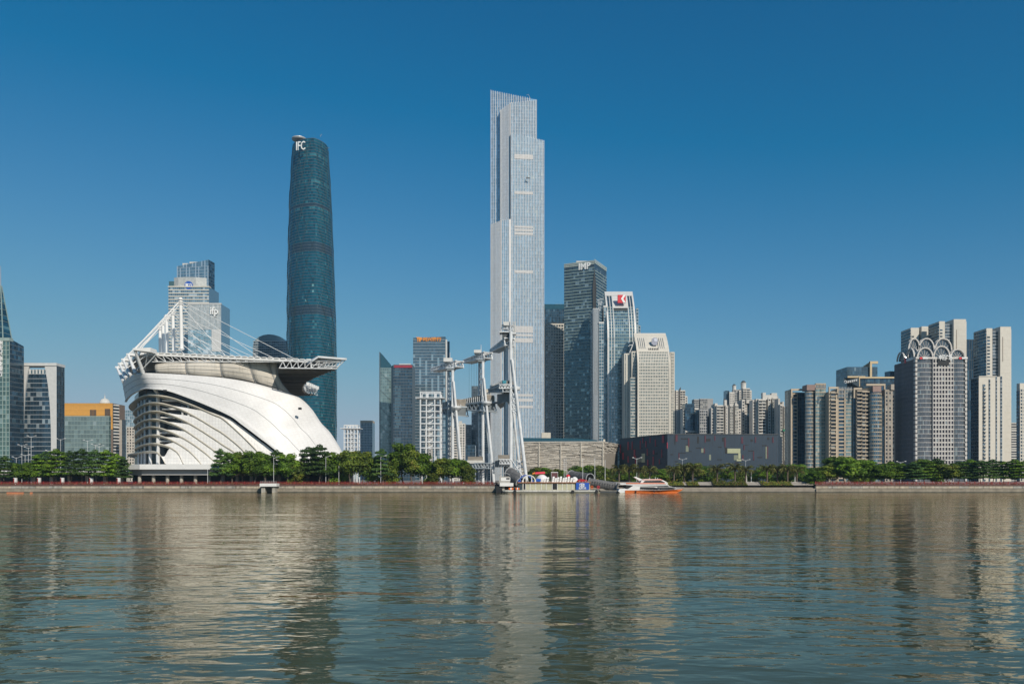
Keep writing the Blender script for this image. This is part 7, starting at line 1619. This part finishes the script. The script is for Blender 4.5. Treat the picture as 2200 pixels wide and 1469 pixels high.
for px in (1168, 1174, 1186, 1191, 1196, 1202, 1208, 1213, 1219, 1225, 1231):
    x = X(px); hgt = 1.9 + .7 * ((i * 7) % 3) / 2; s_ = MB(); s_.hexa([(x, Y + .8, zr_), (x + .9, Y + .8, zr_), (x + .9, Y + 1.1, zr_), (x, Y + 1.1, zr_), (x + .45, Y + 1.5, zr_ + hgt), (x + 1.35, Y + 1.5, zr_ + hgt), (x + 1.35, Y + 1.7, zr_ + hgt), (x + .45, Y + 1.7, zr_ + hgt)])
    for z in (.35, .65): s_.box(x + .3 * z, x + 1.15 + .3 * z, Y + .7 + z * .5, Y + 2.0, zr_ + z * hgt, zr_ + z * hgt + .16)
    o = s_.build('folding_screen', WHITE); tag(o, f'white slanted folding screen, {ORD[i]} from the left on the barge roof', 'screen', 'white screens on the barge roof'); i += 1
s_ = MB(); s_.lathe((X(1222), Y + 5), [(.15, zr_ + 1.4), (.8, zr_ + 1.8), (1.05, zr_ + 2.6), (.8, zr_ + 3.3), (.1, zr_ + 3.6)], 14); s_.tube((X(1222), Y + 5, zr_), (X(1222), Y + 5, zr_ + 1.5), .06, n=6); tag(s_.build('red_balloon', SIGN_R, smooth=True), 'round red balloon on a stick above the barge roof', 'balloon')
# red car on the roof
car = thing('red_car', 'red hatchback car displayed on the barge roof above the billboard', 'car', (X(1252), Y + 3, zr_)); x0 = X(1241.5); L_ = 4.5; CARR = plain('car_red', (.50, .015, .02), .25, var=.03, spec=.7)
prof_c = [(0, .45), (.05, .95), (.25, 1.05), (.95, 1.5), (1.5, 1.58), (2.2, 1.55), (3.0, 1.1), (4.1, .92), (4.45, .7), (4.5, .4), (4.0, .3), (.4, .3)]
s_ = MB(); k = len(prof_c)
def extr(s_, prof, x0, z0, y0, y1, inset=0.0, m=0):
    n = len(prof); f_ = [(x0 + a, y0 + inset * (z > 1.1), z0 + z) for a, z in prof]; b_ = [(x0 + a, y1 - inset * (z > 1.1), z0 + z) for a, z in prof]; k0 = len(s_.v); s_.v += f_ + b_; s_.f.append(tuple(k0 + i for i in reversed(range(n)))); s_.f.append(tuple(k0 + n + i for i in range(n))); s_.r += [.5, .5]; s_.m += [m, m]
    for i in range(n): j = (i + 1) % n; s_.f.append((k0 + i, k0 + j, k0 + n + j, k0 + n + i)); s_.r.append(.5); s_.m.append(m)
extr(s_, prof_c, x0, zr_, Y + 1.4, Y + 3.2, .18); s_.build('body', CARR, car)
s_ = MB(); extr(s_, [(.45, 1.08), (1.0, 1.42), (2.1, 1.45), (2.75, 1.1)], x0, zr_, Y + 1.36, Y + 3.24, .17); s_.build('side_windows', BLACK, car)
for a in (.95, 3.55):
    for yy in (Y + 1.35, Y + 3.05): s_ = MB(); s_.tube((x0 + a, yy, zr_ + .34), (x0 + a, yy + .2, zr_ + .34), .34, .34, 14); w_ = s_.build('wheel', BLACK, car); s_ = MB(); s_.tube((x0 + a, yy - .02, zr_ + .34), (x0 + a, yy + .22, zr_ + .34), .2, .2, 10); s_.build('rim', STEEL, w_)
s_ = MB(); s_.box(x0 + 4.36, x0 + 4.5, Y + 1.5, Y + 1.9, zr_ + .66, zr_ + .8); s_.build('headlight', SIGN_W, car)
for i, (px, mat, lab) in enumerate(((1273, 'float_orange', 'orange life ring stand on the low pontoon behind the ferry stern'), (1287, 'canopy_red', 'red and white buoy on the low pontoon'),)):
    s_ = MB(); s_.tube((X(px), Y + 3, Z(1051)), (X(px), Y + 3, Z(1046)), .08, n=6); c = Vector((X(px), Y + 2.9, Z(1046)))
    for q in range(14): a, b_ = 2 * math.pi * q / 14, 2 * math.pi * (q + 1) / 14; s_.beam(c + Vector((.55 * math.cos(a), 0, .55 * math.sin(a))), c + Vector((.55 * math.cos(b_), 0, .55 * math.sin(b_))), .25)
    tag(s_.build('life_ring', MATS[mat]), lab, 'life ring')
pn_ = thing('low_pontoon', 'low dark pontoon between the barge and the ferry', 'pontoon', (X(1310), 376, 0)); s_ = MB(); s_.box(WX(1288, 376), WX(1334, 376), 372.5, 379, -.4, .85); s_.build('float', DGREY, pn_); s_ = MB(); s_.box(WX(1288, 376), WX(1334, 376), 372.3, 379, .86, 1.05); s_.build('deck', CONC, pn_)

# ================================================================ ferry
Y = 370.0; YW = 7.0
fe = thing('orange_ferry', 'white passenger ferry with orange hull and dark wraparound windows', 'boat', (X(1400), Y, 0))
FW = plain('ferry_white', (.80, .79, .77), .3, var=.03, spec=.6); FO = plain('ferry_orange', (.58, .13, .012), .35, var=.08, spec=.6); FS = plain('ferry_coral', (.72, .20, .10), .4)
def hullrow(zf, half, x0, x1, bowin):
    pass
def ferry_poly(name, mat, pts, y0, y1, taper=0.0, parent=None):
    """side outline given in photo columns/rows, extruded across the beam and tapered toward bow"""
    n = len(pts); s_ = MB(); near, far = [], []
    for a, c in pts:
        p = W(a, c, Y); f_ = max(0, (a - 1415) / 57.0); ins = taper * f_ ** 1.6; near.append((p.x, Y + y0 + ins, p.z)); far.append((p.x, Y + y1 - ins, p.z))
    k = 0; s_.v = near + far; s_.f = [tuple(reversed(range(n))), tuple(n + i for i in range(n))]; s_.r = [.5] * (n + 2); s_.m = [0] * (n + 2)
    for i in range(n): j = (i + 1) % n; s_.f.append((i, j, n + j, n + i))
    o = s_.build(name, mat, parent or fe); md = o.modifiers.new('bevel', 'BEVEL'); md.width = .08; md.segments = 2; md.limit_method = 'ANGLE'; return o
ferry_poly('hull', FO, [(1343, 1053), (1343, 1059.5), (1452, 1059.8), (1463, 1056), (1472, 1050), (1455, 1051.6), (1420, 1052.6)], 0, YW, 3.2)
ferry_poly('stern_block', FW, [(1328, 1055), (1331, 1050), (1342, 1049), (1350, 1051), (1350, 1058), (1333, 1058.5)], .3, YW - .3)
ferry_poly('lower_cabin', FW, [(1344, 1053.1), (1350, 1049.5), (1361, 1042.4), (1434, 1042.4), (1446, 1045.5), (1470, 1050.2), (1420, 1052.5)], .25, YW - .25, 2.9)
ferry_poly('upper_deck', FW, [(1331, 1037.6), (1333, 1040.4), (1361, 1042.5), (1438, 1042.5), (1434, 1039), (1428, 1037.6)], .1, YW - .1, 1.2)
ferry_poly('coral_stripe', FS, [(1345, 1037.0), (1345, 1039.4), (1432, 1039.4), (1427, 1037.0)], 0.02, YW - .02, 1.0)
ferry_poly('upper_cabin', FW, [(1376, 1037.7), (1380, 1029.6), (1386, 1028.4), (1420, 1028.6), (1431, 1034), (1437, 1038)], .7, YW - .7, 1.0)
ferry_poly('coral_roof_stripe', FS, [(1380, 1029.4), (1381, 1031), (1425, 1031), (1421, 1028.9)], .62, YW - .62, .8)
ferry_poly('upper_windows', BLACK, [(1382, 1036.3), (1386, 1032.3), (1420, 1031.8), (1431, 1036.3)], .6, YW - .6, .9)
ferry_poly('lower_window', BLACK, [(1376, 1050.2), (1376, 1045.6), (1406, 1045.8), (1413, 1048), (1416, 1050.2)], .2, YW - .2, 2.85)
ferry_poly('bow_window', BLACK, [(1420, 1049.8), (1413, 1045.6), (1438, 1046), (1447, 1048), (1452, 1049.8)], .2, YW - .2, 2.85)
ferry_poly('stern_opening', BLACK, [(1345, 1049.4), (1345, 1041), (1359, 1041.8), (1362, 1043.5), (1355, 1048)], .3, YW - .3)
ferry_poly('radar_wing', FW, [(1363, 1024.2), (1367, 1023.6), (1382, 1029.6), (1376, 1033)], 2.2, YW - 2.2)
for px in (1349, 1355): s_ = MB(); s_.tube((X(px), Y + .4, Z(1050)), (X(px), Y + .4, Z(1041)), .09, n=6); s_.build('stern_post', FW, fe)
s_ = MB()
for k in range(8): a = 1448 + k * 3; p = W(a, 1049.5 + (a - 1470) * .05, Y); s_.tube((p.x, Y + .4 + k * .3, p.z), (p.x, Y + .4 + k * .3, p.z + .8), .035, n=5)
s_.tube(W(1448, 1046, Y + .4), W(1470, 1046.3, Y + 2.6), .04, n=5); s_.build('bow_rail', STEEL, fe, kind='stuff')
for px in (1395, 1408, 1413): s_ = MB(); p = W(px, 1028.5, Y + 3.5); s_.tube(p, p + Vector((0, 0, .6 + (px % 3) * .3)), .12, .06, 6); s_.build('roof_antenna', FW, fe)
for px in (1366, 1405): s_ = MB(); s_.tube((X(px), Y - .15, Z(1054)), (X(px), Y - .15, Z(1057.5)), .28, .28, 10); s_.build('fender', BLACK, fe)
# floating boom at the left, channel buoys
for i, (a, c) in enumerate(((15, 51), (65, 70))):
    s_ = MB(); s_.tube((WX(a, 362), 362, .12), (WX(c, 362), 362, .12), .32, .3, 10); tag(s_.build('floating_boom', plain('faded_orange', (.62, .22, .10), .6) if i == 0 else MATS['faded_orange']), ('long faded orange boom floating by the quay at far left', 'short orange float drifting right of the long boom')[i], 'float')

# ================================================================ river haze
hz = MB(); hz.box(-2700, 2700, -500, 2800, -3, 600); hzo = hz.build('haze', None if False else plain('haze_air', (1, 1, 1)), kind='stuff')
hm = MATS['haze_air']; hn = hm.node_tree; hn.nodes.clear(); ho = hn.nodes.new('ShaderNodeOutputMaterial'); hv = hn.nodes.new('ShaderNodeVolumePrincipled')
hv.inputs['Color'].default_value = (.52, .80, 1.0, 1); hv.inputs['Density'].default_value = 0.00006; hv.inputs['Anisotropy'].default_value = 0.0
hn.links.new(hv.outputs[0], ho.inputs['Volume'])
